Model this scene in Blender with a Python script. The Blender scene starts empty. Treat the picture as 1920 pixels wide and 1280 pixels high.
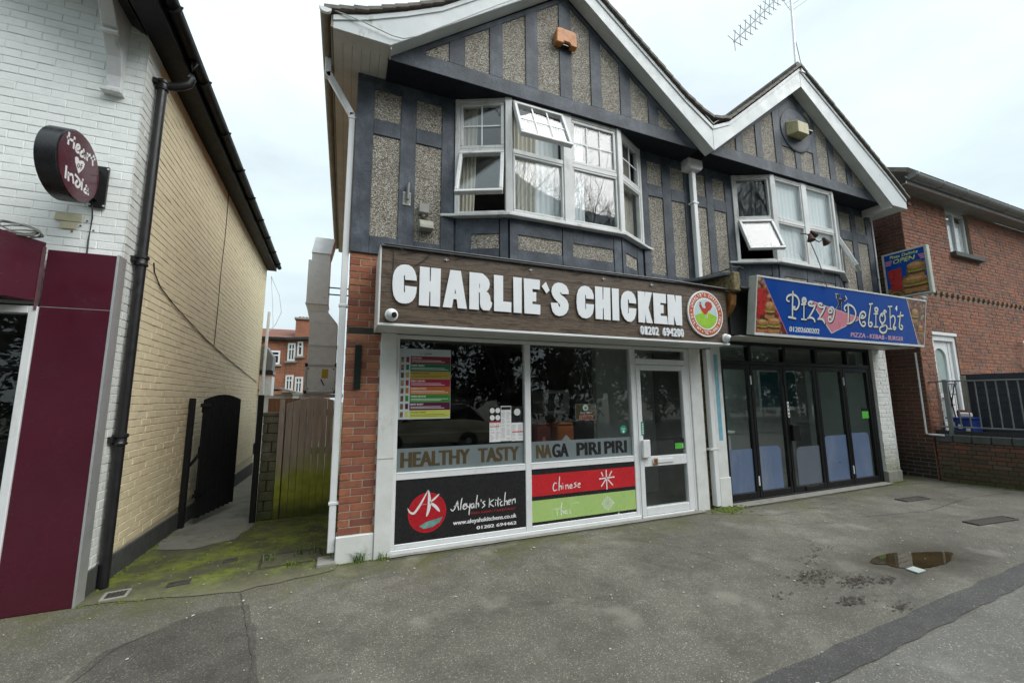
import bpy, bmesh, math, random
from mathutils import Vector, Matrix
SC = bpy.context.scene
COL = SC.collection
random.seed(7)
V = Vector
R = math.radians

# ------------------------------------------------------------------ camera
CAM_P = V((0.0, -4.6, 1.6))
CAM_R = V((0.92567, -0.378269, -0.00694)); CAM_D = V((0.045045, 0.128406, -0.990698)); CAM_F = V((0.375642, 0.916747, 0.135901))
cam = bpy.data.cameras.new('camera'); cam.sensor_width = 36.0; cam.lens = 765.0 / 1920.0 * 36.0
cam.clip_start = 0.05; cam.clip_end = 900.0
camo = bpy.data.objects.new('camera', cam); COL.objects.link(camo)
mw = Matrix.Identity(4)
for i in range(3):
    mw[i][0] = CAM_R[i]; mw[i][1] = -CAM_D[i]; mw[i][2] = -CAM_F[i]; mw[i][3] = CAM_P[i]
camo.matrix_world = mw
SC.camera = camo

# ------------------------------------------------------------------ overcast sky
SUN_EL, SUN_AZ = R(48), R(134)          # azimuth measured from +Y towards +X; the sun hangs behind the camera
w = bpy.data.worlds.new('World'); SC.world = w; w.use_nodes = True
nt = w.node_tree; nt.nodes.clear()
out = nt.nodes.new('ShaderNodeOutputWorld')
sky = nt.nodes.new('ShaderNodeTexSky'); sky.sky_type = 'NISHITA'; sky.sun_disc = False
sky.sun_elevation = SUN_EL; sky.sun_rotation = SUN_AZ
bg1 = nt.nodes.new('ShaderNodeBackground'); bg1.inputs[1].default_value = 0.06
bg2 = nt.nodes.new('ShaderNodeBackground'); bg2.inputs[1].default_value = 1.0
tc = nt.nodes.new('ShaderNodeTexCoord')
mp = nt.nodes.new('ShaderNodeMapping'); mp.inputs['Scale'].default_value = (1.0, 1.0, 2.2)
nz = nt.nodes.new('ShaderNodeTexNoise'); nz.inputs['Scale'].default_value = 2.1; nz.inputs['Detail'].default_value = 7; nz.inputs['Roughness'].default_value = 0.52
rp = nt.nodes.new('ShaderNodeValToRGB')
rp.color_ramp.elements[0].position = 0.36; rp.color_ramp.elements[0].color = (0.305, 0.350, 0.372, 1)
rp.color_ramp.elements[1].position = 0.62; rp.color_ramp.elements[1].color = (0.385, 0.45, 0.465, 1)
mxs = nt.nodes.new('ShaderNodeMixShader'); mxs.inputs[0].default_value = 0.93
L = nt.links.new
ovc = nt.nodes.new('ShaderNodeMix'); ovc.data_type = 'RGBA'; ovc.blend_type = 'MULTIPLY'; ovc.inputs[0].default_value = 1.0
L(tc.outputs['Generated'], mp.inputs[0]); L(mp.outputs[0], nz.inputs['Vector']); L(nz.outputs[0], rp.inputs[0]); L(rp.outputs[0], ovc.inputs[6])
sx = nt.nodes.new('ShaderNodeSeparateXYZ'); L(tc.outputs['Generated'], sx.inputs[0])
mr = nt.nodes.new('ShaderNodeMapRange'); mr.inputs[1].default_value = 0.0; mr.inputs[2].default_value = 1.0; mr.inputs[3].default_value = 0.92; mr.inputs[4].default_value = 1.5   # overcast skies are brighter overhead
L(sx.outputs[2], mr.inputs[0]); L(mr.outputs[0], ovc.inputs[7]); L(ovc.outputs[2], bg2.inputs[0])
L(sky.outputs[0], bg1.inputs[0]); L(bg1.outputs[0], mxs.inputs[1]); L(bg2.outputs[0], mxs.inputs[2]); L(mxs.outputs[0], out.inputs[0])
sl = bpy.data.lights.new('sun', 'SUN'); sl.energy = 1.5; sl.angle = R(50); sl.color = (1.0, 0.985, 0.96)
so = bpy.data.objects.new('sun', sl); COL.objects.link(so)
sd = V((math.sin(SUN_AZ) * math.cos(SUN_EL), math.cos(SUN_AZ) * math.cos(SUN_EL), math.sin(SUN_EL)))
so.rotation_euler = sd.to_track_quat('Z', 'Y').to_euler(); so.location = sd * 60
SC.view_settings.view_transform = 'Standard'; SC.view_settings.look = 'None'
SC.view_settings.exposure = 1.15; SC.view_settings.gamma = 1.0; SC.view_settings.use_curve_mapping = False
try:
    SC.cycles.max_bounces = 8; SC.cycles.transparent_max_bounces = 16; SC.cycles.caustics_reflective = False; SC.cycles.caustics_refractive = False
except Exception: pass

# ------------------------------------------------------------------ helpers
WL = {}
def wloc(o): return WL.get(o, V((0, 0, 0)))
def tag(o, label=None, cat=None, group=None, kind=None):
    if label: o['label'] = label
    if cat: o['category'] = cat
    if group: o['group'] = group
    if kind: o['kind'] = kind
    return o
def thing(name, loc, label, cat, group=None):
    o = bpy.data.objects.new(name, None); COL.objects.link(o)
    o.empty_display_size = 0.1; o.location = loc; WL[o] = V(loc)
    return tag(o, label, cat, group)
def attach(name, me, mat, parent, c=None):
    o = bpy.data.objects.new(name, me); COL.objects.link(o)
    if mat and not me.materials: me.materials.append(mat)
    c = V(c) if c is not None else V((0, 0, 0))
    if parent is not None: o.parent = parent
    o.location = c - wloc(parent) if parent is not None else c
    WL[o] = c
    return o
def mesh_centred(name, vs, fs):
    xs = [min(v[i] for v in vs) for i in range(3)]; xe = [max(v[i] for v in vs) for i in range(3)]
    c = V([(a + b) / 2 for a, b in zip(xs, xe)])
    me = bpy.data.meshes.new(name); me.from_pydata([tuple(V(v) - c) for v in vs], [], fs)
    return me, c
class MB:
    def __init__(s): s.v = []; s.f = []
    def add(s, vs, fs):
        n = len(s.v); s.v += [V(v) for v in vs]; s.f += [[i + n for i in f] for f in fs]; return s
    def box(s, x0, x1, y0, y1, z0, z1):
        x0, x1 = min(x0, x1), max(x0, x1); y0, y1 = min(y0, y1), max(y0, y1); z0, z1 = min(z0, z1), max(z0, z1)
        return s.add([(x0,y0,z0),(x1,y0,z0),(x1,y1,z0),(x0,y1,z0),(x0,y0,z1),(x1,y0,z1),(x1,y1,z1),(x0,y1,z1)],
                     [[3,2,1,0],[4,5,6,7],[0,1,5,4],[1,2,6,5],[2,3,7,6],[3,0,4,7]])
    def fbox(s, F, u0, u1, v0, v1, n0, n1):                 # box in a frame (O,U,Vv,N)
        O, U, W, N = F
        P = [O + U*u + W*v + N*n for n in (n0, n1) for (u, v) in ((u0,v0),(u1,v0),(u1,v1),(u0,v1))]
        return s.add(P, [[3,2,1,0],[4,5,6,7],[0,1,5,4],[1,2,6,5],[2,3,7,6],[3,0,4,7]])
    def prism(s, F, pts, n0, n1):                            # polygon in a frame extruded along N
        O, U, W, N = F; k = len(pts)
        P = [O + U*a + W*b + N*n for n in (n0, n1) for a, b in pts]
        return s.add(P, [list(range(k))[::-1], list(range(k, 2*k))] + [[i, (i+1) % k, k + (i+1) % k, k + i] for i in range(k)])
    def bar(s, p0, p1, w, h, up=(0,0,1)):
        p0, p1 = V(p0), V(p1); d = (p1 - p0); l = d.length; d.normalize(); up = V(up)
        a = d.cross(up)
        if a.length < 1e-4: a = d.cross(V((1,0,0)))
        a.normalize(); b = a.cross(d)
        return s.fbox((p0, a, b, d), -w/2, w/2, -h/2, h/2, 0, l)
    def tube(s, pts, r, n=8, cap=True):
        pts = [V(p) for p in pts]; rs = r if isinstance(r, (list, tuple)) else [r] * len(pts)
        ref = V((0,0,1)); rings = []; vs = []
        for i, p in enumerate(pts):
            d = (pts[min(i+1, len(pts)-1)] - pts[max(i-1, 0)]).normalized()
            a = d.cross(ref)
            if a.length < 0.05: a = d.cross(V((1,0,0)))
            a.normalize(); b = a.cross(d)
            vs += [p + (a*math.cos(2*math.pi*k/n) + b*math.sin(2*math.pi*k/n)) * rs[i] for k in range(n)]
        fs = [[i*n + k, i*n + (k+1) % n, (i+1)*n + (k+1) % n, (i+1)*n + k] for i in range(len(pts)-1) for k in range(n)]
        if cap: fs += [list(range(n))[::-1], [(len(pts)-1)*n + k for k in range(n)]]
        return s.add(vs, fs)
    def lathe(s, O, A, prof, n=20):                          # profile (radius, height) round axis A at O
        A = V(A).normalized(); a = A.orthogonal().normalized(); b = A.cross(a); O = V(O)
        vs = [O + A*h + (a*math.cos(2*math.pi*k/n) + b*math.sin(2*math.pi*k/n))*r for r, h in prof for k in range(n)]
        m = len(prof)
        fs = [[i*n+k, i*n+(k+1) % n, (i+1)*n+(k+1) % n, (i+1)*n+k] for i in range(m-1) for k in range(n)]
        fs += [list(range(n))[::-1], [(m-1)*n+k for k in range(n)]]
        return s.add(vs, fs)
    def quad(s, a, b, c, d): return s.add([a, b, c, d], [[0,1,2,3]])
    def build(s, name, mat, parent=None, bevel=0.0, smooth=False, fixn=True, seg=1):
        me, c = mesh_centred(name, s.v, s.f)
        if bevel or fixn:
            bm = bmesh.new(); bm.from_mesh(me)
            if fixn: bmesh.ops.recalc_face_normals(bm, faces=bm.faces)
            if bevel:
                es = [e for e in bm.edges if len(e.link_faces) == 2 and e.calc_face_angle(0) > 0.5]
                bmesh.ops.bevel(bm, geom=es, offset=bevel, segments=seg, affect='EDGES', profile=0.5, clamp_overlap=True)
            bm.to_mesh(me); bm.free()
        if smooth:
            me.polygons.foreach_set('use_smooth', [True] * len(me.polygons))
            try: me.set_sharp_from_angle(angle=R(38))
            except Exception: pass
        return attach(name, me, mat, parent, c)
def FR(O, U, W): U = V(U).normalized(); W = V(W).normalized(); return (V(O), U, W, U.cross(W))
def facade(y): return FR((0, y, 0), (1,0,0), (0,0,1))        # u = X, v = Z, N towards the street
def curve_mesh(loops, ext, bev, name):
    c = bpy.data.curves.new(name, 'CURVE'); c.dimensions = '2D'; c.fill_mode = 'BOTH'; c.extrude = ext; c.bevel_depth = bev; c.bevel_resolution = 1
    for pts in loops:
        if len(pts) < 3: continue
        sp = c.splines.new('POLY'); sp.points.add(len(pts)-1)
        for p, q in zip(sp.points, pts): p.co = (q[0], q[1], 0, 1)
        sp.use_cyclic_u = True
    o = bpy.data.objects.new(name, c); me = bpy.data.meshes.new_from_object(o)
    bpy.data.objects.remove(o); bpy.data.curves.remove(c)
    return me
def place_flat(me, F, lift, name, mat, parent):              # mesh in (u,v,n) space -> world, own centre
    O, U, W, N = F
    ps = [O + U*v.co.x + W*v.co.y + N*(v.co.z + lift) for v in me.vertices]
    if not ps: return None
    c = V([(min(p[i] for p in ps) + max(p[i] for p in ps))/2 for i in range(3)])
    for v, p in zip(me.vertices, ps): v.co = p - c
    me.materials.clear()
    return attach(name, me, mat, parent, c)
def shape(name, loops, F, mat, parent, t=0.002, lift=0.0, bev=0.0):
    me = curve_mesh(loops, t/2, bev, name)
    return place_flat(me, F, lift + t/2 + bev, name, mat, parent)
def text(name, body, F, u, v, h, mat, parent, width=None, t=0.0012, lift=0.0, bold=0.0, shear=0.0, align='LEFT', spacing=1.0, fat=0.0):
    c = bpy.data.curves.new(name, 'FONT'); c.body = body; c.size = 1.0; c.extrude = 0.0; c.shear = shear; c.offset = bold
    c.space_character = spacing; c.resolution_u = 3
    o = bpy.data.objects.new(name, c); me = bpy.data.meshes.new_from_object(o)
    bpy.data.objects.remove(o); bpy.data.curves.remove(c)
    if not me.vertices: return None
    xs = [p.co.x for p in me.vertices]; ys = [p.co.y for p in me.vertices]
    cap = 0.729
    sy = h / cap; sx = (width / (max(xs) - min(xs))) if width else sy
    x0 = min(xs); off = {'LEFT': 0, 'CENTER': -(max(xs)-min(xs))*sx/2, 'RIGHT': -(max(xs)-min(xs))*sx}[align]
    bm = bmesh.new(); bm.from_mesh(me)
    r = bmesh.ops.extrude_face_region(bm, geom=bm.faces[:])
    for g in r['geom']:
        if isinstance(g, bmesh.types.BMVert): g.co.z = 1.0
    bmesh.ops.recalc_face_normals(bm, faces=bm.faces)
    bm.to_mesh(me); bm.free()
    for p in me.vertices:
        p.co = V((u + off + (p.co.x - x0)*sx, v + p.co.y*sy, p.co.z * t))
    if fat:                                                   # heavier weight: three passes side by side, each a hair prouder
        base = [p.co.copy() for p in me.vertices]; polys = [list(q.vertices) for q in me.polygons]; vs = []; fs = []
        for k, dx in enumerate((-fat, 0.0, fat)):
            o_ = len(vs); vs += [b + V((dx, 0, k*t*0.25)) for b in base]; fs += [[i + o_ for i in q] for q in polys]
        me = bpy.data.meshes.new(name); me.from_pydata([tuple(v) for v in vs], [], fs)
    return place_flat(me, F, lift, name, mat, parent)
def smoothline(pts, k=5):
    if len(pts) < 3: return [V((p[0], p[1], 0)) for p in pts]
    P = [V((p[0], p[1], 0)) for p in pts]; outp = []
    for i in range(len(P)-1):
        a = P[max(i-1,0)]; b = P[i]; c = P[i+1]; d = P[min(i+2, len(P)-1)]
        for j in range(k):
            t = j / k
            outp.append(0.5*((2*b) + (c-a)*t + (2*a-5*b+4*c-d)*t*t + (3*b-a-3*c+d)*t*t*t))
    outp.append(P[-1]); return outp
def ribbon(name, strokes, w, F, mat, parent, lift=0.0, t=0.001, taper=0.0, nib=0.0):
    mb = MB(); O, U, W, N = F
    for st in strokes:
        ww = w
        if isinstance(st, tuple) and isinstance(st[1], float): st, ww = st
        P = smoothline(st); n = len(P); Ls = []; Rs = []
        for i, p in enumerate(P):
            d = (P[min(i+1, n-1)] - P[max(i-1, 0)])
            if d.length < 1e-6: d = V((1,0,0))
            d.normalize(); nn = V((-d.y, d.x, 0)); s = i / max(1, n-1)
            k = 1.0 - taper * (abs(2*s-1) ** 2.5)
            if nib: k *= 1.0 - nib * abs(d.x*0.8 + d.y*0.6)
            Ls.append(p + nn*ww/2*k); Rs.append(p - nn*ww/2*k)
        e = d * ww * 0.25 * (1-taper)
        e0 = (P[1]-P[0]).normalized() * ww*0.25*(1-taper)
        Ls[0] -= e0; Rs[0] -= e0; Ls[-1] += e; Rs[-1] += e
        vs = []; fs = []
        for q in (0.0, t):
            for a in Ls + Rs: vs.append(O + U*a.x + W*a.y + N*(lift + q))
        m = 2*n
        for i in range(n-1):
            fs.append([m+i, m+i+1, m+n+i+1, m+n+i])
            fs.append([i, i+1, m+i+1, m+i]); fs.append([n+i, n+i+1, m+n+i+1, m+n+i])
        fs.append([0, n, m+n, m]); fs.append([n-1, 2*n-1, m+2*n-1, m+n-1])
        mb.add(vs, fs)
    return mb.build(name, mat, parent)
def circle(cx, cy, r, n=40, ry=None): return [(cx + r*math.cos(2*math.pi*i/n), cy + (ry or r)*math.sin(2*math.pi*i/n)) for i in range(n)]
def rect(u0, u1, v0, v1): return [(u0,v0),(u1,v0),(u1,v1),(u0,v1)]
def project(p):
    d = V(p) - CAM_P; z = d.dot(CAM_F)
    if z < 0.1: return None
    return (960 + 765*d.dot(CAM_R)/z, 640 + 765*d.dot(CAM_D)/z)
def ground_z(x, y): return 0.0 if y < 0.2 else -0.036*(y-0.2)
# ---- lettering outlines and strokes, metres on their own panels ----
FASCIA_LETTERS=[('C',[(0.628,2.771),(0.623,2.817),(0.606,2.868),(0.579,2.905),(0.544,2.923),(0.506,2.925),(0.468,2.914),(0.435,2.888),(0.41,2.849),(0.397,2.796),(0.394,2.725),(0.398,2.655),(0.409,2.601),(0.43,2.56),(0.461,2.535),(0.494,2.527),(0.528,2.528),(0.562,2.537),(0.591,2.56),(0.613,2.596),(0.626,2.649),(0.629,2.705),(0.515,2.707),(0.517,2.642),(0.506,2.637),(0.504,2.641),(0.5,2.811),(0.511,2.816),(0.514,2.769)],[]),('H',[(0.658,2.922),(0.755,2.922),(0.758,2.778),(0.769,2.778),(0.772,2.922),(0.87,2.922),(0.867,2.522),(0.77,2.522),(0.768,2.67),(0.757,2.671),(0.755,2.522),(0.655,2.522)],[]),('A',[(0.972,2.922),(1.082,2.922),(1.151,2.522),(1.055,2.522),(1.042,2.615),(1.007,2.615),(0.992,2.522),(0.897,2.522)],[(1.024,2.739),(1.035,2.674),(1.018,2.672)]),('R',[(1.18,2.922),(1.26,2.922),(1.321,2.922),(1.365,2.891),(1.394,2.857),(1.405,2.815),(1.398,2.772),(1.383,2.742),(1.363,2.728),(1.387,2.715),(1.409,2.678),(1.413,2.627),(1.431,2.609),(1.425,2.569),(1.4,2.522),(1.365,2.522),(1.331,2.522),(1.305,2.551),(1.296,2.596),(1.294,2.71),(1.281,2.712),(1.283,2.522),(1.178,2.522)],[(1.288,2.816),(1.295,2.8),(1.293,2.757),(1.284,2.76)]),('L',[(1.455,2.922),(1.559,2.922),(1.558,2.634),(1.655,2.633),(1.653,2.522),(1.455,2.522)],[]),('I',[(1.682,2.922),(1.782,2.922),(1.778,2.522),(1.683,2.522)],[]),('E',[(1.81,2.922),(2.009,2.922),(2.004,2.81),(1.913,2.809),(1.913,2.772),(1.959,2.772),(1.958,2.668),(1.911,2.667),(1.911,2.635),(2.008,2.632),(2.006,2.522),(1.812,2.522)],[]),("'",[(2.085,2.906),(2.129,2.815),(2.09,2.772),(2.032,2.853)],[]),('S',[(2.38,2.791),(2.379,2.834),(2.352,2.885),(2.3,2.912),(2.247,2.916),(2.199,2.898),(2.166,2.857),(2.155,2.808),(2.164,2.762),(2.194,2.72),(2.237,2.683),(2.261,2.656),(2.266,2.637),(2.256,2.625),(2.242,2.645),(2.233,2.673),(2.146,2.669),(2.151,2.624),(2.165,2.569),(2.2,2.532),(2.247,2.521),(2.3,2.532),(2.343,2.563),(2.371,2.613),(2.375,2.666),(2.358,2.712),(2.316,2.752),(2.28,2.773),(2.264,2.793),(2.272,2.809),(2.284,2.795),(2.296,2.785)],[]),('C',[(2.723,2.76),(2.723,2.817),(2.699,2.87),(2.656,2.905),(2.605,2.913),(2.555,2.898),(2.515,2.857),(2.493,2.796),(2.485,2.708),(2.49,2.622),(2.51,2.561),(2.553,2.525),(2.613,2.517),(2.664,2.538),(2.699,2.579),(2.718,2.639),(2.723,2.694),(2.617,2.695),(2.614,2.636),(2.6,2.626),(2.603,2.802),(2.613,2.805),(2.62,2.759)],[]),('H',[(2.75,2.922),(2.852,2.922),(2.85,2.769),(2.863,2.765),(2.873,2.922),(2.965,2.922),(2.957,2.522),(2.859,2.522),(2.862,2.66),(2.848,2.661),(2.842,2.522),(2.742,2.522)],[]),('I',[(2.994,2.922),(3.092,2.922),(3.082,2.522),(2.984,2.522)],[]),('C',[(3.351,2.758),(3.347,2.817),(3.323,2.872),(3.282,2.904),(3.226,2.909),(3.176,2.889),(3.137,2.845),(3.118,2.772),(3.117,2.69),(3.131,2.61),(3.164,2.552),(3.211,2.52),(3.266,2.52),(3.311,2.557),(3.339,2.62),(3.349,2.693),(3.239,2.692),(3.235,2.628),(3.22,2.624),(3.224,2.801),(3.239,2.804),(3.242,2.756)],[]),('K',[(3.388,2.922),(3.493,2.922),(3.491,2.772),(3.508,2.922),(3.607,2.922),(3.541,2.718),(3.598,2.522),(3.502,2.522),(3.483,2.646),(3.477,2.522),(3.374,2.522)],[]),('E',[(3.631,2.922),(3.836,2.922),(3.832,2.8),(3.735,2.8),(3.736,2.773),(3.788,2.773),(3.782,2.663),(3.734,2.664),(3.732,2.627),(3.835,2.629),(3.843,2.522),(3.621,2.522)],[]),('N',[(3.865,2.922),(3.978,2.922),(4.002,2.776),(4.005,2.922),(4.102,2.922),(4.086,2.522),(3.985,2.522),(3.951,2.653),(3.947,2.522),(3.849,2.522)],[])]
PIZZA_STROKES=[('P',[[(6.033,0.64),(6.035,0.526),(6.039,0.391),(6.049,0.264)],[(5.957,0.258),(6.032,0.256),(6.124,0.245)],[(5.962,0.486),(5.917,0.496),(5.905,0.528),(5.932,0.564),(5.991,0.586),(6.071,0.59),(6.145,0.555),(6.18,0.49),(6.164,0.421),(6.115,0.38),(6.064,0.393),(6.067,0.417),(6.098,0.413)]]),('i',[[(6.286,0.523),(6.301,0.541),(6.269,0.542),(6.25,0.517),(6.283,0.488),(6.333,0.52),(6.315,0.56),(6.273,0.565),(6.243,0.543)],[(6.29,0.465),(6.303,0.26)],[(6.233,0.464),(6.331,0.472)],[(6.247,0.247),(6.362,0.247)]]),('z',[[(6.456,0.495),(6.477,0.507),(6.449,0.519),(6.407,0.512),(6.393,0.487),(6.421,0.465),(6.495,0.464),(6.559,0.476)],[(6.554,0.472),(6.491,0.377),(6.407,0.274)],[(6.386,0.269),(6.465,0.285),(6.536,0.262),(6.56,0.222)]]),('z',[[(6.688,0.489),(6.709,0.505),(6.675,0.516),(6.633,0.506),(6.635,0.475),(6.679,0.457),(6.734,0.461),(6.794,0.473)],[(6.788,0.469),(6.728,0.38),(6.647,0.283)],[(6.621,0.271),(6.702,0.28),(6.764,0.256),(6.794,0.215)]]),('a',[[(6.89,0.448),(6.944,0.481),(7.002,0.45),(7.012,0.393),(6.99,0.306),(6.937,0.253),(6.886,0.264),(6.882,0.313),(6.932,0.324),(6.945,0.296)],[(6.889,0.384),(6.875,0.426),(6.912,0.45),(6.953,0.432),(6.95,0.396),(6.905,0.386)]]),('D',[[(7.347,0.572),(7.369,0.431),(7.37,0.249)],[(7.303,0.448),(7.266,0.468),(7.269,0.511),(7.331,0.545),(7.426,0.542),(7.513,0.501),(7.561,0.423),(7.537,0.333),(7.457,0.269),(7.34,0.243)]]),('e',[[(7.693,0.365),(7.767,0.363),(7.826,0.404),(7.811,0.448),(7.753,0.467),(7.688,0.432),(7.662,0.363),(7.679,0.298),(7.738,0.242),(7.801,0.238),(7.829,0.277),(7.796,0.305),(7.753,0.291)],[(7.765,0.393),(7.733,0.405),(7.716,0.382)]]),('l',[[(7.912,0.602),(8.006,0.617)],[(7.957,0.602),(7.934,0.472),(7.915,0.298),(7.938,0.246),(7.989,0.242),(8.018,0.281),(7.984,0.309),(7.947,0.292)]]),('i',[[(8.117,0.508),(8.085,0.498),(8.076,0.543),(8.119,0.558),(8.16,0.534),(8.137,0.491),(8.093,0.484)],[(8.108,0.454),(8.122,0.249)],[(8.05,0.454),(8.159,0.462)],[(8.072,0.239),(8.181,0.244)]]),('g',[[(8.405,0.506),(8.356,0.533),(8.326,0.5),(8.373,0.484)],[(8.305,0.43),(8.277,0.443),(8.301,0.476),(8.362,0.449),(8.375,0.373),(8.319,0.315),(8.252,0.334),(8.222,0.393),(8.256,0.465),(8.333,0.493)],[(8.281,0.305),(8.316,0.276),(8.401,0.281),(8.444,0.245),(8.409,0.174),(8.318,0.153),(8.244,0.18),(8.24,0.233),(8.31,0.261),(8.401,0.281)]]),('h',[[(8.444,0.602),(8.558,0.615)],[(8.498,0.606),(8.538,0.243)],[(8.478,0.232),(8.592,0.234)],[(8.532,0.414),(8.59,0.457),(8.652,0.438),(8.665,0.36),(8.624,0.271),(8.661,0.226),(8.7,0.26),(8.644,0.272)]]),('t',[[(8.824,0.54),(8.812,0.417),(8.8,0.305),(8.831,0.252),(8.888,0.247),(8.898,0.295),(8.848,0.316)],[(8.74,0.455),(8.836,0.474),(8.912,0.487)]])]
PZ_TRI=[(6.461,0.533),(6.982,0.084),(7.652,0.334),(7.65,0.365)]
PZ_MAN=[[(7.099,0.702),(7.151,0.699),(7.155,0.649),(7.115,0.642)],[(7.043,0.689),(7.089,0.69),(7.105,0.623),(7.186,0.623),(7.263,0.68),(7.307,0.633),(7.246,0.591),(7.182,0.586),(7.18,0.528),(7.193,0.435),(7.163,0.444),(7.147,0.511),(7.071,0.451),(7.059,0.461),(7.111,0.53),(7.108,0.58),(7.065,0.62)]]
PZ_PICL=[(5.339,0.736),(5.337,0.766),(5.435,0.761),(6.022,0.045),(5.298,0.028)]
PZ_PICR=[(8.841,0.723),(9.6,0.737),(9.567,0.016),(9.428,0.029)]
PZ_PTS={'num0':(5.998,0.051),'num1':(6.678,0.056),'numt':(6.005,0.13),'k0':(7.463,0.037),'k1':(8.939,0.054),'kt':(7.47,0.123),'four':(8.706,0.574),'fourt':(8.748,0.669),'TL':(5.283,0.775),'BL':(5.289,-0.002),'TR':(9.614,0.777),'BR':(9.586,-0.002)}
ALEYAH=[[(1.143,0.393),(1.162,0.373),(1.188,0.395),(1.217,0.47)],[(1.218,0.473),(1.225,0.419),(1.233,0.373)],[(1.18,0.417),(1.229,0.422)],[(1.27,0.496),(1.259,0.444),(1.254,0.374)],[(1.286,0.399),(1.313,0.418),(1.313,0.432),(1.29,0.423),(1.282,0.392),(1.298,0.376),(1.325,0.388)],[(1.324,0.434),(1.328,0.402),(1.355,0.395)],[(1.363,0.43),(1.356,0.363),(1.352,0.31)],[(1.406,0.426),(1.378,0.418),(1.375,0.39),(1.394,0.381),(1.41,0.415),(1.41,0.379)],[(1.448,0.512),(1.437,0.441),(1.433,0.373)],[(1.435,0.405),(1.46,0.424),(1.464,0.384)],[(1.492,0.461),(1.492,0.439)],[(1.54,0.438),(1.512,0.426),(1.536,0.395),(1.504,0.369)],[(1.592,0.462),(1.588,0.368)],[(1.644,0.446),(1.596,0.411),(1.644,0.37)],[(1.664,0.415),(1.666,0.375)],[(1.664,0.441),(1.666,0.435)],[(1.701,0.463),(1.693,0.409),(1.698,0.368)],[(1.672,0.433),(1.73,0.438)],[(1.746,0.418),(1.726,0.405),(1.73,0.372),(1.758,0.376)],[(1.788,0.514),(1.778,0.437),(1.775,0.367)],[(1.777,0.404),(1.804,0.416),(1.808,0.371)],[(1.821,0.392),(1.85,0.408),(1.846,0.423),(1.821,0.411),(1.819,0.381),(1.845,0.375)],[(1.871,0.428),(1.872,0.376)],[(1.874,0.409),(1.905,0.429),(1.911,0.383)]]
AKLOGO=[([(0.679,0.448),(0.704,0.405),(0.746,0.393),(0.794,0.449),(0.835,0.514),(0.893,0.619)],0.024),([(0.897,0.611),(0.907,0.507),(0.901,0.418),(0.878,0.345)],0.036),([(0.808,0.468),(0.878,0.475)],0.014),([(1.014,0.566),(0.964,0.522),(0.914,0.485)],0.02),([(0.914,0.485),(0.973,0.438),(1.021,0.381)],0.032)]
AKBOWL=[(0.799,0.253),(0.882,0.29),(1.055,0.322),(1.027,0.274),(0.941,0.229),(0.849,0.223)]
AKCIRC=[(0.704,0.405),(1.095,0.37),(0.894,0.584),(0.902,0.186)]
AK_T={'pan':[(1.379,0.315),(1.916,0.305)],'www':[(1.171,0.219),(1.924,0.211)],'num':[(1.442,0.144),(1.923,0.141)]}
CHINESE=[[(2.463,0.554),(2.435,0.563),(2.414,0.523),(2.421,0.475),(2.466,0.481)],[(2.506,0.633),(2.496,0.551),(2.493,0.469)],[(2.496,0.503),(2.523,0.525),(2.526,0.479)],[(2.548,0.526),(2.549,0.484)],[(2.544,0.55),(2.548,0.545)],[(2.583,0.53),(2.588,0.478)],[(2.588,0.509),(2.614,0.527),(2.625,0.478)],[(2.646,0.497),(2.675,0.508),(2.668,0.526),(2.646,0.514),(2.65,0.483),(2.683,0.487)],[(2.739,0.545),(2.71,0.533),(2.738,0.506),(2.7,0.485)],[(2.759,0.508),(2.793,0.519),(2.785,0.534),(2.764,0.522),(2.763,0.49),(2.796,0.484)]]
RICE=[[(3.188,0.661),(3.191,0.425)],[(3.081,0.56),(3.311,0.568)],[(3.115,0.638),(3.136,0.592)],[(3.273,0.641),(3.234,0.585)],[(3.178,0.546),(3.108,0.468)],[(3.21,0.543),(3.283,0.468)]]
THAI=[[(2.424,0.261),(2.488,0.257)],[(2.456,0.257),(2.462,0.182)],[(2.53,0.325),(2.516,0.248),(2.518,0.176)],[(2.519,0.213),(2.548,0.227),(2.551,0.19)],[(2.598,0.217),(2.581,0.227),(2.57,0.211),(2.577,0.192),(2.597,0.204)],[(2.599,0.228),(2.601,0.188)],[(2.638,0.225),(2.642,0.183)],[(2.636,0.245),(2.637,0.241)],[(2.677,0.3),(2.736,0.308),(2.752,0.296),(2.778,0.311)],[(3.337,0.086),(3.357,0.12),(3.373,0.09)]]
LATT=[(3.196,0.255),(3.095,0.262),(3.304,0.252),(3.2,0.334),(3.191,0.145)]
HEART_STROKES=[[(-0.543,3.69),(-0.537,3.597)],[(-0.474,3.694),(-0.469,3.602)],[(-0.557,3.644),(-0.508,3.649),(-0.468,3.666)],[(-0.43,3.617),(-0.396,3.649),(-0.41,3.667),(-0.433,3.65),(-0.439,3.611),(-0.421,3.598),(-0.396,3.61)],[(-0.345,3.668),(-0.313,3.603)],[(-0.328,3.636),(-0.358,3.642),(-0.376,3.602),(-0.352,3.598),(-0.324,3.62)],[(-0.287,3.666),(-0.282,3.606)],[(-0.283,3.644),(-0.249,3.674)],[(-0.198,3.694),(-0.208,3.651),(-0.198,3.608)],[(-0.234,3.654),(-0.178,3.675)],[(-0.519,3.421),(-0.511,3.328)],[(-0.486,3.386),(-0.472,3.326)],[(-0.478,3.371),(-0.436,3.391),(-0.41,3.336)],[(-0.401,3.412),(-0.343,3.397),(-0.326,3.364),(-0.35,3.331),(-0.384,3.34),(-0.366,3.379)],[(-0.306,3.398),(-0.298,3.334)],[(-0.301,3.425),(-0.298,3.418)],[(-0.248,3.398),(-0.2,3.338)],[(-0.215,3.379),(-0.243,3.374),(-0.264,3.342),(-0.234,3.336),(-0.205,3.36)]]
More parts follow.
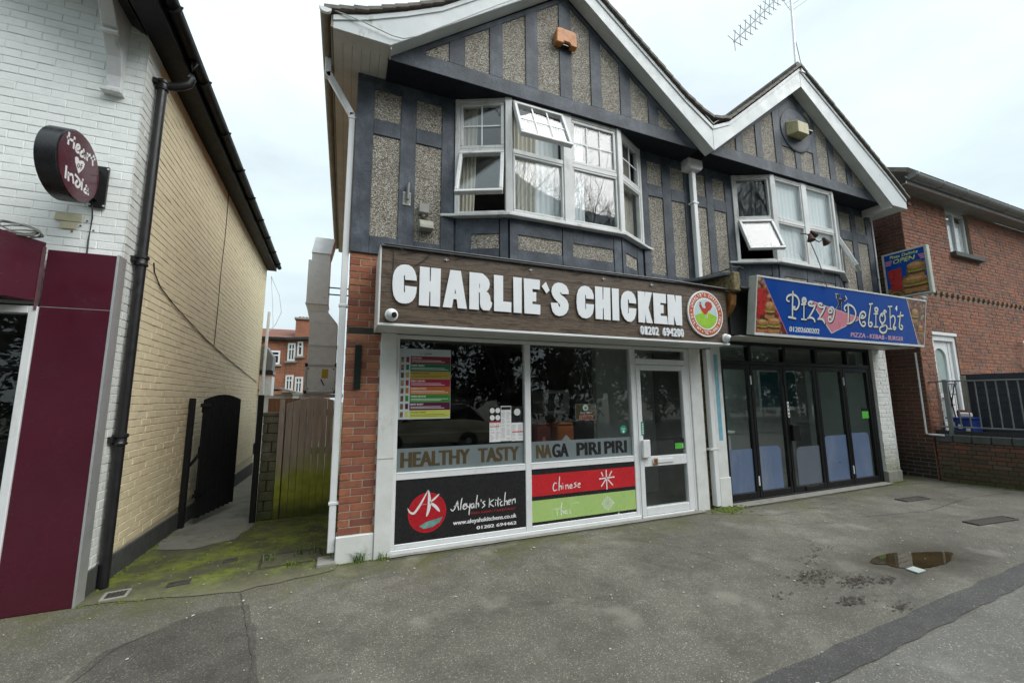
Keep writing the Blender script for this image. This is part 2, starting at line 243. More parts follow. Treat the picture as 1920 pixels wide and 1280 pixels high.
HEART_POLY=[(-0.435,3.544),(-0.417,3.561),(-0.395,3.564),(-0.377,3.545),(-0.354,3.564),(-0.323,3.573),(-0.303,3.558),(-0.31,3.52),(-0.338,3.476),(-0.367,3.441),(-0.391,3.47),(-0.422,3.505)]
HEART_OF=[[(-0.393,3.498),(-0.384,3.518),(-0.369,3.511),(-0.374,3.491),(-0.389,3.488),(-0.393,3.498)],[(-0.334,3.54),(-0.349,3.523),(-0.345,3.489)],[(-0.359,3.508),(-0.333,3.517)]]
ROOSTER=[(4.395,2.822),(4.435,2.845),(4.441,2.82),(4.463,2.79),(4.503,2.78),(4.527,2.814),(4.535,2.846),(4.569,2.859),(4.602,2.849),(4.602,2.807),(4.577,2.767),(4.54,2.726),(4.507,2.695),(4.479,2.702),(4.449,2.732),(4.42,2.78),(4.406,2.804)]
# ------------------------------------------------------------------ materials
MAT = {}
def newmat(name):
    m = bpy.data.materials.new(name); m.use_nodes = True; nt = m.node_tree; nt.nodes.clear()
    o = nt.nodes.new('ShaderNodeOutputMaterial'); b = nt.nodes.new('ShaderNodeBsdfPrincipled'); nt.links.new(b.outputs[0], o.inputs[0])
    MAT[name] = m
    return m, nt, b, o
class G:                                                     # tiny node-graph helper
    def __init__(s, nt): s.nt = nt; s.pos = None
    def n(s, t, **k):
        x = s.nt.nodes.new('ShaderNode' + t)
        for a, b in k.items(): setattr(x, a, b)
        return x
    def l(s, a, b): s.nt.links.new(a, b)
    def P(s):
        if s.pos is None: s.pos = s.n('NewGeometry').outputs['Position']
        return s.pos
    def scaled(s, sx, sy, sz):
        m = s.n('Mapping'); m.inputs['Scale'].default_value = (sx, sy, sz); s.l(s.P(), m.inputs[0]); return m.outputs[0]
    def noise(s, scale, detail=5, rough=0.55, vec=None, dist=0.0):
        x = s.n('TexNoise'); x.inputs['Scale'].default_value = scale; x.inputs['Detail'].default_value = detail
        x.inputs['Roughness'].default_value = rough; x.inputs['Distortion'].default_value = dist
        s.l(vec or s.P(), x.inputs['Vector']); return x.outputs[0]
    def voro(s, scale, feature='F1', vec=None, out='Distance'):
        x = s.n('TexVoronoi', feature=feature); x.inputs['Scale'].default_value = scale; s.l(vec or s.P(), x.inputs['Vector']); return x.outputs[out]
    def ramp(s, f, *st):
        r = s.n('ValToRGB'); e = r.color_ramp.elements
        while len(e) < len(st): e.new(0.5)
        for el, (p, c) in zip(e, st): el.position = p; el.color = (*c, 1) if len(c) == 3 else c
        s.l(f, r.inputs[0]); return r.outputs[0]
    def mix(s, f, a, b, mode='MIX'):
        m = s.n('Mix', data_type='RGBA', blend_type=mode)
        for inp, val in ((m.inputs['Factor'], f), (m.inputs[6], a), (m.inputs[7], b)):
            if isinstance(val, (int, float)): inp.default_value = val
            elif isinstance(val, tuple): inp.default_value = (*val, 1)
            else: s.l(val, inp)
        return m.outputs[2]
    def math(s, op, a, b=0.0, c=None):
        m = s.n('Math', operation=op)
        for i, val in enumerate((a, b) if c is None else (a, b, c)):
            if isinstance(val, (int, float)): m.inputs[i].default_value = val
            else: s.l(val, m.inputs[i])
        return m.outputs[0]
    def maprange(s, f, a, b, c=0.0, d=1.0):
        m = s.n('MapRange'); m.inputs[1].default_value = a; m.inputs[2].default_value = b; m.inputs[3].default_value = c; m.inputs[4].default_value = d
        s.l(f, m.inputs[0]); return m.outputs[0]
    def bump(s, h, strength, dist, b, prev=None):
        x = s.n('Bump'); x.inputs['Strength'].default_value = strength; x.inputs['Distance'].default_value = dist
        s.l(h, x.inputs['Height'])
        if prev: s.l(prev, x.inputs['Normal'])
        if b: s.l(x.outputs[0], b.inputs['Normal'])
        return x.outputs[0]
    def xyz(s):
        x = s.n('SeparateXYZ'); s.l(s.P(), x.inputs[0]); return x.outputs
    def rnd(s):                                              # random per piece, for single and for joined pieces
        g = s.n('NewGeometry'); o = s.n('ObjectInfo')
        return s.math('FRACT', s.math('ADD', g.outputs['Random Per Island'], o.outputs['Random']))
def simple(name, c1, c2=None, rough=0.55, scale=6.0, bump=0.0, bscale=60.0, metal=0.0, spec=0.5, lo=0.35, hi=0.7, vec=None, detail=6, dirt=None):
    m, nt, b, o = newmat(name); g = G(nt)
    v = g.scaled(*vec) if vec else None
    col = g.ramp(g.noise(scale, detail, 0.6, v), (lo, c1), (hi, c2 or tuple(x*0.8 for x in c1)))
    if dirt:
        dc, ds, dl, dh = dirt
        col = g.mix(g.maprange(g.noise(ds, 7, 0.7, g.scaled(1, 1, 0.35)), dl, dh), col, dc)
    g.l(col, b.inputs['Base Color'])
    rr = g.maprange(g.noise(scale*2.3, 4), 0.3, 0.7, max(0.02, rough-0.08), min(1, rough+0.1)); g.l(rr, b.inputs['Roughness'])
    b.inputs['Metallic'].default_value = metal; b.inputs['Specular IOR Level'].default_value = spec
    if bump: g.bump(g.noise(bscale, 5, 0.6, v), bump, 0.004, b)
    return m
# painted / plain stuff
simple('upvc', (0.80, 0.81, 0.82), (0.72, 0.74, 0.74), 0.32, 3.0, 0.05, 30, dirt=((0.42, 0.43, 0.37), 2.2, 0.62, 0.85))
simple('upvc_old', (0.72, 0.73, 0.73), (0.58, 0.59, 0.57), 0.42, 4.0, 0.08, 30, dirt=((0.25, 0.24, 0.19), 5.0, 0.56, 0.80))
simple('barge_white', (0.66, 0.69, 0.70), (0.56, 0.60, 0.60), 0.45, 3.0, 0.10, 25, dirt=((0.22, 0.24, 0.17), 7.0, 0.60, 0.82))
simple('white_render', (0.76, 0.77, 0.76), (0.64, 0.65, 0.62), 0.6, 5.0, 0.35, 70, dirt=((0.30, 0.30, 0.24), 6.0, 0.60, 0.85))
simple('sign_white', (0.84, 0.86, 0.88), (0.80, 0.82, 0.85), 0.35, 6.0)
simple('print_white', (0.80, 0.80, 0.80), (0.76, 0.76, 0.76), 0.4, 6.0)
simple('print_black', (0.012, 0.012, 0.014), (0.018, 0.018, 0.02), 0.28, 8.0)
simple('door_black', (0.005, 0.005, 0.006), (0.009, 0.009, 0.010), 0.45, 9.0, 0.1, 60, spec=0.25)
simple('black_paint', (0.008, 0.008, 0.009), (0.015, 0.015, 0.016), 0.40, 9.0, 0.15, 60)
simple('black_wood', (0.009, 0.009, 0.010), (0.016, 0.017, 0.016), 0.75, 12.0, 0.4, 60, vec=(6, 6, 0.5), spec=0.2)
simple('vent_beige', (0.40, 0.39, 0.33), (0.32, 0.31, 0.26), 0.55, 12.0, 0.15, 60, dirt=((0.16, 0.16, 0.12), 9.0, 0.55, 0.8))
simple('soffit_grey', (0.60, 0.585, 0.555), (0.48, 0.465, 0.44), 0.5, 4.0, 0.1, 40)
simple('soffit_white', (0.62, 0.65, 0.64), (0.52, 0.55, 0.53), 0.45, 4.0)
simple('gutter_brown', (0.20, 0.17, 0.13), (0.27, 0.24, 0.20), 0.5, 6.0, 0.1, 40)
simple('maroon', (0.080, 0.010, 0.024), (0.068, 0.009, 0.020), 0.24, 2.0, 0.02, 3, dirt=((0.12, 0.045, 0.05), 7.0, 0.62, 0.85))
simple('alu', (0.62, 0.63, 0.64), (0.55, 0.56, 0.57), 0.35, 8.0, metal=0.6)
simple('steel', (0.90, 0.92, 0.93), (0.80, 0.82, 0.83), 0.34, 7.0, 0.1, 90, metal=0.3)
simple('galv', (0.84, 0.86, 0.87), (0.72, 0.74, 0.75), 0.38, 9.0, 0.12, 60, metal=0.3)
simple('grey_metal', (0.16, 0.17, 0.17), (0.22, 0.23, 0.22), 0.5, 10.0, 0.1, 60, metal=0.3)
simple('curtain', (0.62, 0.58, 0.49), (0.50, 0.47, 0.40), 0.85, 7.0, 0.2, 60, vec=(5, 5, 0.6))
simple('blind', (0.86, 0.89, 0.90), (0.80, 0.84, 0.86), 0.7, 4.0, vec=(3, 3, 0.4))
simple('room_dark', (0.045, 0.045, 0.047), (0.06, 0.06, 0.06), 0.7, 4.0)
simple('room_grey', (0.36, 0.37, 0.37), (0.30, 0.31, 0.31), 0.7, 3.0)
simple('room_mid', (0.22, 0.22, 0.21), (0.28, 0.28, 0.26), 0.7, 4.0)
simple('room_pale', (0.62, 0.63, 0.61), (0.54, 0.55, 0.53), 0.7, 3.0)
simple('slate_tile', (0.13, 0.115, 0.10), (0.20, 0.18, 0.155), 0.75, 14.0, 0.5, 70)
simple('soffit_shade_navy', (0.010, 0.012, 0.018), (0.016, 0.019, 0.026), 0.7, 6.0, 0.3, 50, spec=0.2)  # shade under the gable overhang is put into this colour
simple('lead', (0.10, 0.11, 0.115), (0.16, 0.17, 0.175), 0.5, 12.0, 0.2, 40, metal=0.3)
simple('cable', (0.012, 0.012, 0.012), (0.02, 0.02, 0.02), 0.5, 30.0)
simple('cream_plastic', (0.50, 0.45, 0.24), (0.38, 0.34, 0.18), 0.5, 14.0, 0.15, 60, dirt=((0.12, 0.11, 0.06), 12.0, 0.55, 0.8))
simple('orange_plastic', (0.55, 0.20, 0.035), (0.40, 0.14, 0.03), 0.5, 12.0, 0.1, 60)
simple('grey_plastic', (0.34, 0.34, 0.31), (0.26, 0.26, 0.24), 0.5, 10.0, 0.1, 60)
simple('frost', (0.18, 0.215, 0.22), (0.15, 0.18, 0.185), 0.35, 2.0)
simple('vinyl_blue', (0.115, 0.165, 0.275), (0.095, 0.135, 0.23), 0.35, 1.6, dirt=((0.20, 0.23, 0.28), 3.0, 0.5, 0.8))
simple('vinyl_grey', (0.10, 0.12, 0.15), (0.12, 0.14, 0.17), 0.4, 2.0)
simple('teal_art', (0.02, 0.13, 0.18), (0.015, 0.09, 0.13), 0.35, 3.0)
simple('sky_blue_paint', (0.14, 0.38, 0.50), (0.22, 0.46, 0.55), 0.5, 9.0, dirt=((0.55, 0.6, 0.6), 9.0, 0.55, 0.7))
simple('print_red', (0.58, 0.020, 0.028), (0.50, 0.016, 0.024), 0.28, 4.0)
simple('print_green', (0.42, 0.60, 0.20), (0.38, 0.56, 0.18), 0.3, 4.0, dirt=((0.62, 0.72, 0.45), 5.0, 0.6, 0.85))
simple('logo_red', (0.50, 0.012, 0.024), (0.36, 0.010, 0.02), 0.28, 9.0)
simple('logo_teal', (0.20, 0.42, 0.38), (0.08, 0.17, 0.15), 0.3, 9.0)
simple('sign_blue', (0.0, 0.058, 0.33), (0.0, 0.050, 0.29), 0.35, 1.5, spec=0.2, dirt=((0.06, 0.13, 0.36), 4.0, 0.62, 0.85))
simple('sign_navy', (0.006, 0.008, 0.03), (0.008, 0.010, 0.035), 0.3, 3.0)
simple('sign_pink', (0.62, 0.22, 0.29), (0.58, 0.20, 0.26), 0.3, 3.0)
simple('sign_cream', (0.72, 0.74, 0.74), (0.62, 0.66, 0.60), 0.35, 12.0)
simple('sign_rose', (0.55, 0.24, 0.33), (0.68, 0.46, 0.55), 0.35, 20.0)
simple('sign_lime', (0.62, 0.68, 0.10), (0.55, 0.6, 0.08), 0.35, 12.0)
simple('sign_edge', (0.46, 0.48, 0.44), (0.36, 0.38, 0.33), 0.45, 6.0, 0.1, 50, dirt=((0.16, 0.17, 0.12), 8.0, 0.55, 0.85))
simple('badge_orange', (0.52, 0.12, 0.04), (0.44, 0.10, 0.035), 0.35, 9.0)
simple('badge_red', (0.50, 0.05, 0.03), (0.40, 0.04, 0.025), 0.35, 14.0)
simple('badge_green', (0.26, 0.50, 0.03), (0.34, 0.58, 0.05), 0.35, 9.0)
simple('badge_sky', (0.45, 0.60, 0.66), (0.62, 0.70, 0.66), 0.35, 9.0)
simple('cup_red', (0.42, 0.02, 0.018), (0.30, 0.012, 0.014), 0.3, 6.0)
simple('oak', (0.30, 0.13, 0.03), (0.16, 0.065, 0.018), 0.5, 8.0, 0.3, 50, vec=(4, 4, 0.8), dirt=((0.05, 0.03, 0.015), 9.0, 0.55, 0.8))
simple('rot_wood', (0.28, 0.22, 0.10), (0.05, 0.04, 0.03), 0.85, 22.0, 0.9, 60)
simple('concrete', (0.30, 0.29, 0.255), (0.22, 0.215, 0.19), 0.85, 9.0, 0.5, 120)
simple('plinth_black', (0.055, 0.058, 0.06), (0.085, 0.088, 0.085), 0.75, 9.0, 0.3, 80, dirt=((0.05, 0.065, 0.02), 5.0, 0.5, 0.75))
simple('green_metal', (0.004, 0.013, 0.010), (0.006, 0.017, 0.013), 0.5, 12.0, spec=0.3)
simple('blue_plastic', (0.02, 0.05, 0.26), (0.015, 0.04, 0.20), 0.4, 10.0)
simple('dark_board', (0.014, 0.017, 0.026), (0.022, 0.026, 0.036), 0.6, 14.0, 0.2, 50)
simple('sticker_green', (0.10, 0.50, 0.06), (0.09, 0.42, 0.05), 0.4, 9.0)
simple('sticker_teal', (0.02, 0.30, 0.20), (0.02, 0.26, 0.18), 0.4, 9.0)
simple('sign_pinkred', (0.50, 0.16, 0.13), (0.44, 0.13, 0.11), 0.4, 9.0)
simple('bag_orange', (0.42, 0.10, 0.015), (0.34, 0.08, 0.012), 0.6, 6.0)
simple('bag_red', (0.16, 0.02, 0.012), (0.12, 0.016, 0.01), 0.6, 6.0)
simple('card_tan', (0.30, 0.21, 0.11), (0.25, 0.17, 0.09), 0.7, 3.0)
simple('brass', (0.45, 0.24, 0.10), (0.35, 0.18, 0.08), 0.4, 20.0, metal=0.5)
simple('leaf_dark', (0.030, 0.042, 0.014), (0.05, 0.065, 0.02), 0.6, 3.0)
simple('bark', (0.055, 0.048, 0.04), (0.09, 0.08, 0.065), 0.9, 12.0, 0.5, 40)
simple('grass', (0.09, 0.16, 0.025), (0.14, 0.20, 0.04), 0.6, 20.0)
simple('litter', (0.60, 0.58, 0.52), (0.5, 0.48, 0.42), 0.7, 30.0)
simple('leaf_litter', (0.045, 0.030, 0.024), (0.08, 0.06, 0.045), 0.85, 30.0)
simple('ceramic', (0.55, 0.60, 0.58), (0.45, 0.50, 0.48), 0.3, 9.0)
simple('drain_iron', (0.03, 0.028, 0.025), (0.06, 0.05, 0.04), 0.7, 30.0, 0.3, 60)
simple('car_paint', (0.62, 0.54, 0.41), (0.60, 0.52, 0.39), 0.2, 2.0)
simple('tyre', (0.015, 0.015, 0.015), (0.02, 0.02, 0.02), 0.8, 10.0)
simple('dark_glass', (0.012, 0.014, 0.016), (0.014, 0.016, 0.018), 0.06, 2.0)
simple('burger', (0.30, 0.14, 0.05), (0.42, 0.28, 0.12), 0.35, 26.0, lo=0.4, hi=0.6)

def food(name, cs, scale):                                   # printed food photograph: mottled coloured cells
    m, nt, b, o = newmat(name); g = G(nt)
    wv = g.n('TexNoise'); wv.inputs['Scale'].default_value = 7.0; g.l(g.P(), wv.inputs['Vector'])
    ad = g.n('VectorMath', operation='MULTIPLY_ADD'); g.l(wv.outputs['Color'], ad.inputs[0]); ad.inputs[1].default_value = (0.10, 0.10, 0.10); g.l(g.P(), ad.inputs[2])
    v = g.n('TexVoronoi'); v.inputs['Scale'].default_value = scale; g.l(ad.outputs[0], v.inputs['Vector'])
    sc = g.n('SeparateColor'); g.l(v.outputs['Color'], sc.inputs[0]); n = len(cs)
    c = g.ramp(sc.outputs[0], *[(i/(n-1), c_) for i, c_ in enumerate(cs)])
    c = g.mix(g.maprange(v.outputs['Distance'], 0.25, 0.7, 0, 0.75), c, tuple(x*0.3 for x in cs[0]))
    c = g.mix(g.maprange(g.noise(24, 6, 0.7), 0.45, 0.7, 0, 0.5), c, cs[1]); g.l(c, b.inputs['Base Color']); b.inputs['Roughness'].default_value = 0.3
food('food_red', [(0.03,0.03,0.015), (0.30,0.015,0.012), (0.48,0.05,0.03), (0.45,0.22,0.07), (0.5,0.42,0.3), (0.42,0.03,0.05)], 13)
food('food_mix', [(0.03,0.05,0.015), (0.16,0.07,0.02), (0.34,0.20,0.07), (0.30,0.05,0.02), (0.5,0.40,0.24), (0.2,0.14,0.05)], 15)
food('food_veg', [(0.04,0.07,0.02), (0.25,0.03,0.03), (0.42,0.38,0.22), (0.36,0.06,0.05), (0.30,0.30,0.12)], 16)

def render_dark():
    m, nt, b, o = newmat('dark_render'); g = G(nt)
    a = g.noise(3.5, 8, 0.65); c = g.ramp(a, (0.34, (0.026, 0.033, 0.046)), (0.50, (0.052, 0.065, 0.084)), (0.64, (0.095, 0.115, 0.140)), (0.76, (0.14, 0.16, 0.185)))
    s = g.noise(6, 6, 0.7, g.scaled(3, 3, 0.25)); c = g.mix(g.maprange(s, 0.52, 0.75, 0, 0.6), c, (0.018, 0.021, 0.028)); s2 = g.noise(9, 7, 0.75, g.scaled(1, 1, 0.5)); c = g.mix(g.maprange(s2, 0.58, 0.75, 0, 0.45), c, (0.15, 0.165, 0.19))
    g.l(c, b.inputs['Base Color']); b.inputs['Roughness'].default_value = 0.62
    g.bump(g.noise(38, 7, 0.7), 0.6, 0.010, b)
render_dark()
def pebbledash():
    m, nt, b, o = newmat('pebbledash'); g = G(nt)
    v1 = g.n('TexVoronoi'); v1.inputs['Scale'].default_value = 100; g.l(g.P(), v1.inputs['Vector'])
    hsv = g.n('SeparateColor'); g.l(v1.outputs['Color'], hsv.inputs[0])
    c = g.ramp(hsv.outputs[0], (0.0, (0.12, 0.10, 0.08)), (0.25, (0.30, 0.26, 0.20)), (0.55, (0.48, 0.43, 0.35)), (0.80, (0.68, 0.64, 0.55)), (1.0, (0.92, 0.90, 0.84)))
    sh = g.maprange(v1.outputs['Distance'], 0.35, 0.85, 0, 0.8); c = g.mix(sh, c, (0.085, 0.076, 0.062))
    d = g.maprange(g.noise(3, 5, 0.6), 0.45, 0.75, 0, 0.35); c = g.mix(d, c, (0.10, 0.09, 0.075))
    g.l(c, b.inputs['Base Color']); b.inputs['Roughness'].default_value = 0.8
    h = g.math('SUBTRACT', 1.0, v1.outputs['Distance']); g.bump(h, 1.0, 0.012, b)
pebbledash()
def brickmat(name, cols, dark, rough=0.85, grime=None, bump=0.5):
    m, nt, b, o = newmat(name); g = G(nt)
    r = g.rnd(); n = len(cols)
    rp = g.n('ValToRGB'); rp.color_ramp.interpolation = 'LINEAR'; e = rp.color_ramp.elements
    while len(e) < n: e.new(0.5)
    for i, (el, c) in enumerate(zip(e, cols)): el.position = i/(n-1); el.color = (*c, 1)
    g.l(r, rp.inputs[0]); c = rp.outputs[0]
    c = g.mix(g.maprange(g.noise(22, 7, 0.7), 0.45, 0.78, 0, 0.75), c, dark)
    c = g.mix(g.maprange(g.noise(1.3, 4, 0.6), 0.50, 0.80, 0, 0.5), c, dark)
    if grime:
        gc, z0, z1 = grime; z = g.xyz()[2]
        f = g.maprange(g.math('ADD', z, g.math('MULTIPLY', g.noise(4, 6, 0.7), -0.9)), z0 - 0.45, z1 - 0.45, 0.95, 0.0); c = g.mix(f, c, gc)
    g.l(c, b.inputs['Base Color']); b.inputs['Roughness'].default_value = rough
    g.bump(g.noise(110, 5, 0.7), bump, 0.005, b)
brickmat('brick_red', [(0.28,0.085,0.045), (0.38,0.135,0.07), (0.21,0.07,0.048), (0.42,0.175,0.09), (0.30,0.105,0.058)], (0.13,0.055,0.038))
brickmat('brick_far', [(0.20,0.085,0.055), (0.36,0.135,0.07), (0.15,0.085,0.065), (0.30,0.115,0.07), (0.25,0.135,0.095), (0.33,0.11,0.06)], (0.10,0.055,0.04))
brickmat('brick_low', [(0.13,0.065,0.045), (0.20,0.075,0.045), (0.09,0.06,0.045), (0.16,0.10,0.07)], (0.05,0.04,0.03), grime=((0.040,0.048,0.016), -0.15, 0.75))
brickmat('brick_shaded', [(0.10,0.045,0.030), (0.15,0.055,0.035), (0.08,0.045,0.034)], (0.045,0.03,0.022), grime=((0.022,0.018,0.016), 0.35, 0.95))  # side wall's shade put into the brick colour, darker still towards the bottom
def painted(name, c1, c2, peel, peelc, green=None):
    m, nt, b, o = newmat(name); g = G(nt)
    c = g.mix(g.math('MULTIPLY', g.rnd(), 0.5), c1, c2)
    c = g.mix(g.maprange(g.noise(5, 8, 0.7), 0.48, 0.8, 0, 0.5), c, tuple(x*0.72 for x in c2))
    c = g.mix(g.maprange(g.noise(26, 8, 0.75), peel, peel+0.09), c, peelc)
    if green: c = g.mix(g.maprange(g.math('ADD', g.xyz()[2], g.math('MULTIPLY', g.noise(4, 6, 0.7), -0.8)), -0.35, 0.35, 0.9, 0), c, green)
    g.l(c, b.inputs['Base Color']); b.inputs['Roughness'].default_value = 0.6
    g.bump(g.noise(60, 6, 0.65), 0.45, 0.006, b)
painted('paint_white', (0.90,0.94,0.915), (0.87,0.905,0.88), 0.72, (0.30,0.29,0.26))
painted('paint_white_worn', (0.76,0.78,0.74), (0.62,0.63,0.59), 0.61, (0.16,0.15,0.13))
painted('paint_white_pillar', (0.72,0.73,0.72), (0.62,0.63,0.60), 0.66, (0.14,0.13,0.10), green=(0.16,0.17,0.05))
painted('paint_yellow', (0.86,0.75,0.505), (0.79,0.685,0.455), 0.74, (0.26,0.22,0.14))
simple('mortar_pale', (0.56, 0.50, 0.41), (0.44, 0.38, 0.30), 0.9, 20.0, 0.6, 90)
simple('mortar_brown', (0.26, 0.22, 0.165), (0.19, 0.16, 0.12), 0.9, 20.0, 0.6, 90)
simple('mortar_dark', (0.05, 0.042, 0.033), (0.035, 0.03, 0.02), 0.9, 20.0, 0.6, 90)
simple('mortar_white', (0.80, 0.83, 0.80), (0.68, 0.70, 0.67), 0.8, 20.0, 0.3, 90, dirt=((0.3, 0.29, 0.26), 22.0, 0.60, 0.8))
simple('mortar_yellow', (0.68, 0.60, 0.42), (0.58, 0.51, 0.35), 0.8, 20.0, 0.3, 90)
def farbrick():
    m, nt, b, o = newmat('brick_distant'); g = G(nt)
    t = g.n('TexBrick'); t.inputs['Scale'].default_value = 1.0; t.inputs['Brick Width'].default_value = 0.225; t.inputs['Row Height'].default_value = 0.075; t.inputs['Mortar Size'].default_value = 0.008
    t.inputs['Color1'].default_value = (0.36,0.11,0.05,1); t.inputs['Color2'].default_value = (0.24,0.07,0.04,1); t.inputs['Mortar'].default_value = (0.30,0.22,0.15,1)
    x = g.xyz(); cb = g.n('CombineXYZ'); g.l(g.math('ADD', x[0], x[1]), cb.inputs[0]); g.l(x[2], cb.inputs[1]); g.l(cb.outputs[0], t.inputs['Vector'])
    c = g.mix(g.maprange(g.noise(0.8, 6, 0.7), 0.4, 0.75, 0, 0.6), t.outputs['Color'], (0.14,0.07,0.045))
    g.l(c, b.inputs['Base Color']); b.inputs['Roughness'].default_value = 0.85
    g.bump(t.outputs['Fac'], -0.4, 0.008, b)
farbrick()
def planks():
    m, nt, b, o = newmat('sign_wood'); g = G(nt)
    r = g.rnd(); v = g.scaled(3.2, 8, 26)
    off = g.n('VectorMath', operation='ADD'); cb = g.n('CombineXYZ'); g.l(g.math('MULTIPLY', r, 40.0), cb.inputs[0]); g.l(v, off.inputs[0]); g.l(cb.outputs[0], off.inputs[1])
    a = g.noise(1.6, 8, 0.65, off.outputs[0], 1.2)
    c = g.ramp(a, (0.32, (0.022, 0.014, 0.009)), (0.45, (0.075, 0.050, 0.031)), (0.58, (0.135, 0.096, 0.063)), (0.70, (0.070, 0.046, 0.029)))
    f = g.noise(7, 6, 0.7, off.outputs[0], 2.0); c = g.mix(g.maprange(f, 0.56, 0.66, 0, 0.75), c, (0.022, 0.014, 0.009))
    g.l(c, b.inputs['Base Color']); b.inputs['Roughness'].default_value = 0.5
    g.bump(f, -0.35, 0.004, b)
planks()
def fencewood(name, base, grey, moss):
    m, nt, b, o = newmat(name); g = G(nt)
    r = g.rnd(); v = g.scaled(14, 14, 1.2)
    off = g.n('VectorMath', operation='ADD'); cb = g.n('CombineXYZ'); g.l(g.math('MULTIPLY', r, 30.0), cb.inputs[2]); g.l(v, off.inputs[0]); g.l(cb.outputs[0], off.inputs[1])
    a = g.noise(2.0, 8, 0.65, off.outputs[0], 0.8); c = g.ramp(a, (0.3, base), (0.7, grey))
    if moss:
        z = g.xyz(); zz = g.math('ADD', z[2], g.math('MULTIPLY', g.noise(3.5, 5, 0.6), -0.7)); zz = g.math('ADD', zz, g.math('MULTIPLY', z[0], -0.25))
        c = g.mix(g.maprange(zz, 0.22, 0.62, 0.92, 0.0), c, g.ramp(g.noise(9, 5), (0.35, (0.24, 0.27, 0.012)), (0.7, (0.38, 0.40, 0.03))))
        c = g.mix(g.maprange(g.math('ADD', z[2], g.math('MULTIPLY', g.noise(5, 5), -0.3)), -0.12, 0.1, 0.8, 0), c, (0.02, 0.025, 0.006))
    g.l(c, b.inputs['Base Color']); b.inputs['Roughness'].default_value = 0.85; g.bump(a, 0.4, 0.006, b)
fencewood('fence_wood', (0.27, 0.215, 0.175), (0.45, 0.38, 0.33), True)
fencewood('fence_brown', (0.12, 0.045, 0.02), (0.18, 0.07, 0.03), False)
def stonewall():
    m, nt, b, o = newmat('block_stone'); g = G(nt); z = g.xyz()[2]
    c = g.ramp(g.noise(7, 8, 0.7), (0.3, (0.08, 0.075, 0.05)), (0.7, (0.20, 0.18, 0.13)))
    c = g.mix(g.maprange(g.math('ADD', z, g.math('MULTIPLY', g.noise(5, 6, 0.7), -0.9)), -0.5, 0.35, 0.9, 0.1), c, (0.045, 0.062, 0.014))
    g.l(c, b.inputs['Base Color']); b.inputs['Roughness'].default_value = 0.9; g.bump(g.noise(40, 6, 0.7), 0.7, 0.01, b)
stonewall()
def glassmat(name, tint=(1, 1, 1), f0=0.045, rough=0.0):
    m = bpy.data.materials.new(name); m.use_nodes = True; nt = m.node_tree; nt.nodes.clear(); g = G(nt); MAT[name] = m
    o = g.n('OutputMaterial'); tr = g.n('BsdfTransparent'); tr.inputs[0].default_value = (*tint, 1); gl = g.n('BsdfGlossy'); gl.inputs['Roughness'].default_value = rough
    lw = g.n('LayerWeight'); lw.inputs[0].default_value = 0.5; mx = g.n('MixShader')
    fr = g.math('ADD', f0, g.math('MULTIPLY', 1.0 - f0, g.math('POWER', lw.outputs['Facing'], 5.0)))
    bp = g.bump(g.noise(1.6, 2, 0.4), 0.02, 0.05, None); g.l(bp, gl.inputs['Normal'])
    smear = g.maprange(g.noise(2.2, 6, 0.7, g.scaled(1, 1, 2.5)), 0.5, 0.8, 0.0, 0.02); df = g.n('BsdfDiffuse'); df.inputs[0].default_value = (0.6, 0.6, 0.58, 1); m2 = g.n('MixShader')
    g.l(fr, mx.inputs[0]); g.l(tr.outputs[0], mx.inputs[1]); g.l(gl.outputs[0], mx.inputs[2])
    g.l(smear, m2.inputs[0]); g.l(mx.outputs[0], m2.inputs[1]); g.l(df.outputs[0], m2.inputs[2]); g.l(m2.outputs[0], o.inputs[0])
glassmat('glass', (0.92, 0.95, 0.94))
glassmat('double_glazing', (0.97, 0.985, 0.985), 0.085)
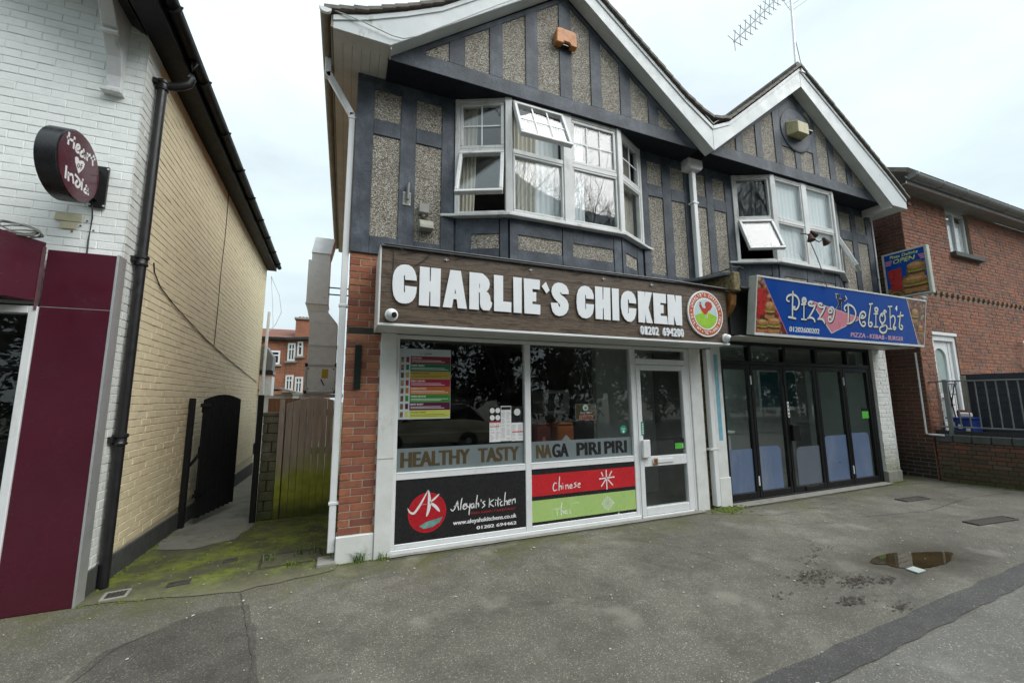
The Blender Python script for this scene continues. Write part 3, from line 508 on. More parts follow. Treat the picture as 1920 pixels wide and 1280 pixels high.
def asphalt(name, c0, c1, c2, moss=0.0, speck=1.0, scale=1.0):
    m, nt, b, o = newmat(name); g = G(nt); p = g.xyz()
    c = g.ramp(g.noise(0.55*scale, 8, 0.68), (0.30, c0), (0.52, c1), (0.72, c2))
    c = g.mix(g.maprange(g.noise(2.6, 7, 0.7), 0.45, 0.72, 0, 0.55), c, tuple(x*0.62 for x in c0))
    v = g.n('TexVoronoi'); v.inputs['Scale'].default_value = 150; g.l(g.P(), v.inputs['Vector'])
    sc = g.n('SeparateColor'); g.l(v.outputs['Color'], sc.inputs[0])
    st = g.ramp(sc.outputs[0], (0.0, (0.72, 0.72, 0.72)), (0.6, (1.0, 1.0, 1.0)), (0.90, (1.12, 1.11, 1.08)), (0.985, (2.6, 2.5, 2.3)))
    c = g.mix(0.85*speck, c, st, 'MULTIPLY')
    gap = g.maprange(v.outputs['Distance'], 0.35, 0.8, 0, 0.45); c = g.mix(gap, c, tuple(x*0.5 for x in c0))
    if moss:
        # green algae grows in the damp strip along the shop fronts and in the alley mouth
        n = g.noise(1.7, 7, 0.7); f = g.math('ADD', g.maprange(p[1], -1.3, 0.2, -0.35, 0.45), g.math('MULTIPLY', g.math('SUBTRACT', n, 0.5), 2.2))
        c = g.mix(g.math('MULTIPLY', g.maprange(f, 0.0, 0.55), moss), c, (0.095, 0.100, 0.022))
    # old oil and rain stains, and the damp margin of the puddle
    c = g.mix(g.maprange(g.noise(0.9, 5, 0.75, g.scaled(1, 1.8, 1), 0.8), 0.54, 0.72, 0, 0.6), c, tuple(x*0.55 for x in c0))
    c = g.mix(g.maprange(g.noise(1.9, 3, 0.5), 0.60, 0.72, 0, 0.45), c, tuple(x*1.25 for x in c2))
    dx = g.math('MULTIPLY', g.math('SUBTRACT', p[0], 5.22), 0.42); dy = g.math('ADD', p[1], 2.15)
    rr_d = g.math('ADD', g.math('SQRT', g.math('ADD', g.math('MULTIPLY', dx, dx), g.math('MULTIPLY', dy, dy))), g.math('MULTIPLY', g.noise(5, 6, 0.7), 0.22))
    wet = g.maprange(rr_d, 0.30, 0.62, 1.0, 0.0); c = g.mix(g.math('MULTIPLY', wet, 0.6), c, (0.05, 0.042, 0.03))
    g.l(c, b.inputs['Base Color'])
    g.l(g.math('SUBTRACT', g.maprange(g.noise(1.1, 6, 0.7), 0.35, 0.65, 0.55, 0.85), g.math('MULTIPLY', wet, 0.3)), b.inputs['Roughness']); b.inputs['Specular IOR Level'].default_value = 0.4
    h = g.math('SUBTRACT', 1.0, v.outputs['Distance']); n1 = g.bump(h, 0.45, 0.005, None); g.bump(g.noise(5, 6, 0.6), 0.3, 0.03, b, n1)
asphalt('asphalt', (0.108, 0.101, 0.083), (0.170, 0.160, 0.133), (0.245, 0.232, 0.195), moss=0.8)
simple('tar', (0.06, 0.057, 0.05), (0.085, 0.082, 0.07), 0.6, 20.0, 0.3, 80)
asphalt('asphalt_dark', (0.066, 0.064, 0.062), (0.092, 0.089, 0.085), (0.125, 0.121, 0.114), moss=0.0)
asphalt('asphalt_mid', (0.066, 0.062, 0.052), (0.108, 0.102, 0.086), (0.165, 0.156, 0.132), moss=0.0)
asphalt('asphalt_pale', (0.140, 0.136, 0.122), (0.185, 0.180, 0.162), (0.235, 0.228, 0.207), moss=0.0)
def mossground():
    m, nt, b, o = newmat('moss_ground'); g = G(nt); p = g.xyz()
    c = g.ramp(g.noise(2.3, 8, 0.72), (0.30, (0.050, 0.046, 0.030)), (0.45, (0.066, 0.070, 0.020)), (0.55, (0.135, 0.165, 0.014)), (0.68, (0.21, 0.245, 0.022)))
    c = g.mix(g.maprange(g.noise(1.5, 7, 0.75), 0.46, 0.62, 0, 0.85), c, (0.080, 0.074, 0.052)); c = g.mix(g.maprange(g.noise(13, 6, 0.75), 0.52, 0.66, 0, 0.7), c, (0.035, 0.036, 0.018))
    edge = g.maprange(g.math('ADD', p[1], g.math('MULTIPLY', g.noise(3, 6, 0.7), 0.7)), 0.08, 0.50, 0.85, 0.0); c = g.mix(edge, c, (0.165, 0.155, 0.105))
    c = g.mix(g.maprange(g.noise(70, 4, 0.7), 0.60, 0.72, 0, 0.6), c, (0.2, 0.19, 0.12))
    g.l(c, b.inputs['Base Color']); b.inputs['Roughness'].default_value = 0.9
    n1 = g.bump(g.noise(120, 4, 0.7), 0.7, 0.008, None); g.bump(g.noise(9, 6, 0.65), 0.5, 0.03, b, n1)
mossground()
def pathmat():
    m, nt, b, o = newmat('path_concrete'); g = G(nt)
    c = g.ramp(g.noise(2.2, 8, 0.7), (0.3, (0.13, 0.128, 0.105)), (0.7, (0.23, 0.222, 0.19)))
    c = g.mix(g.maprange(g.noise(3.1, 7, 0.75), 0.52, 0.68, 0, 0.8), c, (0.075, 0.085, 0.025))
    g.l(c, b.inputs['Base Color']); b.inputs['Roughness'].default_value = 0.85; g.bump(g.noise(60, 6, 0.7), 0.5, 0.008, b)
pathmat()
def water():
    m, nt, b, o = newmat('puddle_water'); g = G(nt)
    g.l(g.ramp(g.noise(4, 6, 0.6), (0.3, (0.030, 0.021, 0.011)), (0.7, (0.055, 0.039, 0.020))), b.inputs['Base Color'])
    b.inputs['Roughness'].default_value = 0.02; b.inputs['IOR'].default_value = 1.33
    g.bump(g.noise(3, 2), 0.02, 0.02, b)
water()
# ------------------------------------------------------------------ ground, road, paths
def sheet(name, pts, lift, mat, step=0.35, wob=0.0, seed=1, label=None):
    # a polygon laid on the ground, its outline broken up into short uneven edges
    rr = random.Random(seed); ring = []
    for i, a in enumerate(pts):
        b = pts[(i+1) % len(pts)]; l = math.hypot(b[0]-a[0], b[1]-a[1]); k = max(1, int(l/step))
        for j in range(k):
            t = j/k; w_ = wob if j else wob*0.4
            ring.append((a[0]+(b[0]-a[0])*t + rr.uniform(-w_, w_), a[1]+(b[1]-a[1])*t + rr.uniform(-w_, w_)))
    me = curve_mesh([ring], 0, 0, name)
    bm = bmesh.new(); bm.from_mesh(me)
    bmesh.ops.triangulate(bm, faces=bm.faces)
    if any(p[1] > 0.3 for p in pts):
        for cy in [0.2 + 0.5*i for i in range(0, 60)]:
            bmesh.ops.bisect_plane(bm, geom=bm.verts[:]+bm.edges[:]+bm.faces[:], plane_co=(0, cy, 0), plane_no=(0, 1, 0))
    for v in bm.verts: v.co.z = ground_z(v.co.x, v.co.y) + lift
    bmesh.ops.recalc_face_normals(bm, faces=bm.faces)
    for f in bm.faces:
        if f.normal.z < 0: f.normal_flip()
    bm.to_mesh(me); bm.free(); me.materials.clear()
    o = attach(name, me, MAT[mat], None, (0, 0, 0)); o['kind'] = 'structure'
    return o
def big_ground():
    xs = [-260, -90, -30] + [-12 + i for i in range(0, 37)] + [40, 90, 260]; ys = [-260, -90, -30, -20, -14, -9, -7] + [-6 + 0.5*i for i in range(0, 13)] + [0.2] + [0.7 + i*1.0 for i in range(0, 20)] + [24, 40, 90, 260]
    vs = []; fs = []; nx = len(xs)
    for y in ys:
        for x in xs: vs.append((x, y, ground_z(x, min(y, 14)) - (0.13 if y < -8.5 else 0)))
    for j in range(len(ys)-1):
        for i in range(nx-1): fs.append([j*nx+i, j*nx+i+1, (j+1)*nx+i+1, (j+1)*nx+i])
    me = bpy.data.meshes.new('ground'); me.from_pydata(vs, [], fs)
    o = attach('ground', me, MAT['asphalt'], None, (0, 0, 0)); o['kind'] = 'structure'
big_ground()
sheet('asphalt_patch', [(-14, -2.92), (-4, -2.96), (2.6, -2.93), (5.42, -2.81), (13, -2.72), (13, -2.52), (6.1, -2.60), (2.2, -2.76), (-4, -2.80), (-14, -2.78)], 0.005, 'asphalt_dark', 0.16, 0.012, 3)
sheet('pavement', [(-14, -7.4), (13, -7.4), (13, -2.725), (5.42, -2.815), (2.6, -2.935), (-4, -2.965), (-14, -2.925)], 0.003, 'asphalt_pale', 0.3, 0.01, 4)
sheet('asphalt_patch', [(-1.55, -1.75), (-1.35, -0.95), (-0.95, -0.62), (-0.62, -0.60), (-0.50, -1.02), (-0.36, -1.75), (-0.5, -2.6), (-1.5, -2.6)], 0.004, 'asphalt_mid', 0.14, 0.02, 9)
sheet('asphalt_patch', [(4.6, -0.12), (5.5, -0.62), (7.0, -0.5), (7.4, -0.12), (6.2, -0.1)], 0.003, 'asphalt', 0.14, 0.03, 12)
sheet('alley_ground', [(-1.86, -0.13), (-1.3, -0.20), (-0.73, -0.33), (-0.35, -0.22), (0.0, -0.17), (0.12, 0.3), (0.12, 9), (-2.3, 9), (-1.98, 0.3)], 0.006, 'moss_ground', 0.12, 0.025, 5)
sheet('alley_path', [(-1.86, 1.30), (-1.45, 1.12), (-1.12, 1.35), (-1.04, 2.0), (-1.05, 8.6), (-2.12, 8.6), (-1.92, 2.0)], 0.011, 'path_concrete', 0.12, 0.03, 6)
sheet('doorstep', [(2.2, -0.11), (3.6, -0.13), (4.75, -0.12), (4.75, 0.02), (0.5, 0.02), (0.5, -0.10)], 0.012, 'concrete', 0.2, 0.008, 7)
sheet('doorstep', [(5.36, -0.16), (7.4, -0.15), (9.3, -0.12), (9.3, 0.06), (5.36, 0.06)], 0.014, 'concrete', 0.2, 0.008, 8)
def puddle():
    rr = random.Random(5); pts = []
    for i in range(80):
        a = 2*math.pi*i/80; r = 1 + 0.10*math.sin(3*a+1) + 0.05*math.sin(5*a) + rr.uniform(-0.02, 0.02)
        u, v = 0.50*math.cos(a)*r, 0.17*math.sin(a)*r*(1 - 0.35*abs(math.cos(a))**3)
        ca, sa = math.cos(R(-8)), math.sin(R(-8)); pts.append((5.25 + u*ca - v*sa, -2.15 + u*sa + v*ca))
    o = sheet('puddle', pts, 0.006, 'puddle_water', 0.5, 0, 2)
puddle()
def seam(name, pts, w, mat, seed):
    # hand-poured joint line between two lays of tarmac
    rr = random.Random(seed); P = []
    for a, b in zip(pts[:-1], pts[1:]):
        k = max(2, int(math.hypot(b[0]-a[0], b[1]-a[1])/0.07))
        P += [(a[0]+(b[0]-a[0])*i/k + rr.uniform(-.006, .006), a[1]+(b[1]-a[1])*i/k + rr.uniform(-.006, .006)) for i in range(k)]
    vs = []; fs = []
    for i, p in enumerate(P):
        q = P[min(i+1, len(P)-1)]; o_ = P[max(i-1, 0)]; d = V((q[0]-o_[0], q[1]-o_[1], 0)).normalized(); n = V((-d.y, d.x, 0)); ww = w*rr.uniform(0.35, 1.0)
        z = ground_z(*p) + 0.0085; vs += [V((p[0], p[1], z)) + n*ww/2, V((p[0], p[1], z)) - n*ww/2]
        if i: fs.append([2*i-2, 2*i-1, 2*i+1, 2*i])
    m = MB(); m.add(vs, fs); o = m.build(name, MAT[mat], None); o['kind'] = 'structure'
seam('tarmac_seam', [(-0.72,-0.36), (-0.56,-1.0), (-0.44,-1.45), (-0.40,-2.2)], 0.008, 'tar', 1)
seam('tarmac_seam', [(-1.45,-1.72), (-1.30,-0.95), (-0.95,-0.60), (-0.66,-0.58)], 0.007, 'tar', 2)
seam('tarmac_seam', [(0.5,-0.125), (1.6,-0.15), (2.6,-0.14), (3.6,-0.15), (4.8,-0.13)], 0.012, 'tar', 3)
seam('tarmac_seam', [(5.4,-0.18), (6.6,-0.20), (7.9,-0.17), (9.2,-0.15), (10.3,-0.35)], 0.014, 'tar', 4)
seam('tarmac_seam', [(2.8,-0.2), (3.4,-1.0), (3.5,-1.6)], 0.006, 'tar', 5)
seam('tarmac_seam', [(6.4,-1.1), (7.6,-1.3), (9.0,-1.15), (10.3,-1.25)], 0.010, 'tar', 6)
def kerb():
    mb = MB(); mb.box(-60, 60, -8.55, -8.40, -0.13, 0.004)
    o = mb.build('kerb', MAT['concrete'], None, 0.012); o['kind'] = 'structure'
    mb = MB(); mb.box(-90, 90, -14.6, -8.56, -0.14, -0.122)
    o = mb.build('road', MAT['asphalt_dark'], None); o['kind'] = 'structure'
kerb()
# ------------------------------------------------------------------ brickwork
UNIT = []
def unit_bricks():
    for k in range(5):
        rr = random.Random(40 + k); j = lambda a: rr.uniform(-a, a)
        o_ = [(-.5,-.5),(.5,-.5),(.5,.5),(-.5,.5)]
        vs = [(x, y, -1.0) for x, y in o_] + [(x*(1+j(.004)), y*(1+j(.02)), -0.30) for x, y in o_] + [(x*0.972+j(.006), y*0.90+j(.03), 0.0+j(.15)) for x, y in o_]
        fs = [[0,1,5,4],[1,2,6,5],[2,3,7,6],[3,0,4,7],[4,5,9,8],[5,6,10,9],[6,7,11,10],[7,4,8,11],[8,9,10,11]]
        me = bpy.data.meshes.new('brick'); me.from_pydata(vs, [], fs); UNIT.append((me, vs, fs))
unit_bricks()
BRICKMESH = {}
def brick_rects(W, H, course, blen, joint, bond, holes, start, v0=0.0, u_lo=0.0):
    out = []; n = int(math.ceil((H - v0)/course))
    for r in range(n):
        a, b = v0 + r*course + joint/2, min(v0 + (r+1)*course - joint/2, H)
        if b - a < 0.02: continue
        u = u_lo - start - (blen/2 if (r % 2 and bond == 'stretcher') else 0); i = 0
        if bond == 'flemish': u -= (blen*0.75 if r % 2 else 0)
        if bond == 'english' : u -= (blen*0.25 if r % 2 else 0)
        while u < W:
            l = blen
            if bond == 'flemish' and i % 2: l = blen/2
            if bond == 'english' and r % 2: l = blen/2
            segs = [(max(u + joint/2, u_lo), min(u + l - joint/2, W))]
            vm = (a + b)/2
            for (h0, h1, g0, g1) in holes:
                if g0 - course*0.3 < vm < g1 + course*0.3:
                    ns = []
                    for s0, s1 in segs:
                        if s1 <= h0 or s0 >= h1: ns.append((s0, s1)); continue
                        if s0 < h0: ns.append((s0, h0))
                        if s1 > h1: ns.append((h1, s1))
                    segs = ns
            for s0, s1 in segs:
                if s1 - s0 > 0.025: out.append((s0, s1, a, b))
            u += l; i += 1
    return out
def lay_bricks(part, F, rects, depth, mat, limit=300, seed=1, jit=0.002):
    O, U, W, N = F; rr = random.Random(seed); sc = []
    for q in rects:
        u0, u1, a, b = q
        ps = [project(O + U*u + W*v) for u, v in ((u0,a),(u1,a),(u1,b),(u0,b))]
        ar = -1
        if all(ps):
            cx = sum(p[0] for p in ps)/4; cy = sum(p[1] for p in ps)/4
            if -10 < cx < 1930 and -10 < cy < 1290:
                ar = abs(sum(ps[i][0]*ps[(i+1) % 4][1] - ps[(i+1) % 4][0]*ps[i][1] for i in range(4)))/2
        sc.append((ar, q))
    sc.sort(key=lambda s: -s[0])
    rest = MB()
    for i, (ar, (u0, u1, a, b)) in enumerate(sc):
        k = rr.randrange(5); me, vs, fs = UNIT[k]
        c = O + U*((u0+u1)/2) + W*((a+b)/2) + N*(depth + rr.uniform(-jit, jit)); sx, sy, sn = u1-u0, b-a, depth + 0.003
        if i < limit and ar > 0:
            key = (k, mat.name)
            if key not in BRICKMESH:
                m2 = me.copy(); m2.name = 'brick'; m2.materials.append(mat); BRICKMESH[key] = m2
            o = bpy.data.objects.new('brick', BRICKMESH[key]); COL.objects.link(o); o.parent = part
            p = c - wloc(part)
            o.matrix_basis = Matrix(((U.x*sx, W.x*sy, N.x*sn, p.x), (U.y*sx, W.y*sy, N.y*sn, p.y), (U.z*sx, W.z*sy, N.z*sn, p.z), (0,0,0,1)))
        else:
            rest.add([c + U*(v[0]*sx) + W*(v[1]*sy) + N*(v[2]*sn) for v in vs], fs)
    if rest.v:
        o = rest.build('brickwork', mat, part, fixn=False); o['kind'] = 'stuff'
# ------------------------------------------------------------------ left building: painted brick restaurant
simple('eave_black', (0.006, 0.006, 0.007), (0.011, 0.011, 0.012), 0.5, 9.0, 0.1, 60, spec=0.3)
LX = -1.9; LD = V((-0.0225, 1, 0)).normalized()               # the side wall runs back a touch away from the alley
def left_building():
    t = thing('painted_brick_building', (-3.0, 0.6, 0), 'white painted brick building with cream side wall along the mossy alley', 'building')
    UP = V((0,0,1))
    # front wall
    mb = MB(); mb.box(-9.0, LX-0.003, 0.004, 0.30, 2.45, 6.2); mb.box(-2.37, LX-0.003, 0.004, 0.30, -0.1, 2.4495)
    fw = mb.build('front_wall', MAT['mortar_white'], t); fw['label'] = 'white painted brick front wall above maroon cladding'
    F = FR((0, 0.004, 0), (1,0,0), (0,0,1))
    rc = brick_rects(LX - 0.001, 6.2, 0.075, 0.225, 0.006, 'stretcher', [(-9, -1.905, 0, 2.70)], 0.05, 0.0, -4.4)
    lay_bricks(fw, F, rc, 0.005, MAT['paint_white'], 300, 3)
    # side wall: white return, then cream
    mb = MB(); a = V((LX, 0.0, 0)); b = a + LD*7.75
    N = V((LD.y, -LD.x, 0))
    Fs = (V((LX, 0.0, 0)), LD, UP, N)
    mb.fbox(Fs, 0.012, 0.27, -0.3, 5.06, -0.06, 0.0)
    sr = mb.build('corner_return', MAT['mortar_white'], t); sr['label'] = 'chipped white painted brick corner beside the black downpipe'
    lay_bricks(sr, Fs, brick_rects(0.27, 5.06, 0.075, 0.225, 0.006, 'stretcher', [], 0.0, 0.0, -0.006), 0.006, MAT['paint_white_worn'], 300, 4)
    mb = MB(); mb.fbox(Fs, 0.2705, 7.75, -0.4, 5.06, -0.3, 0.0)
    sw = mb.build('side_wall', MAT['mortar_yellow'], t); sw['label'] = 'cream painted brick side wall of the alley'
    lay_bricks(sw, Fs, brick_rects(7.75, 5.06, 0.075, 0.225, 0.006, 'stretcher', [], 0.04, 0.21, 0.272), 0.006, MAT['paint_yellow'], 300, 5)
    mb = MB(); mb.prism((V((LX,0,0)), LD, UP, N), [(-0.02, -0.4), (7.75, -0.5), (7.75, 0.02), (4, 0.10), (0.3, 0.205), (-0.02, 0.205)], -0.02, 0.022)
    mb.build('plinth', MAT['plinth_black'], t, 0.004)
    # body and roof
    mb = MB(); mb.box(-9, LX-0.5, 2.35, 7.6, -0.4, 5.0); mb.build('back_wall', MAT['mortar_yellow'], t)
    # eaves: black soffit, fascia board and gutter along the alley side, front overhang
    E = LX - 0.02
    mb = MB(); mb.fbox(Fs, -0.55, 7.85, 5.065, 5.085, 0.0, 0.195); mb.build('soffit', MAT['eave_black'], t)
    mb = MB(); mb.fbox(Fs, -0.55, 7.85, 5.055, 5.235, 0.196, 0.217); mb.build('fascia_board', MAT['eave_black'], t, 0.004)
    gp = [(math.cos(math.pi + math.pi*i/8)*0.058, math.sin(math.pi + math.pi*i/8)*0.058) for i in range(9)]
    gi = [(x*0.9, y*0.9) for x, y in gp[::-1]]
    gf = (V((LX, 0, 5.19)) + N*0.272, N, UP, N.cross(UP))
    mb = MB(); mb.prism(gf, gp + gi, -7.9, 0.6) if gf[3].dot(LD) < 0 else mb.prism(gf, gp + gi, -0.6, 7.9)
    g = mb.build('gutter', MAT['eave_black'], t)
    for k in range(9):
        mb = MB(); c = V((LX,0,5.19)) + N*0.272 + LD*(-0.4 + k*0.98)
        pts = [c + N*(math.cos(math.pi+math.pi*i/8)*0.064) + UP*(math.sin(math.pi+math.pi*i/8)*0.064) for i in range(9)]
        for i in range(8): mb.bar(pts[i], pts[i+1], 0.05, 0.008, LD)
        mb.build('gutter_joint', MAT['eave_black'], g)
    mb = MB(); mb.prism((V((LX,0,0)) + LD*7.86, -N, UP, (-N).cross(UP)), [(-0.24, 5.24), (7.1, 9.6), (7.1, 9.75), (-0.29, 5.31)], 0.0, 8.42) if (-N).cross(UP).dot(LD) < 0 else mb.prism((V((LX,0,0)) - LD*0.56, -N, UP, (-N).cross(UP)), [(-0.24, 5.24), (7.1, 9.6), (7.1, 9.75), (-0.29, 5.31)], 0.0, 8.42)
    mb.build('roof', MAT['slate_tile'], t)
    # front gable overhang: white verge board with dark soffit and corbel
    mb = MB(); mb.prism(facade(-0.56), [(-1.68, 5.08), (-1.68, 5.28), (-9.0, 9.6), (-9.0, 9.35), (-2.0, 5.30), (-1.95, 5.08)], 0, 0.03)
    mb.build('verge_board', MAT['barge_white'], t, 0.003)
    mb = MB(); mb.prism(facade(0.0), [(-1.93, 5.10), (-1.93, 5.13), (-9, 9.40), (-9, 9.37)], 0.0, 0.555); mb.build('verge_soffit', MAT['black_paint'], t)
    mb = MB(); mb.prism(facade(-0.008), [(-9, 6.2), (-1.94, 6.2), (-1.94, 5.06), (-1.905, 5.06), (-1.905, 5.12), (-9, 9.40)], -0.2, 0.0)
    # corbel bracket under the verge
    Fc = FR((-2.105, 0.0, 0), (0,-1,0), (0,0,1))
    prof = [(0.0, 4.42), (0.06, 4.42), (0.065, 4.45), (0.05, 4.47), (0.055, 4.58), (0.10, 4.74), (0.19, 4.88), (0.20, 4.90), (0.20, 4.93), (0.23, 4.94), (0.28, 5.02), (0.36, 5.12), (0.48, 5.20), (0.48, 5.32), (0.0, 5.32)]
    mb = MB(); mb.prism(Fc, prof, -0.055, 0.055); c = mb.build('corbel_bracket', MAT['upvc_old'], t, 0.004); c['label'] = 'white scrolled timber bracket under the verge'
    MB().box(-2.18, -2.03, -0.085, 0.0, 4.405, 4.43).build('corbel_foot', MAT['upvc_old'], c, 0.003); MB().box(-2.17, -2.04, -0.225, -0.15, 4.885, 4.915).build('corbel_fillet', MAT['upvc_old'], c, 0.003)
    # rainwater pipe on the corner
    px = V((LX,0,0)) + LD*0.205 + N*0.062
    mb = MB(); zs = [0.0, 1.55, 1.56, 3.18, 3.19, 4.72]
    mb.tube([(px.x, px.y, 0.01), (px.x, px.y, 4.70)], 0.040, 14)
    mb.tube([(px.x, px.y, 4.66), (px.x, px.y, 4.735), (px.x+0.03, px.y+0.012, 4.77), (px.x+0.09, px.y+0.02, 4.785), (px.x+0.15, px.y+0.03, 4.82), (px.x+0.195, px.y+0.04, 4.86), (px.x+0.213, px.y+0.045, 4.93), (px.x+0.213, px.y+0.045, 5.13)], 0.040, 12)
    dp = mb.build('downpipe', MAT['black_paint'], t, smooth=True); dp['label'] = 'black round downpipe with flaking paint'
    for z in (1.20, 2.86, 4.70):
        mb = MB(); mb.lathe((px.x, px.y, z), (0,0,1), [(0.041,0),(0.052,0.004),(0.054,0.02),(0.047,0.03),(0.047,0.065),(0.056,0.075),(0.056,0.10),(0.042,0.105)], 14)
        mb.box(px.x-0.02, px.x-0.06, px.y-0.085, px.y-0.035, z+0.03, z+0.075); mb.build('pipe_collar', MAT['black_paint'], dp, smooth=True)
    # cables on the side wall
    wall = lambda y, z, d=0.014: V((LX,0,z)) + LD*y + N*d
    mb = MB(); mb.tube([wall(0.62,3.02), wall(0.66,2.93), wall(0.85,2.82), wall(1.3,2.72), wall(1.9,2.62), wall(2.7,2.50), wall(3.3,2.43), wall(4.2,2.33), wall(5.2,2.24), wall(6.2,2.14), wall(7.4,2.03)], 0.006, 6)
    mb.build('cable', MAT['cable'], t)
    mb = MB(); mb.tube([wall(3.2,2.46), wall(3.22,3.0), wall(3.2,3.6), wall(3.26,4.3), wall(3.24,5.05)], 0.005, 5); mb.build('cable', MAT['cable'], t)
    # maroon aluminium cladding beside the shop window
    Fm = facade(-0.10)
    mb = MB(); mb.fbox(Fm, -2.33, -1.885, 0.005, 2.358, -0.10, 0.03); cl = mb.build('cladding_panel', MAT['maroon'], t, 0.002); cl['label'] = 'maroon aluminium cladding panel'
    mb = MB(); mb.fbox(Fm, -2.33, -1.885, 2.363, 2.845, -0.10, 0.03); mb.build('cladding_panel', MAT['maroon'], t, 0.002)
    mb = MB(); mb.fbox(Fm, -1.884, -1.868, 0.0, 2.855, -0.10, 0.034); mb.build('edge_trim', MAT['alu'], t, 0.001)
    mb = MB(); mb.fbox(Fm, -2.33, -1.884, 2.3585, 2.3625, -0.02, 0.029); mb.build('edge_trim', MAT['alu'], t)
    # shop window
    mb = MB(); mb.fbox(Fm, -2.385, -2.332, 0.0, 2.36, -0.06, 0.045); mb.fbox(Fm, -5.0, -2.386, 2.30, 2.36, -0.06, 0.045); mb.fbox(Fm, -5.0, -2.386, 0.0, 0.06, -0.06, 0.045)
    wf = mb.build('window_frame', MAT['upvc'], t, 0.004)
    mb = MB(); mb.fbox(Fm, -5.0, -2.386, 0.06, 2.30, -0.02, -0.014); mb.build('glass_pane', MAT['glass'], wf)
    for v0, v1 in ((0.74, 0.80), (0.86, 0.90), (0.55, 0.70)):
        mb = MB(); mb.fbox(Fm, -5.0, -2.39, v0, v1, -0.0135, -0.0125); mb.build('frosted_band', MAT['frost'], wf)
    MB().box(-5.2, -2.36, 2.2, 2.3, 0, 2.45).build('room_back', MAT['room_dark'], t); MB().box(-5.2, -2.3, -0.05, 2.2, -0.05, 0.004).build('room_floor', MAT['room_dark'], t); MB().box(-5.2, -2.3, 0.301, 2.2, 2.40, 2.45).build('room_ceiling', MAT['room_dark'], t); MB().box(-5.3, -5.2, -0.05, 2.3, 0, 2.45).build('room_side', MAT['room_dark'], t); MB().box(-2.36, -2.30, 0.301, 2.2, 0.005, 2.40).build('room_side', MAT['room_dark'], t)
    return t
LB = left_building()
simple('sealant', (0.16, 0.08, 0.09), (0.11, 0.05, 0.06), 0.6, 14.0)
def maroon_sign():
    t = thing('fascia_box', (-3.5, -0.3, 2.4), 'maroon box fascia sign cut off by the left edge', 'shop sign')
    mb = MB(); mb.prism(FR((0,0,0), (1,0,0), (0,1,0)), [(-5.5, -0.131), (-2.345, -0.131), (-2.345, -0.135), (-2.545, -0.50), (-5.5, -0.50)], 2.40, 2.90)
    mb.build('case', MAT['maroon'], t, 0.003)
    mb = MB(); mb.box(-2.352, -2.338, -0.155, -0.132, 2.33, 2.86); mb.build('sealant_strip', MAT['sealant'], t)
    mb = MB()
    for k in range(5):
        pts = []
        for i in range(14):
            a = 2*math.pi*i/13
            pts.append(V((-2.50 + 0.13*math.cos(a) + 0.012*k, -0.24 + 0.07*math.sin(a)*(1+0.1*k), 2.92 + 0.010*k + 0.03*math.sin(a*1.0+k))))
        mb.tube(pts, 0.006, 5)
    mb.tube([(-3.6,-0.36,2.93), (-3.1,-0.34,2.945), (-2.8,-0.30,2.93), (-2.6,-0.2,2.92), (-2.42,-0.16,2.90)], 0.014, 6)
    mb.build('coiled_cable', MAT['grey_plastic'], t)
maroon_sign()
GL = {'H': (0.078, [[(0.006,.098),(0.002,0)],[(.062,.098),(.058,0)],[(-.008,.045),(.03,.06),(.064,.052)]]),
 'e': (0.062, [[(.006,.030),(.046,.034),(.042,.058),(.022,.064),(.005,.046),(.005,.018),(.022,.001),(.048,.008)]]),
 'a': (0.064, [[(.042,.050),(.020,.060),(.004,.040),(.006,.012),(.024,.001),(.042,.022)],[(.044,.068),(.044,.012),(.052,0)]]),
 'r': (0.054, [[(.006,.064),(.006,0)],[(.007,.040),(.020,.060),(.042,.060)]]),
 't': (0.058, [[(.022,.092),(.018,.022),(.028,.002),(.046,.005)],[(-.002,.060),(.044,.064)]]),
 'I': (0.030, [[(.006,.098),(.004,0)]]),
 'n': (0.066, [[(.004,.064),(.004,0)],[(.005,.040),(.022,.060),(.042,.050),(.044,0)]]),
 'd': (0.064, [[(.000,.104),(.030,.080),(.046,.042),(.036,.006),(.014,.003),(.003,.030),(.020,.054),(.042,.048)]]),
 'i': (0.026, [[(.006,.062),(.006,0)],[(.006,.084),(.007,.092)]])}
def round_sign():
    t = thing('round_sign', (-2.16, -0.36, 3.2), 'round maroon projecting sign reading Heart of India on white brick', 'sign')
    mb = MB(); mb.lathe((-2.235, -0.355, 3.50), (1,0,0), [(0.275,0),(0.287,0.006),(0.287,0.128),(0.277,0.134)], 48); mb.build('drum', MAT['print_black'], t, smooth=True)
    Fd = FR((-2.1005, 0, 0), (0,1,0), (0,0,1))
    shape('face', [circle(-0.355, 3.50, 0.274, 56)], Fd, MAT['maroon'], t, 0.004, 0.0)
    ribbon('lettering', HEART_STROKES, 0.020, Fd, MAT['print_white'], t, 0.0042, 0.001)
    shape('heart', [HEART_POLY], Fd, MAT['print_white'], t, 0.001, 0.0042)
    ribbon('lettering', HEART_OF, 0.007, Fd, MAT['maroon'], t, 0.0055, 0.001)
    mb = MB(); mb.box(-2.17, -2.06, -0.028, -0.008, 3.30, 3.69); mb.build('wall_plate', MAT['black_paint'], t, 0.002)
    mb = MB(); mb.box(-2.155, -2.115, -0.10, -0.027, 3.36, 3.64); mb.build('arm', MAT['black_paint'], t, 0.002)
    mb = MB(); mb.tube([(-2.14,-0.03,3.31), (-2.135,-0.016,3.2), (-2.142,-0.014,3.0), (-2.138,-0.016,2.86)], 0.006, 6); mb.build('cable', MAT['cable'], t)
    for x, z in ((-2.163,3.67),(-2.067,3.67),(-2.163,3.32),(-2.067,3.32)):
        mb = MB(); mb.lathe((x, -0.028, z), (0,-1,0), [(0.009,0),(0.007,0.005)], 6); mb.build('bolt', MAT['steel'], t)
round_sign()
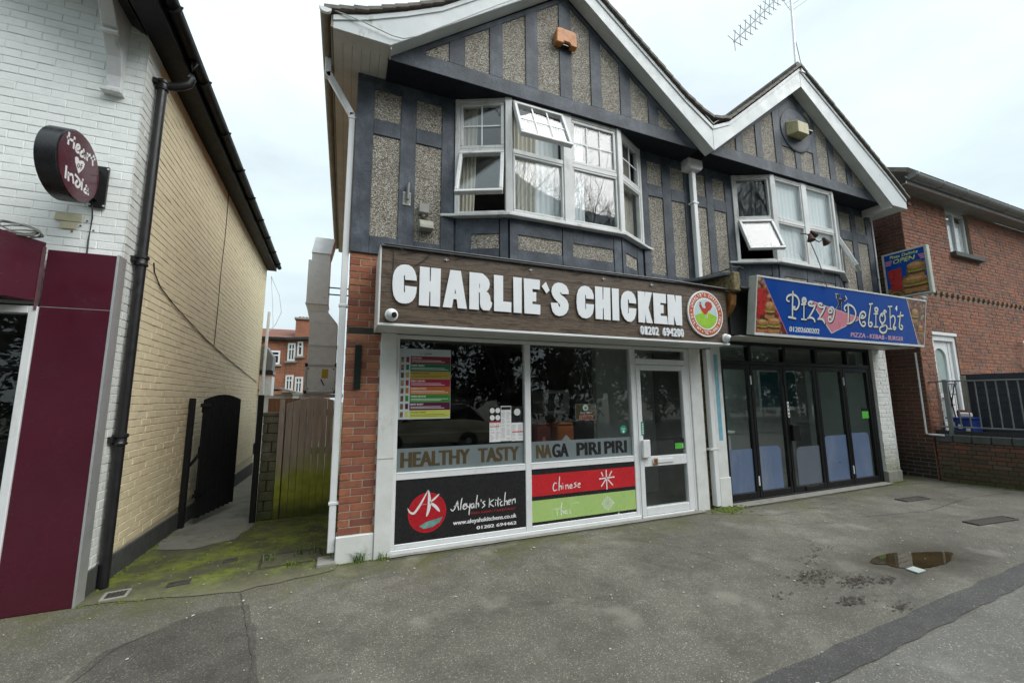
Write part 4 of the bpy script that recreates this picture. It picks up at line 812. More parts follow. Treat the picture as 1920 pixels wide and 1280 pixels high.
def bare_patch():
    # older yellowish repair mortar and screw holes below the round sign
    F = facade(-0.0075)
    shape('repair_patch', [[(-2.385,3.152),(-2.38,3.218),(-2.30,3.224),(-2.205,3.219),(-2.20,3.156),(-2.28,3.150)]], F, MAT['mortar_patch'], LB, 0.002, 0.003)
    shape('repair_patch', [[(-2.345,3.082),(-2.34,3.143),(-2.225,3.146),(-2.235,3.085)]], F, MAT['mortar_patch'], LB, 0.002, 0.003)
    for u, v in ((-2.37,3.19),(-2.30,3.10),(-2.21,3.12),(-2.17,3.17),(-2.12,3.09),(-2.26,3.06)): MB().lathe((u, -0.0085, v), (0,-1,0), [(0.008,0),(0.006,0.003)], 8).build('screw_hole', MAT['drain_iron'], LB)
m_ = simple('mortar_patch', (0.66, 0.61, 0.42), (0.56, 0.51, 0.35), 0.8, 14.0, 0.5, 60)
bare_patch()
# ------------------------------------------------------------------ the half-timbered pair of shops
HB = thing('half_timbered_building', (4.9, 3.0, 0), 'half-timbered twin-gabled shop building with dark render and pebbledash panels', 'building')
Z_EAVE = 5.32
FA = facade(0.0)
def part(name, mat, mb, parent=None, bevel=0.0, label=None, smooth=False):
    o = mb.build(name, MAT[mat], parent or HB, bevel, smooth)
    if label: o['label'] = label
    return o
# --- carcass
mb = MB(); mb.box(0.0, 0.22, 0.16, 6.4, -0.3, 5.35); sidew = part('side_wall', 'brick_distant', mb)
mb = MB(); mb.box(9.60, 9.80, 0.16, 6.4, -0.3, 5.35); part('side_wall', 'brick_distant', mb)
mb = MB(); mb.box(0.0, 9.8, 6.2, 6.39, -0.3, 5.35); part('back_wall', 'brick_distant', mb)
mb = MB(); mb.box(0.225, 9.595, 0.10, 6.15, -0.2, 0.022); part('floor', 'room_mid', mb)
mb = MB(); mb.box(0.225, 9.595, 0.06, 6.15, 2.52, 2.62); part('ceiling', 'room_mid', mb)
mb = MB(); mb.box(5.0, 5.11, 0.17, 6.15, 0.022, 2.52); mb.box(5.0, 5.11, 0.17, 6.15, 3.2, 5.32); part('party_wall', 'room_mid', mb)
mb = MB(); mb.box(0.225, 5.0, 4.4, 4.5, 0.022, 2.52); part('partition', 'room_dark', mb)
mb = MB(); mb.box(3.62, 3.68, 0.9, 4.4, 0.022, 2.52); part('partition', 'room_mid', mb)
mb = MB(); mb.box(3.681, 5.0, 1.1, 1.16, 0.022, 2.52); part('partition', 'room_pale', mb)
mb = MB(); mb.box(9.54, 9.597, 0.16, 2.3, 0.022, 2.52); part('wall_lining', 'room_pale', mb)
mb = MB(); mb.box(5.1101, 5.15, 0.17, 1.4, 0.022, 2.52); part('wall_lining', 'room_pale', mb)
mb = MB(); mb.box(5.11, 9.6, 1.4, 1.5, 0.022, 2.52); part('partition', 'room_grey', mb)
mb = MB(); mb.box(0.225, 9.595, 3.0, 3.1, 3.21, 5.31); part('partition', 'room_mid', mb)
mb = MB(); mb.box(0.225, 9.595, 0.16, 6.15, 3.10, 3.20); part('upper_floor', 'room_mid', mb)
mb = MB(); mb.box(0.225, 9.595, 0.02, 6.15, 5.325, 5.40); part('upper_ceiling', 'room_pale', mb)
mb = MB()
for x0, x1 in ((0.0, 1.145), (3.965, 5.90), (8.70, 9.80)): mb.box(x0, x1, 0.001, 0.155, 3.18, 5.32)
mb.box(1.1451, 3.9649, 0.001, 0.155, 3.10, 3.76); mb.box(5.9001, 8.6999, 0.001, 0.155, 3.10, 3.76); mb.box(0.346, 9.8, 0.001, 0.155, 2.46, 3.10); mb.box(0.346, 1.1449, 0.001, 0.155, 3.101, 3.179); mb.box(3.966, 5.899, 0.001, 0.155, 3.101, 3.179); mb.box(8.701, 9.8, 0.001, 0.155, 3.101, 3.179)
part('upper_wall', 'dark_render', mb)

# --- timber grid and pebbledash panels on the upper wall
def timber(u0, u1, v0, v1, n=0.024, F=FA, name='timber'):
    mb = MB(); mb.fbox(F, u0, u1, v0, v1, 0.0, n); return part(name, 'dark_render', mb, None, 0.004)
def pebble(u0, u1, v0, v1, F=FA, n=0.008):
    # slightly wavy panel edge: the dash is thrown against the render band
    mb = MB(); mb.fbox(F, u0-0.004, u1+0.004, v0-0.004, v1+0.004, 0.0, n); return part('pebbledash_panel', 'pebbledash', mb)
def grid(posts, panels, x0, x1, zb):
    # posts: list of (u0,u1); panels between
    for u0, u1 in posts: timber(u0, u1, zb, Z_EAVE - 0.002)
    for u0, u1 in panels:
        timber(u0 + 0.0005, u1 - 0.0005, 5.165, Z_EAVE - 0.002, 0.0235); timber(u0 + 0.0005, u1 - 0.0005, 4.605, 4.795, 0.0235); timber(u0 + 0.0005, u1 - 0.0005, zb, 3.385, 0.0235)
        pebble(u0, u1, 4.795, 5.165); pebble(u0, u1, 3.385, 4.605)
grid([(-0.012, 0.18), (0.48, 0.66), (0.97, 1.13)], [(0.18, 0.48), (0.66, 0.97)], 0, 1.13, 3.18)
grid([(3.985, 4.115), (4.395, 4.565), (4.84, 5.09), (5.30, 5.46), (5.73, 5.885)], [(4.115, 4.395), (4.565, 4.84), (5.09, 5.30), (5.46, 5.73)], 3.985, 5.885, 3.11)
grid([(8.715, 8.81), (9.15, 9.31), (9.65, 9.82)], [(8.81, 9.15), (9.31, 9.65)], 8.715, 9.82, 3.11)
mb = MB(); mb.box(0.30, 1.13, -0.02, 0.0, 3.10, 3.18); part('timber', 'dark_render', mb)

# --- bays
def window_light(parent, F, w, h, fr=0.045, bars=None, opened=0.0, mat='upvc_old', dep=0.06, glass='double_glazing', barmat='upvc'):
    # F origin at the lower left of the light; the sash is hung at its top
    O, U, W, N = F
    if opened:
        top = O + W*h + N*0.02; W2 = (W*math.cos(opened) - N*math.sin(opened)).normalized(); N2 = U.cross(W2)
        F = (top - W2*h + N2*0.012, U, W2, N2)
    mb = MB(); d0, d1 = -dep/2, dep/2
    mb.fbox(F, 0, w, 0, fr, d0, d1); mb.fbox(F, 0, w, h-fr, h, d0, d1); mb.fbox(F, 0, fr, fr, h-fr, d0, d1); mb.fbox(F, w-fr, w, fr, h-fr, d0, d1)
    s = mb.build('sash' if opened else 'casement', MAT[mat], parent, 0.006)
    mb = MB(); mb.fbox(F, fr-0.003, w-fr+0.003, fr-0.003, h-fr+0.003, -0.006, 0.006); mb.build('glass_pane', MAT[glass], parent)
    if bars:
        nx, ny = bars
        for i in range(1, nx):
            u = fr + (w-2*fr)*i/nx; mb = MB(); mb.fbox(F, u-0.009, u+0.009, fr, h-fr, 0.007, 0.013); mb.build('glazing_bar', MAT[barmat], parent)
        for i in range(1, ny):
            v = fr + (h-2*fr)*i/ny; mb = MB(); mb.fbox(F, fr, w-fr, v-0.009, v+0.009, 0.0068, 0.0126); mb.build('glazing_bar', MAT[barmat], parent)
    return s
def bay(A, B, Cc, D, zs, zh, ztr, specs, label, curtainf):
    P = [V((*p, 0)) for p in (A, B, Cc, D)]
    root_mb = MB(); UPV = V((0,0,1))
    # corner posts and mullion
    def post(p, w, d, ang): 
        U = V((math.cos(ang), math.sin(ang), 0)); root_mb.fbox((V((p.x,p.y,0)), U, UPV, U.cross(UPV)), -w/2, w/2, zs, zh, -d/2, d/2)
    post(P[1], 0.085, 0.085, R(-12)); post(P[2], 0.085, 0.085, R(12))
    segs = []
    for i in range(3):
        a, b = P[i], P[i+1]; U = (b-a).normalized(); l = (b-a).length; F = (V((a.x, a.y, 0)), U, UPV, U.cross(UPV)); segs.append((F, l))
    F0, l0 = segs[0]; F1, l1 = segs[1]; F2, l2 = segs[2]
    root_mb.fbox(F0, 0.0, 0.055, zs, zh, -0.045, 0.04); root_mb.fbox(F2, l2-0.055, l2, zs, zh, -0.045, 0.04)
    root_mb.fbox(F1, l1/2-0.065, l1/2+0.065, zs, zh, -0.04, 0.042)
    for F, l in segs: root_mb.fbox(F, 0.03, l-0.03, zh-0.05, zh-0.001, -0.04, 0.035); root_mb.fbox(F, 0.03, l-0.03, zs+0.001, zs+0.045, -0.04, 0.035)
    for (F, l), zt in zip(((F0,l0),(F2,l2)), (ztr, ztr)): root_mb.fbox(F, 0.056, l-0.05, zt-0.03, zt+0.03, -0.04, 0.034)
    root_mb.fbox(F1, 0.05, l1/2-0.066, ztr-0.03, ztr+0.03, -0.04, 0.034); root_mb.fbox(F1, l1/2+0.066, l1-0.05, ztr-0.03, ztr+0.03, -0.04, 0.034)
    r = root_mb.build('bay_window', MAT['upvc_old'], HB, 0.005); r['label'] = label
    def lights(F, u0, u1, top, bot):
        O, U, W, N = F
        for (z0, z1), (bars, op) in (((ztr+0.031, zh-0.052), top), ((zs+0.046, ztr-0.031), bot)):
            window_light(r, (O + U*u0 + W*z0, U, W, N), u1-u0, z1-z0, 0.042 if op or bars else 0.028, bars, op)
    lights(F0, 0.056, l0-0.05, *specs[0]); lights(F1, 0.05, l1/2-0.066, *specs[1]); lights(F1, l1/2+0.066, l1-0.05, *specs[2]); lights(F2, 0.05, l2-0.056, *specs[3])
    # sill board following the bay
    def off(d):
        q = []
        for i in range(4):
            if i == 0: n = F0[3]; q.append(P[0] + n*d - F0[1]*(d*0.4) ); 
            elif i == 3: n = F2[3]; q.append(P[3] + n*d + F2[1]*(d*0.4))
            else:
                n = (segs[i-1][0][3] + segs[i][0][3]).normalized(); k = 1/ n.dot(segs[i][0][3]); q.append(P[i] + n*d*k)
        q[0].y = min(q[0].y, -0.026); q[3].y = min(q[3].y, -0.026)
        return q
    o = off(0.085); pts = [(p.x, p.y) for p in o]
    mb = MB(); mb.prism(FR((0,0,0),(1,0,0),(0,1,0)), [(o[0].x-0.12, -0.026)] + pts + [(o[3].x+0.12, -0.026)], zs-0.034, zs)
    mb.build('sill', MAT['upvc_old'], r, 0.004)
    # apron below the sill
    o2 = off(-0.035); mb = MB(); pts = [(p.x, p.y) for p in o2]; pts = [(P[0].x + 0.08, -0.004)] + pts[1:3] + [(P[3].x - 0.08, -0.004)]
    mb.prism(FR((0,0,0),(1,0,0),(0,1,0)), pts, 3.12, zs-0.036); mb.build('apron', MAT['dark_render'], r)
    for F, l, ps in ((F0, l0, [(0.20, l0-0.12)]), (F1, l1, [(0.12, l1/2-0.10), (l1/2+0.06, l1-0.14)]), (F2, l2, [(0.10, l2-0.20)])):
        for u0, u1 in ps:
            mb = MB(); mb.fbox(F, u0, u1, 3.36, 3.545, -0.03, -0.006); mb.build('pebbledash_panel', MAT['pebbledash'], r)
            
        # render band framing the panels
        edges = [0.0] + [e for p in ps for e in p] + [l]
        for i in range(0, len(edges), 2):
            mb = MB(); mb.fbox(F, edges[i]+0.012, edges[i+1]-0.0005 if i+1 < len(edges)-1 else edges[i+1]-0.012, 3.125, zs-0.037, -0.034, 0.006); mb.build('timber', MAT['dark_render'], r)
        for u0, u1 in ps:
            mb = MB(); mb.fbox(F, u0, u1, 3.5455, zs-0.037, -0.034, 0.0055); mb.build('timber', MAT['dark_render'], r); mb = MB(); mb.fbox(F, u0, u1, 3.125, 3.3595, -0.034, 0.0055); mb.build('timber', MAT['dark_render'], r)
    curtainf(r, segs)
    return r
def drape(parent, p0, p1, z0, z1, mat, amp=0.02, folds=14, rake=0.0):
    p0, p1 = V(p0), V(p1); n = folds*6; d = (p1-p0); nn = V((-d.y, d.x, 0)).normalized(); mb = MB(); vs = []; 
    for k, z in enumerate((z0, (z0+z1)/2, z1)):
        for i in range(n+1):
            t = i/n; vs.append(p0 + d*t*(1 - rake*(1-k/2)) + nn*(amp*math.sin(t*folds*2*math.pi)*(1.2-0.3*k) + amp*0.4*math.sin(t*23.1)) + V((0,0,z)))
    fs = [[k*(n+1)+i, k*(n+1)+i+1, (k+1)*(n+1)+i+1, (k+1)*(n+1)+i] for k in range(2) for i in range(n)]
    mb.add(vs, fs); o = mb.build('curtain', MAT[mat], parent, smooth=True, fixn=False); return o
def curt1(r, segs):
    drape(r, (1.22, 0.02, 0), (1.42, -0.08, 0), 3.80, 5.28, 'curtain', 0.014, 4, 0.25)
    drape(r, (1.85, -0.20, 0), (2.16, -0.20, 0), 3.80, 5.27, 'curtain', 0.012, 5, 0.1)
    drape(r, (1.80, -0.17, 0), (2.50, -0.17, 0), 3.80, 5.27, 'blind', 0.008, 9)
    drape(r, (2.62, -0.20, 0), (2.86, -0.20, 0), 3.80, 5.27, 'blind', 0.010, 4)
    drape(r, (3.55, -0.10, 0), (3.85, 0.04, 0), 3.80, 5.27, 'curtain', 0.012, 5)
bay((1.145, -0.005), (1.74, -0.28), (3.38, -0.28), (3.965, -0.005), 3.775, 5.30, 4.60,
    [((((2, 2)), 0), (None, R(24))), ((((3, 2)), R(22)), (None, 0)), (((3, 2), 0), (None, 0)), (((2, 2), 0), (None, 0))],
    'white bay window with two sashes propped open, above the wooden sign', curt1)
def curt2(r, segs):
    for a, b in (((6.56,-0.235,0),(7.24,-0.235,0)), ((7.38,-0.235,0),(8.04,-0.235,0))): drape(r, a, b, 3.82, 5.27, 'blind', 0.004, 7)
    drape(r, (8.15,-0.19,0), (8.6,0.0,0), 3.82, 5.27, 'curtain', 0.01, 5)
bay((5.90, -0.005), (6.50, -0.28), (8.09, -0.28), (8.70, -0.005), 3.775, 5.29, 4.50,
    [((None, 0), (None, R(25))), ((None, 0), (None, 0)), ((None, 0), (None, 0)), ((None, 0), (None, R(20)))],
    'white bay window above the blue pizza sign, left lower sash open', curt2)

# --- gables
YG = -0.36; FG = facade(YG + 0.022); YB = -0.53
def gable(x0, xa, x1, z0, za, panels, name_label, skip=None):
    rk = lambda x: z0 + (za-z0)*(x-x0)/(xa-x0) if x < xa else za + (z0-za)*(x-xa)/(x1-xa)
    mb = MB(); mb.prism(FG, [(x0, z0-0.02), (x1, z0-0.02), (xa, za)], -0.06, 0.0)
    gw = mb.build('gable_wall', MAT['dark_render'], HB); gw['label'] = name_label
    # soffit below the gable, back to the wall
    mb = MB(); mb.box(x0, x1, YG - 0.001, -0.026, z0-0.022, z0-0.002); mb.build('jetty_soffit', MAT['soffit_shade_navy'], gw)
    timb = lambda pts, n=0.022: (lambda m: m.build('timber', MAT['dark_render'], gw, 0.003))(MB().prism(FG, pts, 0.0, n))
    timb([(x0-0.01, z0-0.0205), (x1+0.01, z0-0.0205), (x1+0.01-0.16, 5.495), (x0+0.15, 5.495)], 0.024)
    rb = 0.075
    edges = [(x0+0.2, None)]
    ps = sorted(panels)
    # uprights between the panels
    cuts = [x0 + 0.22] + [e for p in ps for e in p[:2]] + [x1 - 0.22]
    for i in range(0, len(cuts), 2):
        a, b = cuts[i], cuts[i+1]
        if b - a < 0.02: continue
        pts = [(a, 5.496), (b, 5.496), (b, max(5.497, rk(b)-rb))] + ([(xa, rk(xa)-rb)] if a < xa < b else []) + [(a, max(5.497, rk(a)-rb))]
        timb(pts)
    for p in ps:
        a, b = p[:2]; top = (lambda x: rk(x)-rb) if len(p) < 3 else (lambda x: p[2])
        pts = [(a, 5.49), (b, 5.49), (b, max(5.5, top(b))), (a, max(5.5, top(a)))]
        MB().prism(FG, pts, 0.0, 0.008).build('pebbledash_panel', MAT['pebbledash'], gw)
        if len(p) > 2: timb([(a+.0005, p[2]), (b-.0005, p[2]), (b-.0005, rk(b)-rb), ] + ([(xa, rk(xa)-rb)] if a < xa < b else []) + [(a+.0005, rk(a)-rb)], 0.0215)
    for pa, pb in (((x0+0.12, rk(x0+0.12)), (xa, za)), ((xa, za), (x1-0.12, rk(x1-0.12)))):
        timb([(pa[0], pa[1]-rb), (pb[0], pb[1]-rb), (pb[0], pb[1]), (pa[0], pa[1])], 0.0235)
    return gw
g1 = gable(0.29, 2.54, 4.80, 5.32, 7.02, [(0.70,0.97),(1.16,1.47),(1.64,1.955),(2.13,2.45),(2.63,2.93),(3.10,3.41),(3.59,3.90),(4.08,4.39)], 'left dark gable with upright pebbledash strips')
g2 = gable(5.04, 7.33, 9.62, 5.32, 7.07, [(5.38,5.65),(5.81,6.13),(6.28,6.60),(6.78,7.11,5.86),(7.25,7.60,5.90),(7.73,8.05),(8.22,8.55),(8.72,9.06)], 'right dark gable with round boss and pebbledash strips')
MB().lathe((7.18, YG, 6.22), (0,-1,0), [(0.40, -0.02), (0.40, 0.012), (0.375, 0.018)], 40).build('roundel', MAT['dark_render'], g2)
shape('pebbledash_panel', [[(7.42,6.62),(7.50,6.58),(7.58,6.50),(7.62,6.42),(7.60,6.58),(7.50,6.68)]], facade(YG-0.001), MAT['pebbledash'], g2, 0.004, 0.001)

# --- bargeboards, soffits, roof
FB = facade(YB)
def barge(lower, upper, label=None):
    o = MB().prism(FB, lower + upper[::-1], -0.022, 0.0).build('bargeboard', MAT['barge_white'], HB, 0.003)
    if label: o['label'] = label
    # moulded fillet under the tiles
    for a, b in zip(upper[:-1], upper[1:]):
        d = math.hypot(b[0]-a[0], b[1]-a[1])
        MB().prism(FB, [(a[0], a[1]-0.055), (b[0], b[1]-0.055), (b[0], b[1]), (a[0], a[1])], 0.0005, 0.014).build('fillet', MAT['barge_white'], o)
    # sloping soffit from the board back to the gable
    for a, b in zip(lower[:-1], lower[1:]):
        MB().prism(facade(YG+0.0), [(a[0], a[1]+0.004), (b[0], b[1]+0.004), (b[0], b[1]+0.022), (a[0], a[1]+0.022)], 0.001, 0.147).build('barge_soffit', MAT['soffit_white'], o)
    return o
barge([(-0.27,5.325), (0.295,5.325), (2.54,7.045)], [(-0.27,5.46), (0.05,5.58), (0.45,5.78), (0.84,6.00), (1.15,6.24), (2.54,7.33)], 'left bargeboard with boxed end')
barge([(2.541,7.045), (4.945,5.225)], [(2.541,7.33), (2.98,6.985), (4.45,5.92), (4.70,5.77), (4.945,5.62)], 'streaked bargeboard running down to the valley')
barge([(4.95,5.225), (7.175,6.96)], [(4.95,5.62), (5.30,5.78), (5.60,6.02), (6.29,6.58), (7.175,7.31)])
barge([(7.18,6.96), (9.57,5.195), (10.07,5.20)], [(7.18,7.31), (9.5,5.80), (10.05,5.40)])
def roof_piece(pts, name='roof'):
    # pts: ridge/verge polyline; slab runs back from the verge
    lower = [(x, z+0.002) for x, z in pts]; upper = [(x, z+0.05) for x, z in pts]
    o = MB().prism(facade(6.6), lower + upper[::-1], 0.0, 6.6 - YB + 0.0).build(name, MAT['slate_tile'], HB)
    # verge tiles, one by one
    for a, b in zip(pts[:-1], pts[1:]):
        l = math.hypot(b[0]-a[0], b[1]-a[1]); k = max(1, int(round(l/0.165)))
        for i in range(k):
            t0, t1 = i/k, (i+1)/k + 0.12/k
            p = (a[0]+(b[0]-a[0])*t0, a[1]+(b[1]-a[1])*t0); q = (a[0]+(b[0]-a[0])*t1, a[1]+(b[1]-a[1])*t1)
            lift = 0.014
            up = b[1] > a[1]
            la, lb = (lift, 0.0) if up else (0.0, lift)
            j = random.uniform(0, 0.006)
            MB().prism(facade(YB-0.0), [(p[0], p[1]+0.006+la), (q[0], q[1]+0.006+lb), (q[0], q[1]+0.044+lb+j), (p[0], p[1]+0.044+la+j)], -0.20, 0.045+j).build('tile', MAT['slate_tile'], o)
    return o
roof_piece([(-0.36,5.46), (0.05,5.60), (0.45,5.80), (0.84,6.02), (1.15,6.255), (2.54,7.35)])
roof_piece([(2.54,7.35), (2.98,7.005), (4.45,5.94), (4.72,5.80), (4.94,5.72)])
roof_piece([(4.98,5.72), (5.30,5.80), (5.60,6.04), (6.29,6.60), (7.178,7.33)])
roof_piece([(7.182,7.33), (9.5,5.82), (10.10,5.40)])
MB().prism(facade(6.6), [(4.80,5.75),(4.95,5.64),(5.10,5.75),(5.10,5.77),(4.95,5.66),(4.80,5.77)], 0, 7.15).build('valley_lead', MAT['lead'], HB)
# ridge tiles
for xr, zr in ((2.54, 7.40), (7.18, 7.38)):
    for i in range(16):
        MB().tube([(xr, YB + 0.0 + i*0.44, zr), (xr, YB + 0.0 + i*0.44 + 0.43, zr)], 0.07, 10).build('ridge_tile', MAT['slate_tile'], HB)
# boxed eave on the left: soffit boards running back along the side wall, gutter, end plate
for i in range(6):
    x0 = -0.27 + i*0.0935
    y1 = -0.002 if x0 > -0.03 else 6.4
    MB().box(x0+0.0015, x0+0.092, YB+0.023, y1 if i > 2 else 6.4, 5.3255, 5.338).build('soffit_board', MAT['soffit_grey'], HB)
MB().box(0.2955, 0.309, YB+0.024, -0.028, 5.30, 5.45).build('soffit_end_plate', MAT['soffit_grey'], HB)
MB().box(9.56, 9.58, YB+0.024, -0.028, 5.15, 5.34).build('soffit_end_plate', MAT['soffit_grey'], HB)
for i in range(5):
    MB().box(9.585 + i*0.096, 9.585 + i*0.096 + 0.094, YB+0.023, 0.9, 5.20, 5.212).build('soffit_board', MAT['soffit_white'], HB)
MB().box(-0.292, -0.271, YB+0.0, 6.4, 5.33, 5.47).build('fascia_board', MAT['gutter_brown'], HB, 0.003)
gp = [(math.cos(math.pi + math.pi*i/8)*0.052, math.sin(math.pi + math.pi*i/8)*0.052) for i in range(9)]
gut = MB().prism(FR((-0.346, 6.4, 5.485), (1,0,0), (0,0,1)), gp + [(x*0.9, y*0.9) for x, y in gp[::-1]], 0.0, 6.95).build('gutter', MAT['gutter_brown'], HB)
MB().prism(FR((-0.346, -0.551, 5.485), (1,0,0), (0,0,1)), [(x*1.12, y*1.12) for x, y in gp], 0.0, 0.03).build('gutter_stop_end', MAT['upvc'], gut, 0.003)
# white square downpipe at the left corner
def sqpipe(x, y, z0, z1, w=0.066, name='downpipe', mat='upvc', parent=None, label=None):
    o = MB().box(x-w/2, x+w/2, y-w/2, y+w/2, z0, z1).build(name, MAT[mat], parent or HB, 0.006); 
    if label: o['label'] = label
    return o
dp = sqpipe(-0.052, 0.045, 0.10, 4.83, label='white square downpipe at the alley corner')
MB().bar((-0.052, 0.045, 4.80), (-0.33, 0.045, 5.26), 0.066, 0.066).build('offset_bend', MAT['upvc'], dp, 0.006)
MB().box(-0.363, -0.297, 0.012, 0.078, 5.20, 5.44).build('gutter_outlet', MAT['upvc'], dp, 0.006)
for z in (0.55, 2.57, 4.75):
    MB().box(-0.095, 0.015, 0.006, 0.084, z, z+0.03).build('pipe_clip', MAT['upvc'], dp, 0.004)
MB().box(-0.17, -0.0, -0.06, 0.16, -0.02, 0.035).build('gully_surround', MAT['concrete'], dp, 0.008)
# rainwater head and pipe between the two bays
dp2 = sqpipe(4.955, -0.085, 3.15, 5.13, 0.075, label='white square downpipe under a rainwater hopper between the bays')
MB().prism(FR((4.91,-0.085,0),(1,0,0),(0,0,1)), [(-0.10,5.30),(-0.11,5.18),(-0.06,5.12),(0.15,5.12),(0.20,5.18),(0.19,5.30)], -0.09, 0.09).build('hopper_head', MAT['upvc_old'], dp2, 0.01)
MB().box(4.895, 5.015, -0.13, -0.023, 4.58, 4.61).build('pipe_clip', MAT['upvc'], dp2, 0.004)
dp3 = sqpipe(5.035, -0.04, 0.04, 2.30, 0.085, label='white square downpipe between the two shop fronts')
MB().box(4.94, 5.10, -0.088, 0.0, 0.82, 0.85).build('pipe_clip', MAT['upvc_old'], dp3, 0.004)
# thin white conduit at the right end
MB().tube([(9.86, -0.03, 5.20), (9.855, -0.03, 3.2)], 0.014, 8).build('conduit', MAT['upvc'], HB)

# --- brick pier and rendered plinth at the left corner
mb = MB(); mb.box(0.006, 0.345, 0.006, 0.155, 0.25, 3.18); pier = mb.build('brick_pier', MAT['mortar_pale'], HB); pier['label'] = 'red brick pier beside the shop front'
rr_ = []
for r in range(39):
    a, b = 0.252 + r*0.0752 + 0.005, 0.252 + (r+1)*0.0752 - 0.005
    cuts = [(0.0, 0.212), (0.222, 0.345)] if r % 2 == 0 else [(0.0, 0.102), (0.112, 0.328), (0.338, 0.345)]
    if r == 27: continue
    rr_ += [(u0, u1, a, b) for u0, u1 in cuts if u1-u0 > 0.02]
MB().box(0.008, 0.344, 0.0, 0.0055, 0.252+27*0.0752+0.004, 0.252+28*0.0752-0.004).build('recess_shade_strip', MAT['mortar_dark'], pier)  # dark strip in place of the shade in a recessed course
lay_bricks(pier, FR((0, 0.006, 0), (1,0,0), (0,0,1)), rr_, 0.009, MAT['brick_red'], 300, 8, 0.003)
lay_bricks(sidew, FR((0.0, 0.16, 0), (0,-1,0), (0,0,1)), [(0.0, 0.152, 0.257 + r*0.0752, 0.322 + r*0.0752) for r in range(66)], 0.004, MAT['brick_red'], 300, 9)
MB().box(-0.014, 0.345, -0.03, 0.155, -0.05, 0.25).build('plinth', MAT['white_render'], HB, 0.008)
MB().box(0.09, 0.155, -0.035, -0.004, 1.70, 2.16).build('gate_bracket', MAT['green_metal'], HB, 0.002)

# --- shop front of the chicken shop
SF = MB(); F0 = FA
SF.fbox(F0, 0.513, 0.549, 0.05, 2.30, -0.07, 0.012)
SF.fbox(F0, 0.549, 3.70, 2.255, 2.30, -0.07, 0.010); SF.fbox(F0, 2.046, 2.124, 0.051, 2.2545, -0.07, 0.012); SF.fbox(F0, 3.642, 3.702, 0.05, 2.2545, -0.07, 0.012)
for a, b in ((0.549, 2.0455), (2.1245, 3.6415)):
    SF.fbox(F0, a, b, 0.742, 0.818, -0.07, 0.010); SF.fbox(F0, a, b, 0.05, 0.100, -0.07, 0.010)
SF.fbox(F0, 0.513, 3.702, 0.0, 0.0495, -0.07, 0.028)
sfo = SF.build('shopfront_frame', MAT['upvc'], HB, 0.005); sfo['label'] = 'white shop front frame with two large windows'
for a, b in ((0.549, 2.046), (2.124, 3.642)):
    MB().fbox(F0, a-0.002, b+0.002, 0.816, 2.257, -0.034, -0.028).build('glass_pane', MAT['glass'], sfo)
    MB().fbox(F0, a-0.002, b+0.002, 0.8165, 1.063, -0.0275, -0.0265).build('frosted_band', MAT['frost'], sfo)
    for z in (0.748, 0.808, 0.058): MB().fbox(F0, a+0.005, b-0.005, z-0.002, z+0.002, 0.0098, 0.0125).build('bead', MAT['upvc_old'], sfo)
text('window_lettering', 'HEALTHY', F0, 0.60, 0.865, 0.165, MAT['print_tan'] if 'print_tan' in MAT else simple('print_tan', (0.085,0.062,0.030), (0.07,0.05,0.024), 0.4, 4.0), sfo, 0.76, 0.0008, -0.0262, 0.012, fat=0.009)
text('window_lettering', 'TASTY', F0, 1.47, 0.865, 0.165, MAT['print_tan'], sfo, 0.50, 0.0008, -0.0262, 0.012, fat=0.009)
text('window_lettering', 'NA', F0, 2.21, 0.865, 0.165, MAT['print_tan'], sfo, 0.20, 0.0008, -0.0262, 0.012, fat=0.009)
text('window_lettering', 'GA', F0, 2.43, 0.865, 0.165, MAT['print_black'], sfo, 0.22, 0.0008, -0.0262, 0.012, fat=0.009)
text('window_lettering', 'PIRI', F0, 2.78, 0.865, 0.165, MAT['print_black'], sfo, 0.35, 0.0008, -0.0262, 0.012, fat=0.009)
text('window_lettering', 'PIRI', F0, 3.20, 0.865, 0.165, MAT['print_black'], sfo, 0.345, 0.0008, -0.0262, 0.012, fat=0.009)
# pilasters
pl = MB().box(0.3455, 0.5125, -0.045, 0.155, -0.04, 2.30).build('pilaster', MAT['white_render'], HB, 0.004); pl['label'] = 'white rendered pilaster beside the brick pier'
MB().box(0.348, 0.511, -0.048, -0.0455, 0.975, 0.981).build('joint', MAT['grey_plastic'], pl)
MB().box(4.665, 4.70, -0.012, 0.07, 0.0, 2.30).build('door_post', MAT['upvc'], HB, 0.004)
MB().box(4.7005, 4.915, -0.03, 0.155, -0.03, 2.30).build('pilaster', MAT['white_render'], HB, 0.004)
MB().box(4.92, 5.105, 0.03, 0.155, -0.03, 2.46).build('recess_panel', MAT['rot_wood'], HB)
p3 = MB().box(5.125, 5.325, -0.035, 0.155, 0.42, 2.46).build('pilaster', MAT['white_render'], HB, 0.004); p3['label'] = 'white pilaster with a faded blue stripe'
MB().box(5.120, 5.345, -0.045, 0.155, -0.06, 0.4195).build('pilaster_base', MAT['white_render'], p3, 0.006)
MB().box(5.18, 5.255, -0.0375, -0.0345, 0.95, 2.23).build('blue_stripe', MAT['sky_blue_paint'], p3)
